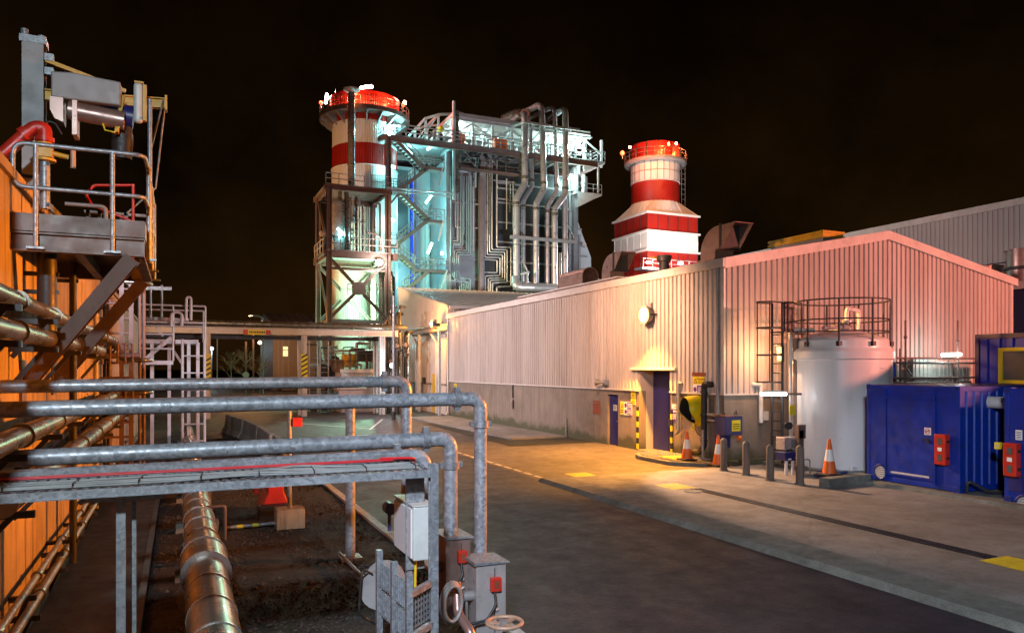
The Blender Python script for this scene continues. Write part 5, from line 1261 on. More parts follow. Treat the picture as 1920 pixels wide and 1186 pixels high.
MB().box(X0-.075,X0-.055,w1+.14,w0-.14,zb2+.1,zt2-.1).build('pane', M['glassdark'], g)
for x in (X0+.3,X0+5.5): MB().box(x,x+.3,pa.y-6.8,pa.y-.2,.07,1.3).build('support', M['dark'], t)
# scaffold rail between tank and cabin
Ysc = 18.0
t = thing('scaffold','dark tube scaffold with guard rails between the tank and the navy cabin','scaffold',(24,Ysc,0))
def K(px,py,dy=0): return PY(px,py,Ysc+dy)
xs0, xs1 = K(1668,700).x, K(1832,700).x
for px, top, dy in ((1668,658,0),(1698,600,0),(1699,655,.9),(1786,680,.9),(1796,600,0),(1688,653,.3),(1830,660,0)):
    q = K(px,700,dy); bb = MB(); bb.tube([(q.x,q.y,.07),(q.x,q.y,K(px,top,dy).z)],.036,8); bb.build('standard', M['steelbrown'], t)
for py, dy in ((671,0),(680,0),(708,0),(717,.3),(709,.9)):
    bb = MB(); bb.tube([(xs0-.3,Ysc+dy,K(1700,py,dy).z),(xs1+.1,Ysc+dy,K(1700,py,dy).z)],.034,8); bb.build('ledger', M['steelbrown'], t)
for px,py in ((1698,632),(1698,671),(1796,671),(1796,640),(1699,708),(1796,708)): q = K(px,py); MB().sphere(q,.065,8,6).build('coupler', M['steelbrown'], t)
MB().box(xs0,xs1,Ysc-.3,Ysc+.9,K(1700,719).z-.06,K(1700,719).z).build('board', M['copper'], t)
MB().box(K(1664,0).x,K(1696,0).x,Ysc+.35,Ysc+.4,K(1680,716).z,K(1680,680).z).build('dark_screen', M['dark'], t)
q = K(1676,690,.3); MB().tube([q+V(0,0,-.35),q+V(0,0,.12)],.07,10).build('blue_bottle', M['bluepipe'], t)
for px0,py0,px1,py1 in ((1770,717,1790,706),(1700,690,1715,712)): MB().tube([K(px0,py0),K(px1,py1)],.025,6).build('diagonal', M['steelbrown'], t)
q = K(1785,665,-.1); t = thing('tube_light','bright white tube light on the scaffold in front of the gable','lamp',q)
MB().tube([q+V(-.5,0,0),q+V(.46,0,0.02)],.065,12).build('tube', M['e_warm'], t); MB().bar(q+V(-.45,0,-.09),q+V(.2,0,-.09),.08,.04).build('bracket', M['dark'], t)
light(q+V(0,.35,-.05), 40, (.80,1,.93), .1, t); light(q+V(0,-.3,.1), 25, WHITE, .1, t)
t = thing('equipment_skid','pale equipment panel standing behind the scaffold against the gable','panel',(25.5,Ysc+.8,0)); MB().corr((K(1722,0,.8).x,Ysc+1.0),(K(1832,0,.8).x,Ysc+1.0),.1,K(1750,672,1).z,(0,-1,0),.22,.04).build('panel', M['steellight'], t); MB().box(K(1722,0,.8).x,K(1832,0,.8).x,Ysc+1.03,Ysc+1.1,.1,K(1750,672,1).z).build('backing', M['steelgrey'], t)
# ================================================================ LOW WORKSHOP BEHIND THE LONG BUILDING
SX = 16.6; sy0, sy1 = 47.8, PX(747,700,SX).y
za, zb_ = PX(838,575,SX).z, PX(747,541,SX).z
t = thing('workshop_building','low smooth walled annexe with a sloping roof behind the long ribbed building','building',(SX+8,54,0))
b = MB(); b.prism([(sy0,0),(sy1,0),(sy1,zb_),(sy0,za)], (SX,0,0), (.3,0,0), (0,1,0), (0,0,1)); b.build('end_wall', M['panel_wall'], t)
b = MB(); b.corr((SX+.3,sy0),(SX+18,sy0),0,za,(0,-1,0),.3,.04); b.build('front_cladding', M['clad'], t)
b = MB(); b.box(SX+.3,SX+18,sy0+.02,sy0+.2,0,za-.05); b.box(SX+17.8,SX+18,sy0+.2,sy1,0,zb_-.5); b.build('core', M['steelgrey'], t)
b = MB(); b.prism([(sy0-.25,za-.05),(sy1+.1,zb_+.02),(sy1+.1,zb_+.14),(sy0-.25,za+.08)], (SX-.12,0,0), (18.2,0,0), (0,1,0), (0,0,1)); b.build('roof', M['roofsheet'], t)
b = MB(); x = SX
while x < SX+18: b.bar((x,sy0-.25,za+.10),(x,sy1+.1,zb_+.16),.05,.05); x += .45
b.build('roof_rib', M['roofsheet'], t)
b = MB(); b.box(SX+.02,SX+18,sy0-.36,sy0-.26,za-.14,za+.06); b.build('gutter', M['cladtrim'], t)
b = MB()
for px in (745,784,822):
    y = PX(px,700,SX).y
    if px > 750: b.box(SX-.20,SX-.005,y-.12,y+.12,0,4.9)
each(b, 'pilaster', M['cladtrim'], t)
b = MB(); b.box(SX-.035,SX-.003,sy0,sy1,2.0,2.08); b.build('string_course', M['steelbrown'], t)
yd = PX(817,700,SX).y
d = MB().box(SX-.06,SX-.01,yd-.65,yd+.65,.02,2.75).build('yellow_door', M['yellow'], t)
MB().box(SX-.065,SX-.005,yd-1.15,yd-.68,.02,2.75).build('door_reveal', M['black'], t); MB().box(SX-.075,SX-.06,yd+.45,yd+.5,1.1,1.25).build('handle', M['black'], d)
ya_, yb2 = PX(838,612,SX-.6).y, PX(762,626,SX-.6).y
t2 = thing('lean_to_canopy','narrow pipe bracket canopy along the annexe wall under the sodium lamp','canopy',(SX-.5,(ya_+yb2)/2,4.8))
zc_ = PX(800,620,SX-.6).z
b = MB(); b.ibeam((SX-.6,ya_,zc_),(SX-.6,yb2,zc_),.2,.28); b.tube([(SX-.35,ya_,zc_+.25),(SX-.35,yb2,zc_+.25)],.12,10); each(b, 'beam', M['steelbrown'], t2)
for px in (773,806,835):
    y = PX(px,700,SX-.6).y; bb = MB(); bb.bar((SX-.6,y,zc_-.1),(SX-.02,y,zc_-1.1),.10,.10); bb.bar((SX-.6,y,zc_-.2),(SX-.02,y,zc_-.2),.10,.10); bb.build('bracket', M['steellight'], t2)
for px in (786,824):
    y = PX(px,700,SX-.62).y; bb = MB(); bb.bar((SX-.62,y,0),(SX-.62,y,zc_-.15),.16,.16); bb.build('post', M['steellight'], t2)
p = PX(810,607,SX-.9); floodlight('sodium floodlight on the annexe wall above the yellow door', p, 1000, SOD, 'e_sodium', r=.2, off=.4)
p = PX(797,712,SX); t = thing('wall_box','small grey switch box low on the annexe wall','box',p); MB().box(SX-.18,SX-.01,p.y-.2,p.y+.2,p.z-.25,p.z+.2).build('case', M['dark'], t)

# ================================================================ PIPE BRIDGE across the road
YB = 50.0
def B_(px,py,dy=0): return PY(px,py,YB+dy)
t = thing('pipe_bridge','brown pipe bridge spanning the road on striped steel columns','pipe bridge',(5,YB,0))
xl_, xr_ = B_(262,0).x, B_(762,0).x; zp, zbm, zlo = B_(570,611).z, B_(570,622).z, B_(570,632).z
b = MB(); b.ibeam((xl_,YB,zbm),(xr_-.6,YB,zbm),.3,.42,.05); each(b, 'main_beam', M['cladtrim'], t)
b = MB(); b.ibeam((xl_,YB+1.6,zlo),(xr_,YB+1.6,zlo),.22,.25,.04); b.ibeam((xl_,YB+1.9,zbm+.1),(xr_,YB+1.9,zbm+.1),.22,.35,.04); each(b, 'rear_beam', M['steelbrown'], t)
for dz, dy, r, m in ((0,-.0,.21,'lag'),(.03,.7,.16,'lag'),(-.02,1.3,.12,'steelbrown')):
    bb = MB(); bb.tube([(xl_,YB+dy,zp+dz+.05),(xr_,YB+dy,zp+dz+.05)],r,14); g = bb.build('pipe', M[m], t)
    bb = MB(); x = xl_+2
    while x < xr_: bb.tube([(x,YB+dy,zp+dz+.05),(x+.06,YB+dy,zp+dz+.05)],r+.02,14); x += 2.6
    bb.build('joint_band', M['lag'], g)
for px in (389,570,716):
    x = B_(px,0).x; bb = MB(); bb.ibeam((x,YB,0),(x,YB,zbm-.22),.34,.34,.045,up=(1,0,0)); bb.ibeam((x,YB+1.75,0),(x,YB+1.75,zbm-.1),.3,.3,.045,up=(1,0,0))
    c = bb.build('column', M['cladtrim'], t)
    if px < 700:
        z0 = B_(px,705).z; z1 = B_(px,663).z
        MB().box(x-.20,x+.20,YB-.20,YB-.178,z0-.4,z1).build('hazard_plate', M['signyellow'], c)
        bb = MB(); z = z0-.35
        while z < z1-.3: bb.prism([(-.19,0),(.19,.22),(.19,.34),(-.19,.12)], (x,YB-.20,z), (0,-.012,0), (1,0,0), (0,0,1)); z += .30
        bb.build('black_stripe', M['signblack'], c)
b = MB(); x = xl_+.8
while x < xr_-1: b.bar((x,YB,zbm),(x,YB+1.9,zbm),.12,.2); x += 1.6
each(b, 'cross_member', M['steelbrown'], t)
t = thing('height_sign','yellow clearance sign with red ends on the pipe bridge beam','sign',B_(481,622,-.2)); p0, p1 = B_(456,622,-.25), B_(507,622,-.25); 
MB().box(p0.x,p1.x,p0.y-.01,p0.y+.07,p0.z-.16,p0.z+.16).build('panel', M['signyellow'], t)
MB().box(p0.x,p0.x+.28,p0.y-.018,p0.y-.01,p0.z-.15,p0.z+.15).build('red_end', M['red'], t); MB().box(p1.x-.28,p1.x,p0.y-.018,p0.y-.01,p0.z-.15,p0.z+.15).build('red_end', M['red'], t)
b = MB(); x = p0.x+.35
while x < p1.x-.4: w_ = random.uniform(.04,.09); b.box(x,x+w_,p0.y-.016,p0.y-.01,p0.z-.06,p0.z+.06); x += w_+.03
b.build('print', M['signblack'], t)
# cluster of pipes and valves where the bridge meets the plant
t = thing('pipe_riser_cluster','dark cluster of vertical pipes where the bridge meets the tower','pipes',(B_(745,0).x,YB+1,0))
for k in range(9):
    px = 722+5.5*k; q = B_(px,0,.3+.25*(k % 4)); zz = B_(px,600-14*(k % 3)).z if k < 6 else zp-.2
    bb = MB(); bb.tube([(q.x,q.y,0),(q.x,q.y,zz),(q.x+.6,q.y+.8,zz)],.07+.05*((k*5) % 3)/2,8,bend=.3); bb.build('pipe', M[['steelbrown','dark','lag'][k % 3]], t)
for k in range(14):
    q = B_(728+random.random()*34,610+random.random()*110,random.random()); bb = MB(); bb.tube([q+V(-.25,0,0),q+V(.25,0,0)],.05,6); bb.lathe(q.x,q.y,[(0,q.z-.16),(.14,q.z-.12),(.14,q.z+.12),(0,q.z+.16)],8); bb.build('valve', M[['dark','steelbrown'][k % 2]], t)
# pumps, ladders and small plant under the tower
t = thing('pump_skid','crowded skid of pumps, valves and handrails under the steel tower','pump skid',(PY(650,0,56).x,56,0))
def P_(px,py,dy=0): return PY(px,py,56+dy)
random.seed(21)
for k in range(14):
    px = 596+random.random()*118; h0 = P_(px,random.uniform(640,700)).z; q = P_(px,0,random.random()*3); bb = MB(); bb.tube([(q.x,q.y,0),(q.x,q.y,h0),(q.x+random.choice([-1,1])*random.uniform(.3,1.2),q.y,h0)],random.choice([.05,.08,.13]),8,bend=.2); bb.build('pipe', M[random.choice(['steelbrown','lag','galvfar','dark'])], t)
for k in range(8):
    q = P_(604+15*k,random.uniform(655,700),random.random()*2); bb = MB(); bb.tube([q,q+V(random.uniform(1,2.4),0,0)],.07,8); bb.build('header', M[random.choice(['steelbrown','galvfar'])], t)
for px,py,w_,h_,m in ((632,690,1.1,1.3,'steelbrown'),(655,676,.9,1.0,'yellow'),(690,668,1.5,.8,'dark'),(612,705,.8,1.6,'dark'),(700,705,1.2,1.2,'steelgrey')):
    q = P_(px,py,.5); bb = MB(); bb.box(q.x-w_/2,q.x+w_/2,q.y,q.y+.8,q.z-h_/2,q.z+h_/2); bb.tube([(q.x,q.y-.3,q.z),(q.x,q.y+.1,q.z)],h_*.3,12); bb.build('pump', M[m], t, bevel=.05)
b = MB(); rails(b,[(P_(598,0).x,55.6,P_(600,690).z),(P_(712,0).x,55.6,P_(600,690).z)],1.1,.04,(.5,),1.2); each(b, 'handrail', M['steelbrown'], t)
b = MB(); b.box(P_(592,0).x,P_(715,0).x,55.5,59,-.0,.25); b.build('base', M['kerb'], t)
for px in (588,608):
    x = P_(px,0,-1).x; bb = MB()
    for dx in (-.3,.3): bb.tube([(x+dx,55,0),(x+dx,55,P_(px,640).z)],.04,6)
    z = .4
    while z < 4.6: bb.tube([(x-.3,55,z),(x+.3,55,z)],.03,6); z += .35
    bb.build('ladder', M['galvfar'], t)
# kiosk
YK = 53.5
k0, k1 = PY(641,700,YK), PY(705,700,YK); kd = 2.4; zt3 = PY(670,697,YK).z
t = thing('pump_kiosk','small beige ribbed kiosk at the roadside under the pipe bridge','kiosk',((k0.x+k1.x)/2,YK+1,0))
b = MB(); b.corr((k0.x,YK),(k1.x,YK),0,zt3,(0,-1,0),.26,.03); b.corr((k0.x,YK+kd),(k0.x,YK),0,zt3,(-1,0,0),.26,.03); b.build('wall', M['boxpink'], t)
MB().box(k0.x+.02,k1.x,YK+.02,YK+kd,0,zt3-.02).build('core', M['steelgrey'], t)
b = MB(); b.box(k0.x-.12,k1.x+.1,YK-.14,YK+kd+.1,zt3,zt3+.16); b.build('roof', M['copper'], t); b = MB(); b.box(k0.x-.15,k1.x+.13,YK-.17,YK-.15,zt3-.06,zt3+.2); b.build('fascia', M['cladtrim'], t)
# tall pole at the corner of the junction
p = PZ(738,786); t = thing('tall_pole','slender galvanised pole rising in front of the annexe','pole',p); b = MB(); b.tube([p,(p.x,p.y,7.6)],[.10,.075],12); b.build('shaft', M['galvs'], t); MB().tube([p,p+V(0,0,.5)],.13,12).build('sleeve', M['dark'], t)
p = PY(735,685,49); floodlight('small white floodlight among the pipes beside the slender pole', p, 260, COOL, 'e_white', axis=(-.3,-.95,0), r=.13, off=.35)

# ================================================================ FAR LEFT BACKGROUND
YF = 112.0
def F_(px,py,dy=0): return PY(px,py,YF+dy)
t = thing('far_building','plain brown far building with one lit window beyond the pipe bridge','building',F_(600,745)); a_, c_ = F_(512,0).x, F_(745,0).x; ze = F_(560,605).z; zr = F_(560,589,9).z
MB().box(a_,c_,YF,YF+18,0,ze).build('wall', M['panel_wall'], t)
MB().prism([(YF-.4,ze),(YF+9,zr),(YF+18.4,ze)], (a_-.4,0,0), (c_-a_+.8,0,0), (0,1,0), (0,0,1)).build('roof', M['roofsheet'], t)
b = MB(); x = a_
while x < c_: b.bar((x,YF-.42,ze+.05),(x,YF+8.9,zr+.05),.12,.1); x += 1.1
b.build('roof_rib', M['roofsheet'], t)
b = MB(); b.box(a_,c_,YF-.5,YF-.3,ze-.2,ze+.1); b.build('gutter', M['cladtrim'], t)
b = MB()
for px in (522,530,541,560): x = F_(px,0).x; b.box(x-.12,x+.12,YF-.06,YF-.005,0,ze-.2)
each(b, 'panel_rib', M['cladtrim'], t)
w0_, w1_ = F_(529,648), F_(541,669); g = MB().box(w0_.x,w1_.x,YF-.12,YF-.01,w1_.z,w0_.z).build('window', M['cladtrim'], t)
zm_ = (w0_.z*.62+w1_.z*.38)
MB().box(w0_.x+.12,w1_.x-.12,YF-.16,YF-.12,zm_+.06,w0_.z-.12).build('upper_pane', M['e_window'], g); MB().box(w0_.x+.12,w1_.x-.12,YF-.16,YF-.12,w1_.z+.12,zm_-.06).build('lower_pane', M['e_window'], g)
light(V((w0_.x+w1_.x)/2-6,YF-14,9), 1700, (1,.5,.25), .3, None)
t = thing('parked_car','dark car parked in front of the far brown building','car',F_(540,741,-4)); p = V(F_(541,0,-4).x,YF-4,0)
b = MB(); b.prism([(-2.1,.35),(2.1,.35),(2.15,.85),(1.4,.98),(.85,1.48),(-.95,1.48),(-1.7,1.0),(-2.15,.9)], (p.x,p.y-.85,0), (0,1.7,0), (1,0,0), (0,0,1)); b.build('body', M['black'], t, bevel=.08)
for dx in (-1.3,1.3): MB().tube([(p.x+dx,p.y-.9,.33),(p.x+dx,p.y-.66,.33)],.33,14).build('wheel', M['dark'], t)
MB().prism([(-.85,1.0),(.75,1.0),(.62,1.4),(-.8,1.4)], (p.x,p.y-.87,0), (0,-.02,0), (1,0,0), (0,0,1)).build('window', M['glassdark'], t)

def street_lamp(label, px, py_top, D, arm, lit, r=.09):
    p = PD(px, 700, D); zt = H+(HZ-py_top)/FL*D
    t = thing('street_lamp', label, 'street lamp', (p.x,p.y,0)); ax = V(RX,RY,0)*arm
    q = V(p.x,p.y,0); b = MB(); b.tube([q,q+V(0,0,zt-.1),q+V(0,0,zt)+ax*.8],[r*1.2,r,r*.7] if False else r,10,bend=.9); each(b, 'column', M['galvs'], t)
    e = q+V(0,0,zt)+ax; b = MB(); b.bar(q+V(0,0,zt)+ax*.75,e+ax*.15,.28,.16); b.build('lantern', M['cladtrim'], t)
    if lit: b = MB(); b.bar(q+V(0,0,zt-.1)+ax*.8,e+V(0,0,-.1)+ax*.12,.24,.06); b.build('lens', M[lit], t)
    return t, e
street_lamp('tall unlit street lamp with its arm reaching left, beyond the pipe bridge',493,591,90,-1.5,None,.11)
t, e = street_lamp('far street lamp with a short arm to the right near the bare trees',407,632,105,1.0,None,.11)
t = thing('far_floodlight','small blue white floodlight on a mast far beyond the gantry','lamp',PD(397,700,130)); p = PD(397,653,130); b = MB(); b.tube([(p.x,p.y,0),(p.x,p.y,p.z)],.1,8); b.build('mast', M['galvs'], t); MB().sphere(p,.30,10,8).build('lens', M['e_blue'], t); light(p+V(-.3,-.9,0),900,COOL,.2,t)
p = F_(487,642,-6); floodlight('small sodium lamp on the corner of the far brown building', p, 250, SOD, 'e_sodium', axis=(0,-1,0), r=.24, off=1.6)
for px, h0, lab in ((475,625,'brown slim post near the far building'),(461,640,'short brown post left of the far building')):
    p = PD(px,700,95); t = thing('slim_post',lab,'post',(p.x,p.y,0)); MB().tube([(p.x,p.y,0),(p.x,p.y,H+(HZ-h0)/FL*95)],.13,8).build('shaft', M['steelbrown'], t)
def bare_tree(label, px, D, h, seed):
    random.seed(seed); p = PD(px,700,D); t = thing('bare_tree', label, 'tree', (p.x,p.y,0), 'bare trees beyond the pipe bridge')
    b = MB(); b.tube([(p.x,p.y,-.05),(p.x+.05,p.y,h*.45),(p.x-.05,p.y,h*.8)],[.10,.07,.03],7); b.build('trunk', M['bark'], t)
    b = MB()
    def br(q, d, L, r, k):
        e = q+d*L; b.tube([q,q.lerp(e,.5)+V(random.uniform(-.1,.1),0,random.uniform(0,.12))*L,e],[r,r*.7,r*.4],4,caps=False)
        if k:
            for _ in range(4):
                dd = (d+V(random.uniform(-.8,.8),random.uniform(-.8,.8),random.uniform(-.2,.6))).normalized(); br(q.lerp(e,random.uniform(.35,1)),dd,L*random.uniform(.5,.75),r*.55,k-1)
    for k in range(11):
        a = random.random()*6.28; f = random.uniform(.38,.8); br(V(p.x,p.y,h*f),V(math.cos(a)*.7,math.sin(a)*.7,random.uniform(.4,1)).normalized(),h*.26,.042,2)
    b.build('crown', M['bark'], t)
bare_tree('broad bare young tree, leftmost beyond the pipe bridge',433,88,4.6,3); bare_tree('tall narrow bare tree beside a round sign beyond the bridge',460,90,5.0,5); bare_tree('faint bare tree close to the far brown building',487,92,4.4,9)
p = PD(461,700,86); t = thing('round_sign','small round road sign under the narrow bare tree','sign',(p.x,p.y,0)); b = MB(); b.tube([(p.x,p.y,0),(p.x,p.y,2.4)],.05,6); each(b, 'post', M['galvs'], t); MB().tube([(p.x,p.y-.05,2.4),(p.x,p.y-.10,2.4)],.36,16).build('disc', M['steelgrey'], t)
light(PD(450,690,70)+V(0,0,5), 900, SOD, .3, None)

# ================================================================ STEEL TOWER with vessel
YT, YT2 = 64.0, 69.5
def T_(px,py,dy=0): return PY(px,py,YT+dy)
xa, xb = T_(617,0).x, T_(727,0).x; zf = T_(660,478).z; zt4 = T_(660,354).z
t = thing('steel_tower','brown braced steel tower carrying a silver vessel in front of the left stack','steel tower',((xa+xb)/2,67,0))
for x in (xa,xb):
    for y in (YT,YT2):
        bb = MB(); bb.ibeam((x,y,0),(x,y,zt4),.42,.42,.06,up=(1,0,0)); bb.build('column', M['steelbrown'], t)
zb3 = T_(660,603).z
b = MB()
for y in (YT,YT2): b.ibeam((xa-.4,y,zt4),(xb+.4,y,zt4),.3,.42,.05); b.ibeam((xa-.4,y,zf),(xb+.9,y,zf),.3,.60,.05); b.ibeam((xa,y,zb3),(xb,y,zb3),.3,.40,.05)
for x in (xa,xb):
    for z in (zt4,zf,zb3): b.ibeam((x,YT,z),(x,YT2,z),.25,.36,.04)
b.ibeam((xa,YT,zf-1.2),(xb,YT,zf-1.2),.2,.22,.03); each(b, 'beam', M['steelbrown'], t)
for y in (YT,YT2):
    bb = MB(); bb.ibeam((xa,y,zf-.3),(xb,y,zb3+.2),.26,.26,.04); bb.ibeam((xb,y-.02,zf-.3),(xa,y-.02,zb3+.2),.26,.26,.04)
    m_ = (zf+zb3)/2; bb.box((xa+xb)/2-.55,(xa+xb)/2+.55,y-.17,y-.15,m_-.55,m_+.55); bb.build('cross_brace', M['steelbrown'], t)
b = MB()
for x in (xa,): b.bar((x,YT,zf),(x,YT2,zt4),.2,.2); b.bar((x,YT,zb3),(x,YT2,zf-.3),.2,.2); b.bar((x,YT2,zb3),(x,YT,0.3),.2,.2)
each(b, 'side_brace', M['steelbrown'], t)
b = MB(); b.box(xa-.3,xb+.8,YT-.2,YT2,zf+.30,zf+.36); b.build('floor', M['steelgrey'], t)
b = MB(); b.box(xa-.3,xb+.3,YT-.2,YT2,zt4+.21,zt4+.26); b.build('top_floor', M['steelgrey'], t)
b = MB(); rails(b,[(xa-.3,YT2,zf+.36),(xa-.3,YT-.2,zf+.36),(xb+.8,YT-.2,zf+.36)],1.1,.04,(.5,),1.3); rails(b,[(xa-.3,YT-.1,zt4+.26),(xa+3,YT-.1,zt4+.26)],.9,.04,(.5,),1.0); rails(b,[(xa+3.6,YT-.1,zt4+.26),(xb+.3,YT-.1,zt4+.26)],1.1,.04,(.5,),1.2); each(b, 'handrail', M['galvfar'], t)
q0 = T_(661,536); b = MB(); rails(b,[(q0.x,YT+2,q0.z-.6),(T_(716,0,2).x,YT+2,q0.z-.6)],1.0,.04,(.5,),1.4); b.tube([T_(661,560,1),T_(661,527,1),T_(672,522,1),T_(672,552,1)],.05,6); b.build('inner_handrail', M['steelbrown'], t)
q = T_(634,0,2.6); rv = .98
t2 = thing('process_vessel','silver domed process vessel standing on the steel tower','vessel',(q.x,q.y,zf+.36))
z0_, z1_ = zf+.36, T_(634,386,2.6).z
b = MB(); b.lathe(q.x,q.y,[(rv,z0_),(rv,z1_)],28); b.build('shell', M['alu'], t2); b = MB(); b.lathe(q.x,q.y,[(rv,z1_),(rv*.8,z1_+.35),(rv*.4,z1_+.6),(0,z1_+.7)],24,soft=True); b.build('dome', M['alu'], t2)
b = MB(); b.tube([(q.x+.1,q.y-.2,z1_+.5),(q.x+.1,q.y-.2,z1_+1.4),(q.x+.7,q.y-.3,z1_+1.4),(q.x+.7,q.y-.3,z1_-.2)],.18,10,bend=.4); b.build('outlet_pipe', M['lag'], t2)
for k, px in enumerate((650,656,662,668,674,680)):
    qq = T_(px,0,1.0+.5*(k % 3)); bb = MB(); bb.tube([(qq.x,qq.y,zf+.4),(qq.x,qq.y,zt4-.1-.3*(k % 2))],[.20,.10,.06,.13,.07,.10][k],10)
    bb.build('standpipe', M[['lag','alu','galvfar','lag','galvfar','alu'][k]], t2)
for k in range(8):
    qq = T_(652+random.random()*30,395+random.random()*60,1.2+random.random()); bb = MB(); bb.tube([qq+V(-.3,0,0),qq+V(.3,0,0)],.06,6); bb.sphere(qq,.15,8,6); bb.build('valve', M['galvfar'], t2)
MB().tube([T_(688,435,.5),T_(704,438,.5),T_(714,446,.5),T_(714,470,.5)],.10,8,bend=.3).build('bent_pipe', M['galvfar'], t2)
MB().tube([T_(700,470,1),T_(700,381,1),T_(712,381,1),T_(712,470,1)],.12,8,bend=.2).build('loop_pipe', M['steelgrey'], t2)
p = T_(608,438,.3); t3 = thing('search_light','small grey lamp head on the left edge of the steel tower','lamp',p); MB().tube([p+V(-.35,-.1,.0),p+V(.3,.1,-.05)],[.22,.36],12).build('head', M['cladtrim'], t3); MB().tube([p+V(0,0,-.3),p+V(0,0,-1.6)],.06,6).build('stem', M['steelbrown'], t3)
p = T_(711,492,-.4); floodlight('dazzling white floodlight under the floor of the steel tower', p, 600, (1,.93,.9), 'e_warm', axis=(0,-1,0), r=.26, off=.6)
# vertical pipes bundle right of the tower
t = thing('riser_pipes','bundle of brown vertical pipes beside the steel tower','pipes',(xb,YT+3,0))
for k in range(9):
    px = 712+3.2*k; qq = T_(px,0,.6+.5*(k % 3)); bb = MB(); bb.tube([(qq.x,qq.y,0),(qq.x,qq.y,T_(px,505+3*((k*3) % 5)).z),(qq.x-.3,qq.y+.6,T_(px,500).z)],.09+.03*(k % 3),8,bend=.2); bb.build('pipe', M[['steelbrown','lag','dark'][k % 3]], t)

# ================================================================ LEFT STACK
SD = 78.0; a, c = ray(684); SCX, SCY = a*SD, c*SD; SR = 3.27
sn = V(-SCX,-SCY,0).normalized(); DF = SD-SR          # distance of the front line
def zs(py, D=None): return H+(HZ-py)/FL*(D or DF)
def ribs_lathe(r, z0, z1, n=96, dep=.05):
    b = MB(); m = n*2
    vs = []
    for i in range(m):
        rr = r + (dep if (i//1) % 2 else 0); an = 2*PI*i/m
        vs.append((SCX+rr*math.cos(an),SCY+rr*math.sin(an),z0)); vs.append((SCX+rr*math.cos(an),SCY+rr*math.sin(an),z1))
    b.add(vs, [(2*i,2*((i+1) % m),2*((i+1) % m)+1,2*i+1) for i in range(m)]); return b
t = thing('left_stack','broad ribbed stack banded red and white with a railed crown, left of the boiler house','chimney',(SCX,SCY,0))
zl = [zs(y) for y in (170,206,222,266,307)]
ribs_lathe(SR+.02,zl[4],zl[3]).build('red_band', M['stackred'], t); ribs_lathe(SR,zl[3],zl[2]).build('white_band', M['stackwhite'], t)
ribs_lathe(SR+.02,zl[2],zl[1]).build('red_band', M['stackred'], t); ribs_lathe(SR+.22,zl[1],zl[0]).build('crown_band', M['stackred'], t)
ribs_lathe(SR+.06,0,zl[4]).build('white_shaft', M['stackwhite'], t)
b = MB(); b.lathe(SCX,SCY,[(SR-.15,zl[0]-2),(SR-.15,zl[0]+.02),(SR+.34,zl[0]+.02),(SR+.34,zl[0]-.15)],64); b.build('rim', M['stackred'], t)
b = MB(); b.lathe(SCX,SCY,[(SR-.16,zl[0]-.6),(0,zl[0]-.6)],48); b.build('inside', M['dark'], t)
ro = SR+1.35
b = MB(); b.lathe(SCX,SCY,[(SR+.1,zl[1]+.02),(ro,zl[1]+.02),(ro,zl[1]-.28),(SR+.1,zl[1]-.28)],64); b.build('platform', M['steelbrown'], t)
for i in range(18):
    an = 2*PI*i/18; u = V(math.cos(an),math.sin(an),0); w_ = V(-u.y,u.x,0)
    bb = MB(); bb.prism([(SR,-.28),(ro-.1,-.28),(ro-.1,-.40),(SR,-1.25)], V(SCX,SCY,zl[1])-w_*.06, w_*.12, u, (0,0,1)); bb.build('bracket', M['steelgrey'], t)
b = MB()
for hh in (.55,1.1): b.tube([(SCX+(ro-.05)*math.cos(2*PI*i/48),SCY+(ro-.05)*math.sin(2*PI*i/48),zl[1]+hh) for i in range(48)],.04,6,closed=True)
for i in range(30): an = 2*PI*i/30; b.tube([(SCX+(ro-.05)*math.cos(an),SCY+(ro-.05)*math.sin(an),zl[1]),(SCX+(ro-.05)*math.cos(an),SCY+(ro-.05)*math.sin(an),zl[1]+1.1)],.035,5)
b.lathe(SCX,SCY,[(ro,zl[1]),(ro+.01,zl[1]+.2)],48); b.build('guard_rail', M['steelbrown'], t)
MB().lathe(SCX,SCY,[(SR+.12,zl[4]-.05),(SR+.18,zl[4]),(SR+.12,zl[4]+.05)],64).build('joint_ring', M['stackwhite'], t)
# exhaust vent pipe in front of the stack
vp = PD(659,300,71.3); t = thing('vent_pipe','slim silver vent pipe rising in front of the left stack to a flat cap','vent pipe',(vp.x,vp.y,zt4))
zv1 = H+(HZ-170)/FL*71.3
b = MB(); b.tube([(vp.x,vp.y,zt4-1.5),(vp.x,vp.y,zv1-.2)],.34,20); b.build('pipe', M['alu'], t)
MB().lathe(vp.x,vp.y,[(0,zv1-.1),(.75,zv1),(.78,zv1+.14),(0,zv1+.2)],20).build('cap', M['steellight'], t)
b = MB()
for py in (195,250,310): z = H+(HZ-py)/FL*71.3; b.tube([(vp.x,vp.y,z),(vp.x,vp.y,z+.08)],.38,16)
b.build('band', M['lag'], t)
for px in (629,640): q = PD(px,200,77); t4 = thing('whip_aerial',{629:'taller whip aerial on the left stack platform',640:'shorter whip aerial beside the lamp on the left stack'}[px],'aerial',q); MB().tube([(q.x,q.y,zl[1]),(q.x,q.y,zl[1]+(3.0 if px == 629 else 2.6))],.03,5).build('mast', M['galvfar'], t4)

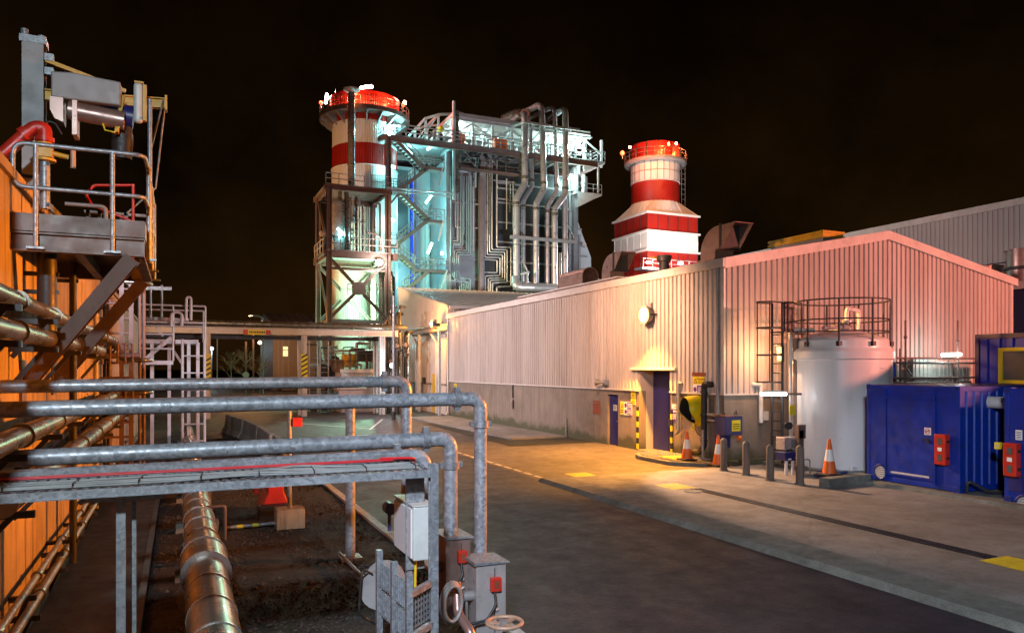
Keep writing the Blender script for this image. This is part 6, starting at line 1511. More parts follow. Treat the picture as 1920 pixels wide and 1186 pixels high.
def tube_lamp(name, label, p, d, L, mat, power, col, off=(0,-.5,-.3), r=.11, grp=None):
    t = thing(name, label, 'lamp', p, grp); p = Vector(p); d = Vector(d).normalized()*L/2
    MB().tube([p-d,p+d],r,10).build('tube', M[mat], t); MB().bar(p-d*.9+V(0,.06,r+.06),p+d*.9+V(0,.06,r+.06),.2,.08).build('tray', M['steelgrey'], t)
    if power: light(p+V(*off), power, col, .3, t)
    return t
rx = V(RX,RY,0)
tube_lamp('stack_light','upright white lamp at the left end of the left stack platform', PD(612,186,77), (.12,0,1), .95, 'e_white', 2600, WHITE, (.3,-.3,.2), .17)
tube_lamp('stack_light','long white tube light above the rim of the left stack', PD(687,164,76), rx+V(0,0,.12), 1.35, 'e_white', 3000, WHITE, (0,-.4,-.5), .12)
def beacon(label, p, power, r=.19, mat='e_red', col=(1,.05,.02)):
    t = thing('warning_beacon', label, 'beacon', p, 'aviation beacons'); MB().sphere(p,r,12,8).build('lens', M[mat], t); MB().tube([Vector(p)+V(0,0,-r),Vector(p)+V(0,0,-r-.5)],.06,6).build('stem', M['steelgrey'], t)
    light(Vector(p)+V(0,0,.35)-V(*ray(960),0)*.2, power, col, .2, t)
beacon('red beacon at the left edge of the left stack platform', PD(602,193,77), 900); beacon('red beacon at the right end of the left stack platform', PD(756,197,78), 1500)
tube_lamp('stack_light','small warm lamp at the right end of the left stack platform', PD(759,193,78.5), rx, .3, 'e_warm', 350, (1,.8,.6), (-.5,-.6,.3), .16)

# ================================================================ BOILER HOUSE
Y1 = 73.7
def Z_(px,py,dy=0): return PY(px,py,Y1+dy)
xL, xM, xR = Z_(735,0).x, Z_(838,0).x, Z_(1070,0).x; zP = Z_(860,279).z; zR = Z_(860,216).z
t = thing('boiler_house','towering boiler house of grey casing, open steel decks and silver downcomer pipes','boiler house',((xM+xR)/2,82,0))
b = MB(); b.box(xM,xR,Y1,Y1+20,0,zP-1.6); b.build('casing', M['casing'], t)
b = MB(); z = 4.0
while z < zP-2.5: b.box(xM-.12,Z_(895,0).x,Y1-.14,Y1-.002,z,z+.22); b.box(Z_(930,0).x,xR,Y1-.14,Y1-.002,z,z+.18); z += 2.1
each(b, 'stiffener', M['casing'], t)
b = MB()
for px in (838,900,1075): x = Z_(px,0).x; b.box(x-.28,x+.28,Y1-.6,Y1-.15,0,zP-.6)
each(b, 'main_column', M['steelgrey'], t)
x0_, x1_ = Z_(904,0).x, Z_(932,0).x; MB().box(x0_,x1_,Y1-.10,Y1-.004,0,zP-2).build('black_shade_panel', M['black'], t)  # flat black panels: the dark behind the pipes put in as colour
x0_, x1_ = Z_(933,0).x, Z_(1066,0).x; MB().box(x0_,x1_,Y1-.09,Y1-.003,0,zP-1.7).build('black_shade_panel', M['black'], t)
# recessed pale duct at the left with the blue column
MB().box(xL-.3,xM,Y1+5.5,Y1+12,0,zP-1.0).build('pale_duct', M['casinglite'], t)
b = MB()
for px in (800,824): x = PY(px,0,Y1+5.4).x; b.box(x-.2,x+.2,Y1+5.1,Y1+5.49,0,zP-5)
b.box(PY(800,0,Y1+5.4).x,PY(824,0,Y1+5.4).x,Y1+5.2,Y1+5.48,zP-5,zP-4.6); each(b, 'duct_frame', M['casinglite'], t)
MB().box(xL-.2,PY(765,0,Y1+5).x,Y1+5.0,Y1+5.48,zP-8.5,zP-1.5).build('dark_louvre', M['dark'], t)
x = PY(775,0,Y1+4.4).x; zblue = PY(775,340,Y1+4.4).z; MB().box(x-.28,x+.28,Y1+4.2,Y1+4.8,0,zblue).build('blue_column', M['bluepipe'], t)
MB().box(x-.3,x+.3,Y1+4.2,Y1+4.8,zblue,zP-2).build('column_head', M['steelgrey'], t)
MB().box(xM-.05,xM+.05,Y1+.02,Y1+8,0,zP-1.2).build('return_wall', M['casing'], t)
# main deck
x3 = Z_(1105,0).x
b = MB(); b.box(xL-.6,x3,Y1-1.9,Y1+19,zP-.06,zP); b.build('deck', M['steelgrey'], t)
b = MB(); b.ibeam((xL-.6,Y1-1.8,zP-.38),(x3,Y1-1.8,zP-.38),.3,.55,.06); b.ibeam((xL-.6,Y1+4,zP-.45),(xR,Y1+4,zP-.45),.3,.6,.06); each(b, 'deck_beam', M['steelbrown'], t)
b = MB(); x = xM
while x < x3: b.ibeam((x,Y1-1.7,zP-.38),(x,Y1+2,zP-.38),.2,.4,.05); x += 1.5
each(b, 'joist', M['steelgrey'], t)
b = MB(); rails(b,[(xL-.5,Y1-1.8,zP),(x3,Y1-1.8,zP),(x3,Y1+8,zP)],1.15,.045,(.35,.68),1.5); b.build('deck_handrail', M['steelgrey'], t)
# second deck just under
zP2 = Z_(960,331).z
b = MB(); b.box(xM+1,Z_(965,0).x,Y1-1.5,Y1-.2,zP2-.1,zP2); b.ibeam((xM+1,Y1-1.5,zP2-.2),(Z_(965,0).x,Y1-1.5,zP2-.2),.15,.25,.04); rails(b,[(xM+1,Y1-1.5,zP2),(Z_(965,0).x,Y1-1.5,zP2)],1.1,.035,(.5,),1.6); b.build('lower_deck', M['steelbrown'], t)
# roof on trusses
xR0 = Z_(735,0).x+1.5
b = MB(); b.box(Z_(845,0).x,Z_(1100,0).x,Y1-.8,Y1+18,zR-.35,zR); b.build('roof', M['roofsheet'], t)
b = MB(); b.ibeam((Z_(845,0).x,Y1-.8,zR-.6),(Z_(1100,0).x,Y1-.8,zR-.6),.2,.4,.05); b.build('eaves_beam', M['steellight'], t)
b = MB()
for k in range(9):
    x = Z_(850,0).x+k*2.25
    b.bar((x,Y1+.2,zP),(x,Y1+.2,zR-.4),.24,.24); b.bar((x,Y1+9,zP),(x,Y1+9,zR-.4),.24,.24)
each(b, 'roof_column', M['steellight'], t)
b = MB()
for k in range(0,8):
    x = Z_(850,0).x+k*2.25; m_ = (zP+zR)/2
    for y in (Y1+.2,Y1+5):
        if k % 2 == 0: b.bar((x,y,m_-.3),(x+2.25,y,zR-.6),.16,.16)
        else: b.bar((x,y,zR-.6),(x+2.25,y,m_-.3),.16,.16)
    b.bar((x,Y1+.3,zR-.6),(x+1.5,Y1+8,zR-.7),.12,.12); b.bar((x,Y1+.3,m_+.6),(x+2.25,Y1+5,zR-.8),.10,.10)
each(b, 'roof_brace', M['steellight'], t)
b = MB()
for y in (Y1+2.5,Y1+5,Y1+9): b.ibeam((Z_(845,0).x,y,zR-.55),(Z_(1100,0).x,y,zR-.55),.2,.35,.04)
each(b, 'purlin', M['steellight'], t)
# sloping open frame on the left of the roof
b = MB(); q0, q1, q2, q3 = Z_(770,252,2), Z_(798,222,2), Z_(822,215,2), Z_(848,214,2)
for dy in (0,4):
    e = V(0,dy,0); b.bar(q0+e,q1+e,.22,.22); b.bar(q1+e,q2+e,.22,.22); b.bar(q2+e,q3+e,.22,.22); b.bar((q1.x,q1.y+dy,zP),q1+e,.22,.22); b.bar((q2.x,q2.y+dy,zP),q2+e,.22,.22); b.bar((q0.x+.4,q0.y+dy,zP),q2+e,.14,.14); b.bar((q1.x+.3,q1.y+dy,zP),q3+e,.14,.14)
for q in (q0,q1,q2,q3): b.bar(q,q+V(0,4,0),.18,.18)
b.build('sloping_frame', M['steellight'], t)
# equipment on deck
random.seed(4)
for k in range(26):
    px = 850+random.random()*235; q = Z_(px,0,2.5+random.random()*5); w_ = random.uniform(.4,1.2); h_ = random.uniform(.6,2.0)
    bb = MB()
    if k % 2: bb.box(q.x-w_/2,q.x+w_/2,q.y,q.y+.8,zP,zP+h_)
    else: bb.lathe(q.x,q.y,[(w_/2,zP),(w_/2,zP+h_),(0,zP+h_+.2)],14); bb.tube([(q.x,q.y,zP+h_),(q.x,q.y,zR-.8)],.09,6)
    bb.build('deck_equipment', M[['casinglite','steelgrey','galvfar','alu'][k % 4]], t)
for px, w_ in ((862,1.3),(940,1.55)):
    q = Z_(px,0,-.6); bb = MB(); bb.box(q.x-w_/2,q.x+w_/2,q.y,q.y+.7,zP+.05,zP+1.5); bb.build('orange_cabinet', M['orange'], t, bevel=.15)
q = Z_(826,0,-.8); bb = MB(); bb.lathe(q.x,q.y,[(.22,zP),(.22,zP+1.0),(.12,zP+1.15)],12); bb.build('lifebuoy_post', M['dark'], t); MB().sphere((q.x,q.y-.1,zP+1.5),.32,12,8).build('yellow_hood', M['yellowgloss'], t)
for k in range(42):
    px = 848+random.random()*120; q = Z_(px,285+random.random()*38,-1.2+random.random()); L_ = random.uniform(.3,1.4); d_ = random.choice([V(1,0,0),V(0,0,1),V(.7,0,.7),V(-.7,0,.7)]); bb = MB(); bb.tube([q,q+d_*L_],.06,6); bb.build('small_pipework', M[['galvfar','dark','steelgrey'][k % 3]], t)
# roof gear
q = Z_(859,0,4); zq = zR; b = MB(); b.lathe(q.x,q.y,[(.62,zq),(.62,zq+1.55),(.66,zq+1.6),(.0,zq+1.6)],24); b.build('roof_flue', M['copper'], t)
MB().prism([(0,0),(.9,0),(0,1.0)], (q.x+.6,q.y-.2,zq), (0,.5,0), (1,0,0), (0,0,1)).build('flue_gusset', M['copper'], t)
p0, p1 = Z_(872,0,3).x, Z_(935,0,3).x; MB().box(p0,p1,Y1+3,Y1+8,zR,zR+.75).build('roof_box', M['casing'], t)
p0, p1 = Z_(1066,0,3).x, Z_(1088,0,3).x; MB().box(p0,p1,Y1+3,Y1+7,zR,zR+1.6).build('roof_box', M['steelgrey'], t)
b = MB(); b.tube([Z_(946,224,3),Z_(968,214,1),Z_(984,214,-2.2)],.55,16,bend=.8); b.build('steam_drum', M['lag'], t)
# big downcomers: verticals with a jog, then down to the header
YD = -2.3
UP = [(984,.36,212),(998,.24,226),(1020,.33,197),(1044,.25,202),(1060,.33,204)]; LO = [968,981,1005,1026,1040]
for k, ((pu,r,pt),pl) in enumerate(zip(UP,LO)):
    dy = YD+.7*(k % 2); a1, b1 = Z_(pu,pt,dy), Z_(pu,350,dy); a2, b2 = Z_(pl,372,dy-.2), Z_(pl,543,dy-.2)
    jr = 350+5*k; b1 = Z_(pu,jr-6,dy); a2 = Z_(pl,jr+22,dy-.2)
    top = [V(a1.x-1.2,Y1+3.5,a1.z+.1),V(a1.x-.2,a1.y+.2,a1.z+.2)] if k in (1,2,3) else [V(a1.x,Y1+3,a1.z+.15),V(a1.x,a1.y,a1.z+.15)]
    bb = MB(); bb.tube(top+[b1,a2,b2],r,18,bend=.9,seg=6); g = bb.build('downcomer', M['silver'], t)
    bb = MB(); bb.tube([b1+V(0,0,.75),b1+V(0,0,.45)],r+.05,18); bb.tube([a2+V(0,0,-.4),a2+V(0,0,-.7)],r+.05,18)
    for z in range(4,24,4): bb.tube([(b2.x,b2.y,z),(b2.x,b2.y,z+.08)],r+.02,18)
    each(bb,'lagging_band', M['lag'], g)
a2, b2 = Z_(1059,372,YD+.4), Z_(1059,545,YD+.4); MB().tube([V(a2.x+.2,Y1,a2.z+.4),a2,b2],.33,18,bend=.5).build('downcomer', M['silver'], t)
a2, b2 = Z_(1050,474,YD+1.2), Z_(1050,545,YD+1.2); MB().tube([a2,b2],.2,12).build('downcomer', M['lag'], t)
p0, p1 = Z_(957,444,YD-.6), Z_(1080,451,YD-.6); b = MB(); b.bar(p0,V(p1.x,p0.y,p0.z),.3,.34); b.bar(Z_(975,425,-.2),Z_(981,443,YD-.6),.15,.15); b.bar(Z_(1066,425,-.2),Z_(1078,450,YD-.6),.15,.15); b.build('pipe_support', M['steelgrey'], t)
b = MB(); p0 = Z_(984,229,YD-.7); xe = Z_(1071,0,YD-.7).x; b.bar(p0,V(xe,p0.y,p0.z),.16,.22); b.bar(p0,p0+V(-.9,2.6,0),.16,.22); b.bar(V(xe,p0.y,p0.z),V(xe-.2,Y1,zP+.5),.14,.14)
for f in (.2,.45,.7): b.bar(V(p0.x+(xe-p0.x)*f,p0.y,p0.z),V(p0.x+(xe-p0.x)*f-.4,Y1,p0.z-1.0),.12,.12)
b.build('head_frame', M['steellight'], t)
p0 = Z_(968,537,YD-1.4); b = MB(); b.tube([Z_(966,520,YD-1.0),Z_(967,538,YD-1.4),Z_(1000,539,YD-1.6),Z_(1042,540,YD-1.6)],.46,18,bend=.7); b.build('bottom_header', M['silver'], t)
MB().tube([Z_(976,480,YD),Z_(990,510,YD-.8)],.09,6).build('rod', M['galvfar'], t); MB().tube([Z_(977,514,YD-1.3),Z_(992,510,YD-1.3)],.13,8).build('hand_lever', M['steellight'], t)
MB().tube([Z_(989,510,YD-1.3),Z_(989,532,YD-1.5)],.12,8).build('valve_stem', M['silver'], t)
# nested thin pipes, right set
A = [(909.5,482,937.5,516,910,.0),(913.8,476.8,942,520.5,915.5,.06),(918,472,946.5,524.5,919.5,.12),(922.5,467.6,951,529,923.5,.18),(931.5,463,958,536.5,931.5,.24)]
for px, y1, px2, y2, px3, o in A:
    dy = -.55-o
    MB().tube([Z_(px,300,dy),Z_(px,y1,dy),Z_(px2,y1+.6,dy),Z_(px2,y2,dy),Z_(px3,y2+1.2,dy),Z_(px3,565,dy)],.085,8,bend=.12,seg=3).build('thin_pipe', M['silver'], t)
MB().tube([Z_(905,486,-.5),Z_(932,487.5,-.5),Z_(932,511,-.5),Z_(905,510,-.5)],.085,8,bend=.12).build('thin_pipe', M['silver'], t)
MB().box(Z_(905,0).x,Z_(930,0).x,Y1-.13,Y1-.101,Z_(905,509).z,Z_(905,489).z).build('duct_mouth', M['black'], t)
# left set: nested steps
xs_ = [854,858.5,863.5,868,875,878.5,882]; ye = [424,450,455,458,468,472,476]; xs2 = [834,839,844,849.5,852.5,856.5,838]
for k in range(7):
    dy = -.45-.05*k; pu, y1, pl = xs_[k], ye[k]+1.5, xs2[k] if k < 6 else 860
    if k == 0: pts = [Z_(pu,350,dy),Z_(pu,y1,dy),Z_(896,y1+2,dy)]
    else: pts = [Z_(pu,330,dy),Z_(pu,y1,dy),Z_(pl,y1-1,dy),Z_(pl,520+3*(k % 3),dy),Z_(858+4*k,523+3*(k % 3),dy),Z_(858+4*k,560,dy)]
    MB().tube(pts,.075,8,bend=.12,seg=3).build('thin_pipe', M['galvfar'], t)
for px, r, y0, y1, m in ((851,.17,190,375,'galvfar'),(857.5,.19,208,362,'lag'),(892,.10,300,352,'galvfar'),(921,.10,300,360,'lag'),(917,.08,330,440,'lag'),(950,.07,335,430,'galvfar'),(956,.09,345,398,'lag'),(962,.06,340,430,'galvfar'),(845,.08,330,480,'galvfar'),(888,.07,350,470,'galvfar'),(884,.07,330,460,'galvfar'),(870,.06,330,440,'galvfar')):
    MB().tube([Z_(px,y0,-1.2 if y0 < 300 else -.7),Z_(px,y1,-1.2 if y0 < 300 else -.7)],r,10).build('thin_pipe', M[m], t)
for px0, px1, py in ((842,897,378),(930,968,352),(925,966,338),(930,966,372),(900,968,320)): MB().bar(Z_(px0,py,-.6),V(Z_(px1,py,-.6).x,Y1-.6,Z_(px0,py,-.6).z),.12,.16).build('pipe_rail', M['steelgrey'], t)
MB().box(Z_(893,0).x,Z_(898,0).x,Y1-1.0,Y1-.62,0,zP-3).build('front_column', M['copper'], t)
# right flank: inlet duct and side platforms
xq = xR; b = MB(); zt5, zb5 = Z_(1080,388).z, Z_(1105,520).z
b.prism([(0,zt5),(.6,zt5),(1.6,Z_(1085,430).z),(2.9,Z_(1095,480).z),(3.4,0),(0,0)], (xq,Y1+.5,0), (0,8,0), (1,0,0), (0,0,1)); b.build('inlet_duct', M['casinglite'], t)
b = MB()
for z in (zt5-2.5,zt5-5.5,zt5-8.5): b.box(xq-.0,xq+1.0+.28*(zt5-z)*.9,Y1+.34,Y1+.495,z,z+.2)
b.box(xq+1.2,xq+1.45,Y1+.3,Y1+.49,0,zt5-3); each(b, 'duct_stiffener', M['casing'], t)
for z in (zt5-4,zt5-7.8,zt5-10.5): q = V(xq+.4+.30*(zt5-z),Y1+.45,z); MB().tube([q,q+V(.5,0,-.2)],.28,10).build('hanger_lug', M['casinglite'], t)
MB().box(xR,Z_(1104,0).x,Y1+.3,Y1+9,Z_(1090,375).z,zP-1.2).build('side_casing', M['casing'], t)
zq = Z_(1100,305).z; b = MB(); b.box(xR-.2,Z_(1124,0).x,Y1-1.2,Y1+7,zq-.28,zq); b.build('side_deck', M['steellight'], t)
b = MB(); b.prism([(0,0),(2.6,0),(0,-1.1)], (xR+1.0,Y1-1.2,zq-.28), (0,.16,0), (1,0,0), (0,0,1)); b.bar((Z_(1113,0).x,Y1-1,zq-.2),(Z_(1113,0).x,Y1-1,Z_(1113,365).z),.16,.16); b.build('deck_bracket', M['steellight'], t)
zq2 = Z_(1100,366).z; b = MB(); b.box(xR,Z_(1118,0).x,Y1-1.2,Y1+6,zq2-.2,zq2); b.prism([(0,0),(3.0,0),(.1,-1.5)], (xR+.2,Y1-1.2,zq2-.2), (0,5,0), (1,0,0), (0,0,1)); b.build('sloped_platform', M['steellight'], t)
b = MB(); rails(b,[(xR,Y1-1.2,zq2),(Z_(1118,0).x,Y1-1.2,zq2)],1.0,.035,(.5,),1.0); rails(b,[(xR,Y1-1.2,zq),(Z_(1124,0).x,Y1-1.2,zq)],1.1,.035,(.5,),1.0); b.build('side_handrail', M['steelgrey'], t)
b = MB(); x = Z_(1099,0).x; b.bar((x,Y1+.3,zq),(x,Y1+.3,zR-.4),.3,.3); zc = Z_(1085,262).z
for px0,py0,px1,py1 in ((1066,252,1110,258),(1075,268,1090,258),(1090,258,1080,266),(1076,268,1108,258)): b.bar(Z_(px0,py0,-.6),Z_(px1,py1,-.6),.13,.13)
b.build('end_frame', M['steellight'], t)
for px,py,h_ in ((1075,345,1.5),(1094,345,2.0),(1085,318,.9)): q = Z_(px,py,-.5); MB().tube([q+V(0,0,-h_/2),q+V(0,0,h_/2)],.22,10).build('side_valve', M['steellight'], t)

# stair tower
YS = Y1-1.7
def St(px,py,dy=0): return PY(px,py,YS+dy)
t = thing('stair_tower','zigzag steel stair tower climbing the cyan lit end of the boiler house','stairs',(St(780,0).x,YS,0))
x = St(727.5,0).x; MB().ibeam((x,YS-.1,0),(x,YS-.1,St(727,255).z),.5,.5,.08,up=(1,0,0)).build('main_column', M['steelbrown'], t)
def flight(pa, pb):
    a_, b_ = St(*pa), St(*pb); w_ = V(0,1.0,0)
    bb = MB(); bb.bar(a_,b_,.10,.34,up=(0,0,1)); bb.bar(a_+w_,b_+w_,.10,.34); bb.build('stringer', M['steelbrown'], t)
    n = max(5,int(abs(a_.z-b_.z)/.24)); bb = MB()
    for k in range(1,n): q = a_.lerp(b_,k/n); bb.box(q.x-.15,q.x+.15,YS+.05,YS+.95,q.z-.03,q.z+.03)
    bb.build('tread', M['steellight'], t)
    bb = MB()
    for w2 in (V(0,0,0),w_):
        for h_ in (.6,1.1): bb.tube([a_+w2+V(0,0,h_),b_+w2+V(0,0,h_)],.04,6)
        for k in range(6): q = a_.lerp(b_,k/5)+w2; bb.tube([q,q+V(0,0,1.1)],.032,5)
    bb.build('stair_rail', M['steelgrey'], t)
def landing(p0, p1, py, ends=(True,True), brace=None):
    a_, b_ = St(p0,py), St(p1,py); z = a_.z; bb = MB(); bb.box(a_.x,b_.x,YS-.05,YS+1.1,z-.30,z); bb.build('landing', M['steelbrown'], t)
    bb = MB(); rails(bb,[(a_.x,YS,z),(b_.x,YS,z)],1.1,.04,(.5,),.9); rails(bb,[(a_.x,YS+1.05,z),(b_.x,YS+1.05,z)],1.1,.04,(.5,),.9); each(bb,'landing_rail', M['steelgrey'], t)
    if brace: bb = MB(); bb.bar(St(brace[0],py+3),St(brace[1],py+brace[2]),.16,.16); bb.build('landing_brace', M['steellight'], t)
flight((738,258),(797,319)); flight((808,311),(750,354)); flight((750,360),(803,411)); flight((805,411),(748,456)); flight((752,479),(779,502)); flight((806,507),(758,547))
landing(795,833,311,brace=(830,822,38)); landing(723,753,354); landing(803,833,411,brace=(831,822,40)); landing(725,750,457); landing(745,756,478); landing(777,843,503,brace=(838,828,38))
b = MB(); b.bar(St(725,352,-.3),St(850,362,-.3),.2,.14); b.bar(St(725,358,-.2),St(846,368,-.2),.12,.12); b.build('cable_rack', M['galvfar'], t)
b = MB(); b.bar(St(697,358),St(728,330),.1,.1) if False else b.bar(St(729,385),St(752,358),.16,.16); b.build('knee_brace', M['steelbrown'], t)
b = MB(); x = St(784,0).x; b.bar((x,YS+1.2,0),(x,YS+1.2,St(784,300).z),.22,.22); b.build('rear_column', M['steelgrey'], t)
b = MB(); a_ = St(708,262,3.0); b.bar(St(725,256),a_,.3,.5); b.bar(a_,(a_.x,a_.y,St(708,350).z),.25,.25); b.bar(St(712,285),St(727,262),.12,.12); b.build('side_frame', M['steelbrown'], t)
b = MB(); rails(b,[(a_.x,a_.y,zP),(St(725,0).x,YS,zP),(St(833,0).x,YS-.2,zP)],1.1,.045,(.4,.7),1.0); b.build('top_rail', M['steelgrey'], t)

# lamps of the boiler house: (px, py, dy, direction, length, power, label)
LG = [
 (858,240,3,(1,0,0),1.6,2600,'white tube light under the boiler roof near the left end'),
 (905,240,3,(1,0,0),1.6,2600,'white tube light under the middle of the boiler roof'),
 (936,262,6,(1,0,0),.5,1500,'small bright lamp deep under the boiler roof above the orange cabinet'),
 (1036,261,2,(1,0,0),1.1,1800,'cyan tube light between the downcomers under the roof'),
 (1036,282,1,(0,0,1),.9,1500,'upright white lamp between the downcomers above the deck'),
 (1085,272,-.9,(1,.1,-.42),1.8,2200,'long slanting tube light at the right end of the boiler deck'),
 (1071,332,-1.0,(0,0,1),.55,900,'bright white lamp on the right flank of the boiler house'),
 (735,238,1,(1,0,.15),1.7,1500,'tube light over the left end of the top deck'),
 (766,284,1.6,(.8,0,-.6),.9,1300,'green white lamp behind the top stair flight'),
 (807,276,.5,(.7,0,.6),.9,1300,'tube light under the top deck beside the stairs'),
 (709,316,1,(.45,0,1),1.3,1400,'slanted tube light beside the stair column next to the red band'),
 (733,312,.6,(1,0,-.15),.9,900,'tube light on the stair column below the top deck'),
 (804,373,.3,(.55,0,.8),1.1,1500,'slanted tube light above the second stair landing'),
 (732,410,.5,(1,0,-.45),1.0,1200,'tube light on the stair column at the fourth flight'),
 (806,465,.2,(.4,0,1),1.2,2000,'brightest slanted tube light above the lowest stair landing'),
 (727,444,-.2,(0,0,1),.4,500,'small round lamp on the stair column above the tower floor'),
 (829,475,-.1,(0,0,1),.3,300,'small lamp on a post at the lowest landing'),
 (638,433,-8,(.75,0,-.6),.7,500,'short tube light in front of the silver vessel'),
]
for px,py,dy,d,L_,pw,lab in LG:
    p = PY(px,py,Y1+dy); tube_lamp('tube_light', lab, p, d, L_, 'e_cyan', pw*(1.1 if (px > 840 or py < 250) else .24), ((.60,.97,.96) if px > 840 else CYAN), (0,-.45,-.35), .13 if L_ > .6 else .17)
light(PY(700,560,YT+4), 7000, GREEN, .3); light(PY(690,640,62), 350, CYAN, .3); light(PY(765,520,Y1+2.5), 420, CYAN, .3); light(PY(765,400,Y1+2.5), 420, CYAN, .3)

# row of glowing balls added for glints under the boiler roof
for k in range(9):
    q = Z_(848+28*k,0,1.4)
    t = thing('added_glint','small glowing ball in a row added for glints under the boiler house roof','lamp',(q.x,q.y,zP+2.1),'added glint balls under the boiler roof')
    MB().sphere((q.x,q.y,zP+2.1),.15,10,6).build('lens', M['e_cyan'], t); MB().tube([(q.x,q.y,zP+2.15),(q.x,q.y,zP+2.7)],.03,5).build('stem', M['steelgrey'], t)
# ================================================================ STRIPED BYPASS STACK (right)
YK2 = 82.0; bx0 = PY(1214,0,YK2).x; bw = PY(1308,0,YK2).x-bx0; bcx, bcy = bx0+bw/2, YK2+bw/2
def Zb(py): return PY(1214,py,YK2).z
t = thing('bypass_stack','red and white striped square stack tapering to a round railed top','chimney',(bcx,bcy,0))
zz = [Zb(y) for y in (397,432,468,520)]
def sq(r, z0, z1, mat, nm):
    b = MB(); h_ = bw/2
    b.box(bcx-h_,bcx+h_,bcy-h_,bcy+h_,z0,z1); g = b.build(nm, M[mat], t)
    b = MB()
    for k in range(6):
        u = -h_+bw*k/5
        b.box(bcx+u-.04,bcx+u+.04,bcy-h_-.05,bcy-h_-.002,z0,z1); b.box(bcx-h_-.05,bcx-h_-.002,bcy+u-.04,bcy+u+.04,z0,z1)
    b.build('panel_seam', M[mat if mat == 'stackwhite' else 'dark'], g)
sq(0,zz[1],zz[0],'stackred','red_band'); sq(0,zz[2],zz[1],'stackwhite','white_band'); sq(0,0,zz[2],'stackred','red_base')
for z in (zz[0],zz[1],zz[2]): h_ = bw/2+.28; MB().box(bcx-h_,bcx+h_,bcy-h_,bcy+h_,z-.12,z+.12).build('ledge', M['stackwhite'], t)
# square-to-round transition
rr = bw*.405; zc0, zc1 = zz[0]+.12, Zb(368); n = 32; vs = []; fs = []; h_ = bw/2
for i in range(n):
    an = 2*PI*i/n+PI/4; u = V(math.cos(an),math.sin(an),0); s_ = h_/max(abs(u.x),abs(u.y)); vs.append((bcx+u.x*s_,bcy+u.y*s_,zc0)); vs.append((bcx+u.x*rr,bcy+u.y*rr,zc1))
fs = [(2*i,2*((i+1) % n),2*((i+1) % n)+1,2*i+1) for i in range(n)]
b = MB(); b.add(vs,fs); b.build('transition', M['stackwhite'], t)
b = MB()
for i in range(0,n,2): b.bar(V(*vs[2*i])+V(0,0,.02),V(*vs[2*i+1])+V(0,0,.02),.07,.07)
b.build('transition_seam', M['cladtrim'], t)
DB = (YK2+bw/2-rr)/ray(1228)[1]
def Zc(py): return H+(HZ-py)/FL*DB
zc = [zc1,Zc(334),Zc(296),Zc(260)]
b = MB(); b.lathe(bcx,bcy,[(rr,zc[0]-.3),(rr,zc[1])],48); b.build('red_drum', M['stackred'], t)
b = MB(); b.lathe(bcx,bcy,[(rr+.02,zc[1]),(rr+.10,zc[1]+.05),(rr+.02,zc[1]+.1),(rr+.02,zc[2])],48); g = b.build('white_drum', M['stackwhite'], t)
b = MB()
for i in range(24): an = 2*PI*i/24; b.box(bcx+(rr+.03)*math.cos(an)-.04,bcx+(rr+.03)*math.cos(an)+.04,bcy+(rr+.03)*math.sin(an)-.04,bcy+(rr+.03)*math.sin(an)+.04,zc[1]+.1,zc[2])
b.lathe(bcx,bcy,[(rr+.03,(zc[1]+zc[2])/2),(rr+.09,(zc[1]+zc[2])/2+.04),(rr+.03,(zc[1]+zc[2])/2+.08)],48); b.build('drum_seam', M['casing'], g)
b = MB(); b.lathe(bcx,bcy,[(rr+.05,zc[2]),(rr+.05,zc[3]),(rr-.15,zc[3]),(rr-.15,zc[3]-1.5)],48); b.build('crown_band', M['stackred'], t)
MB().lathe(bcx,bcy,[(rr-.16,zc[3]-.8),(0,zc[3]-.8)],40).build('inside', M['dark'], t)
b = MB()
for i in range(12): an = 2*PI*i/12+.1; b.box(bcx+(rr+.07)*math.cos(an)-.06,bcx+(rr+.07)*math.cos(an)+.06,bcy+(rr+.07)*math.sin(an)-.06,bcy+(rr+.07)*math.sin(an)+.06,zc[2],zc[3])
each(b,'crown_seam', M['dark'], t)
r2 = rr+.95; zpl = Zc(291)
b = MB(); b.lathe(bcx,bcy,[(rr,zpl),(r2,zpl),(r2,zpl-.3),(r2-.25,zpl-.55),(rr,zpl-.35)],48); b.build('platform', M['steelgrey'], t)
b = MB()
for hh in (.6,1.15): b.tube([(bcx+r2*math.cos(2*PI*i/40),bcy+r2*math.sin(2*PI*i/40),zpl+hh) for i in range(40)],.04,6,closed=True)
for i in range(20): an = 2*PI*i/20; b.tube([(bcx+r2*math.cos(an),bcy+r2*math.sin(an),zpl),(bcx+r2*math.cos(an),bcy+r2*math.sin(an),zpl+1.15)],.035,5)
b.build('guard_rail', M['steelbrown'], t)
b = MB(); lx, ly = bcx+rr*.75, bcy-rr*.55-1.2
lx = bcx+(rr+.6)*RX; ly = bcy+(rr+.6)*RY
for dx in (-.3,.3): b.tube([(lx+dx,ly,zc0+.5),(lx+dx,ly,zpl)],.04,5)
z = zc0+.6
while z < zpl: b.tube([(lx-.3,ly,z),(lx+.3,ly,z)],.03,4); z += .7
b.build('ladder', M['steelgrey'], t)
beacon('red beacon at the left of the striped stack top', PD(1167,287,98), 900, .28)
for px,py,lab in ((1181,277,'small white lamp at the left of the striped stack crown'),(1254,271,'small orange lamp in the middle of the striped stack crown'),(1268,270,'small white lamp right of the middle on the striped stack crown')):
    p = PD(px,py,93.2 if px > 1200 else 96.0); tube_lamp('crown_light', lab, p, rx, .22, 'e_warm' if px != 1254 else 'e_amber', 2200, (1,.34,.10), (-.05,-.15,.15), .11)
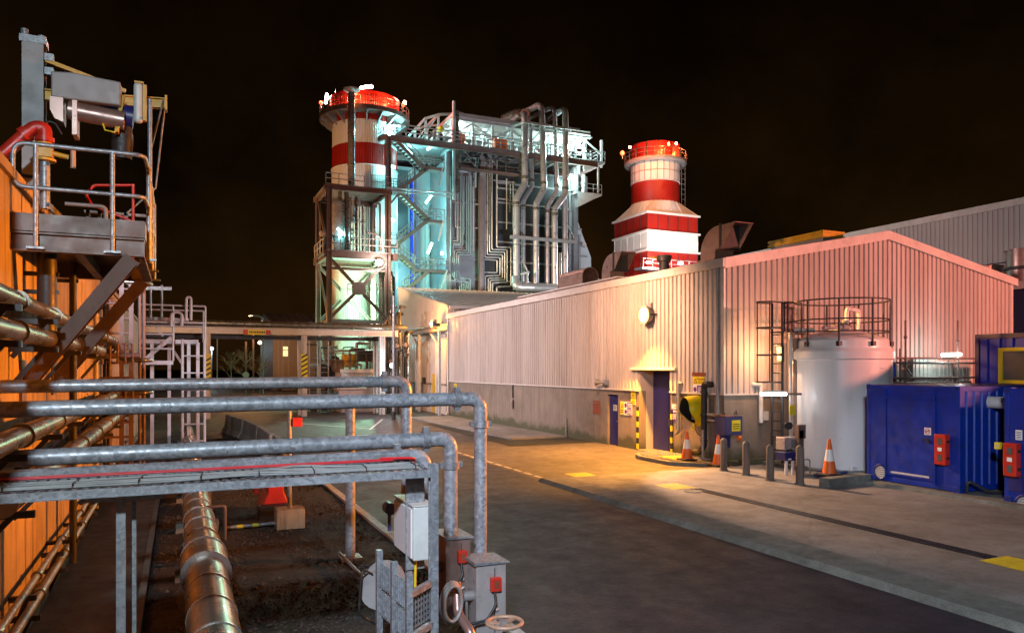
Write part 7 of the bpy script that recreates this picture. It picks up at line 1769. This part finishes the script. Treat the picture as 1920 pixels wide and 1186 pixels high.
for px,py,lab in ((1216,492,'white floodlight at the foot of the striped stack, left one'),(1276,494,'broad white floodlight at the foot of the striped stack, right one')):
    p = PD(px,py,93.5); tube_lamp('foot_light', lab, p, rx, .6, 'e_warm', 3600, (1,.66,.50), (0,-.9,.3), .11)
for off_, pw in ((V(-9,-14,-6),6500),(V(8,-16,-8),5500)): light(V(bcx,bcy,zz[1])+off_, pw, (.74,.88,1), .5)
b = MB(); q = PD(1200,470,92); t4 = thing('roof_railing','thin pale railing at the foot of the striped stack','railing',q); rails(b,[(bx0-2,YK2-2,Zb(505)),(bx0+bw,YK2-2,Zb(505))],1.1,.04,(.5,),1.4); b.build('rail', M['galvfar'], t4); MB().box(bx0-2.2,bx0+bw+.2,YK2-2.1,YK2-.3,Zb(505)-.3,Zb(505)).build('deck', M['steelgrey'], t4)

# ================================================================ SITE LIGHTING
def spot(loc, tgt, power, col, ang, rad=.15, blend=.7): return light(loc, power, col, rad, None, ang, tgt, blend)
OR = (1,.26,.014)
# unseen sodium spots beside the containers, right of the picture, placed to light the bund wall
for yy, pw in ((7.5,12000),(14,19000),(21,19000)): spot((16,8.6,4.4), (BX,yy,3.4), pw, OR, 34)
spot((16,8.6,5.2), (-.4,30,3.6), 9000, (.92,.86,1), 20, .15, .5)  # added white spot for the gantry
spot((16.2,8.6,5.2), (4.5,36,1), 9000, (.95,.85,1), 26, .15, .8)  # added white spot for the far road and barriers
# unseen white lights above the bund wall, behind the camera and further along
light((-1.85,-3.5,8.3), 5400, COOL, .25)
spot((-2.6,-3.3,8.3), (17,12.6,1.3), 5500, (.80,.88,1), 11, .2, .5)  # added narrow spot to brighten the container end
spot((-2.5,-3.0,8.3), (7,7,0), 5000, (.74,.78,1), 55, .2, .8)  # added bluish spot for the road
spot((-2.3,12,8.6), (2.6,32,.5), 6000, (.85,.82,1), 26, .2, .8)  # added spot to lift the road barriers
spot((-2.5,37,9.5), (WX,40,4.0), 25000, (1,.78,.76), 90, .3, .9)
# yard floodlight at the far side of the containers facing the gable
spot((29,1.5,7.0), (24,WY0,5.0), 21000, (1,.29,.20), 95, .3, .6)
# sodium beams of the lamp over the big door, thrown out over the forecourt and the apron, then an added wall wash
spot(PX(1208,590,WX-.75), (13.2,23.4,0), 7500, (1,.40,.06), 112, .12, .5)
spot((13.9,23.0,5.3), (14.2,14.6,0), 7500, (1,.54,.29), 44, .15, .5)
spot((12.6,22.5,6.2), (WX,24.6,4.2), 2600, (1,.52,.30), 150, .25, .9)  # added unseen spot aimed back at the wall for the glow round the lamp
# unseen lights without masts, added for the stack, annexe, bridge, boiler front, cabin and crowns
spot((-3,58,9), (SCX,SCY,20), 20000, (1,.46,.18), 40, .4, .5)
spot((-4,53,8), (SX,55,5), 7000, (1,.48,.27), 46, .4, .6)
spot((-2.6,27,9), (4.5,52,5), 9000, (1,.45,.14), 36, .3, .6)
spot((0,50,12), (39,Y1-2,16), 52000, (1,.60,.32), 34, .3, .6)
spot((33,47,8), (29,Y1,15), 19000, (.66,.84,1), 62, .4, .6)
spot((17.4,18.2,5.6), (22,15.3,3.6), 1300, (1,.42,.10), 48, .1, .6)
light(V(bcx-1.5,bcy-rr-.55,zpl+.75), 900, (1,.22,.05), .2); light(V(bcx+1.6,bcy-rr-.5,zpl+.75), 900, (1,.24,.05), .2); light(V(SCX-2,SCY-SR-.9,zl[1]+.9), 800, (1,.25,.10), .2); light(V(SCX+1.5,SCY-SR-.9,zl[1]+.9), 800, (1,.3,.12), .2)
# ================================================================ WORLD, CAMERA, RENDER
w = bpy.data.worlds.new('World'); bpy.context.scene.world = w; w.use_nodes = True
nt = w.node_tree; bg = nt.nodes['Background']; L = nt.links.new
tc = N(nt,'ShaderNodeTexCoord')
nz = N(nt,'ShaderNodeTexNoise',Scale=2.6,Detail=6.0,Roughness=.6); L(tc.outputs['Generated'],nz.inputs['Vector'])
r1 = ramp(nt, nz.outputs[0], [(.33,(.0030,.0014,.0004)),(.70,(.0190,.0088,.0016))])
sep = N(nt,'ShaderNodeSeparateXYZ'); L(tc.outputs['Generated'],sep.inputs[0])
r2 = ramp(nt, sep.outputs[2], [(.0,(1.25,1.1,1.0)),(.18,(.9,.9,.9)),(.45,(.28,.25,.22))])
mx = N(nt,'ShaderNodeMixRGB',blend_type='MULTIPLY',Fac=1.0); L(r1.outputs[0],mx.inputs[1]); L(r2.outputs[0],mx.inputs[2])
L(mx.outputs[0],bg.inputs[0]); bg.inputs[1].default_value = 1.0

cd = bpy.data.cameras.new('camera'); cam = bpy.data.objects.new('camera', cd); C.objects.link(cam)
cam.location = (0,0,H); cam.rotation_euler = (PI/2,0,-math.atan2(FX,FY))
cd.sensor_width = 36; cd.sensor_fit = 'HORIZONTAL'; cd.lens = FL/1920*36
cd.shift_y = (HZ-593)/1920; cd.clip_start = .1; cd.clip_end = 3000
S = bpy.context.scene; S.camera = cam
S.render.engine = 'CYCLES'
S.cycles.use_denoising = True
try: S.cycles.denoiser = 'OPENIMAGEDENOISE'
except Exception: pass
S.cycles.max_bounces = 5; S.cycles.diffuse_bounces = 3; S.cycles.glossy_bounces = 3
S.cycles.sample_clamp_indirect = 4; S.cycles.caustics_reflective = False; S.cycles.caustics_refractive = False
S.cycles.use_light_tree = True
S.view_settings.view_transform = 'Standard'; S.view_settings.look = 'None'
S.view_settings.exposure = 0; S.view_settings.gamma = 1
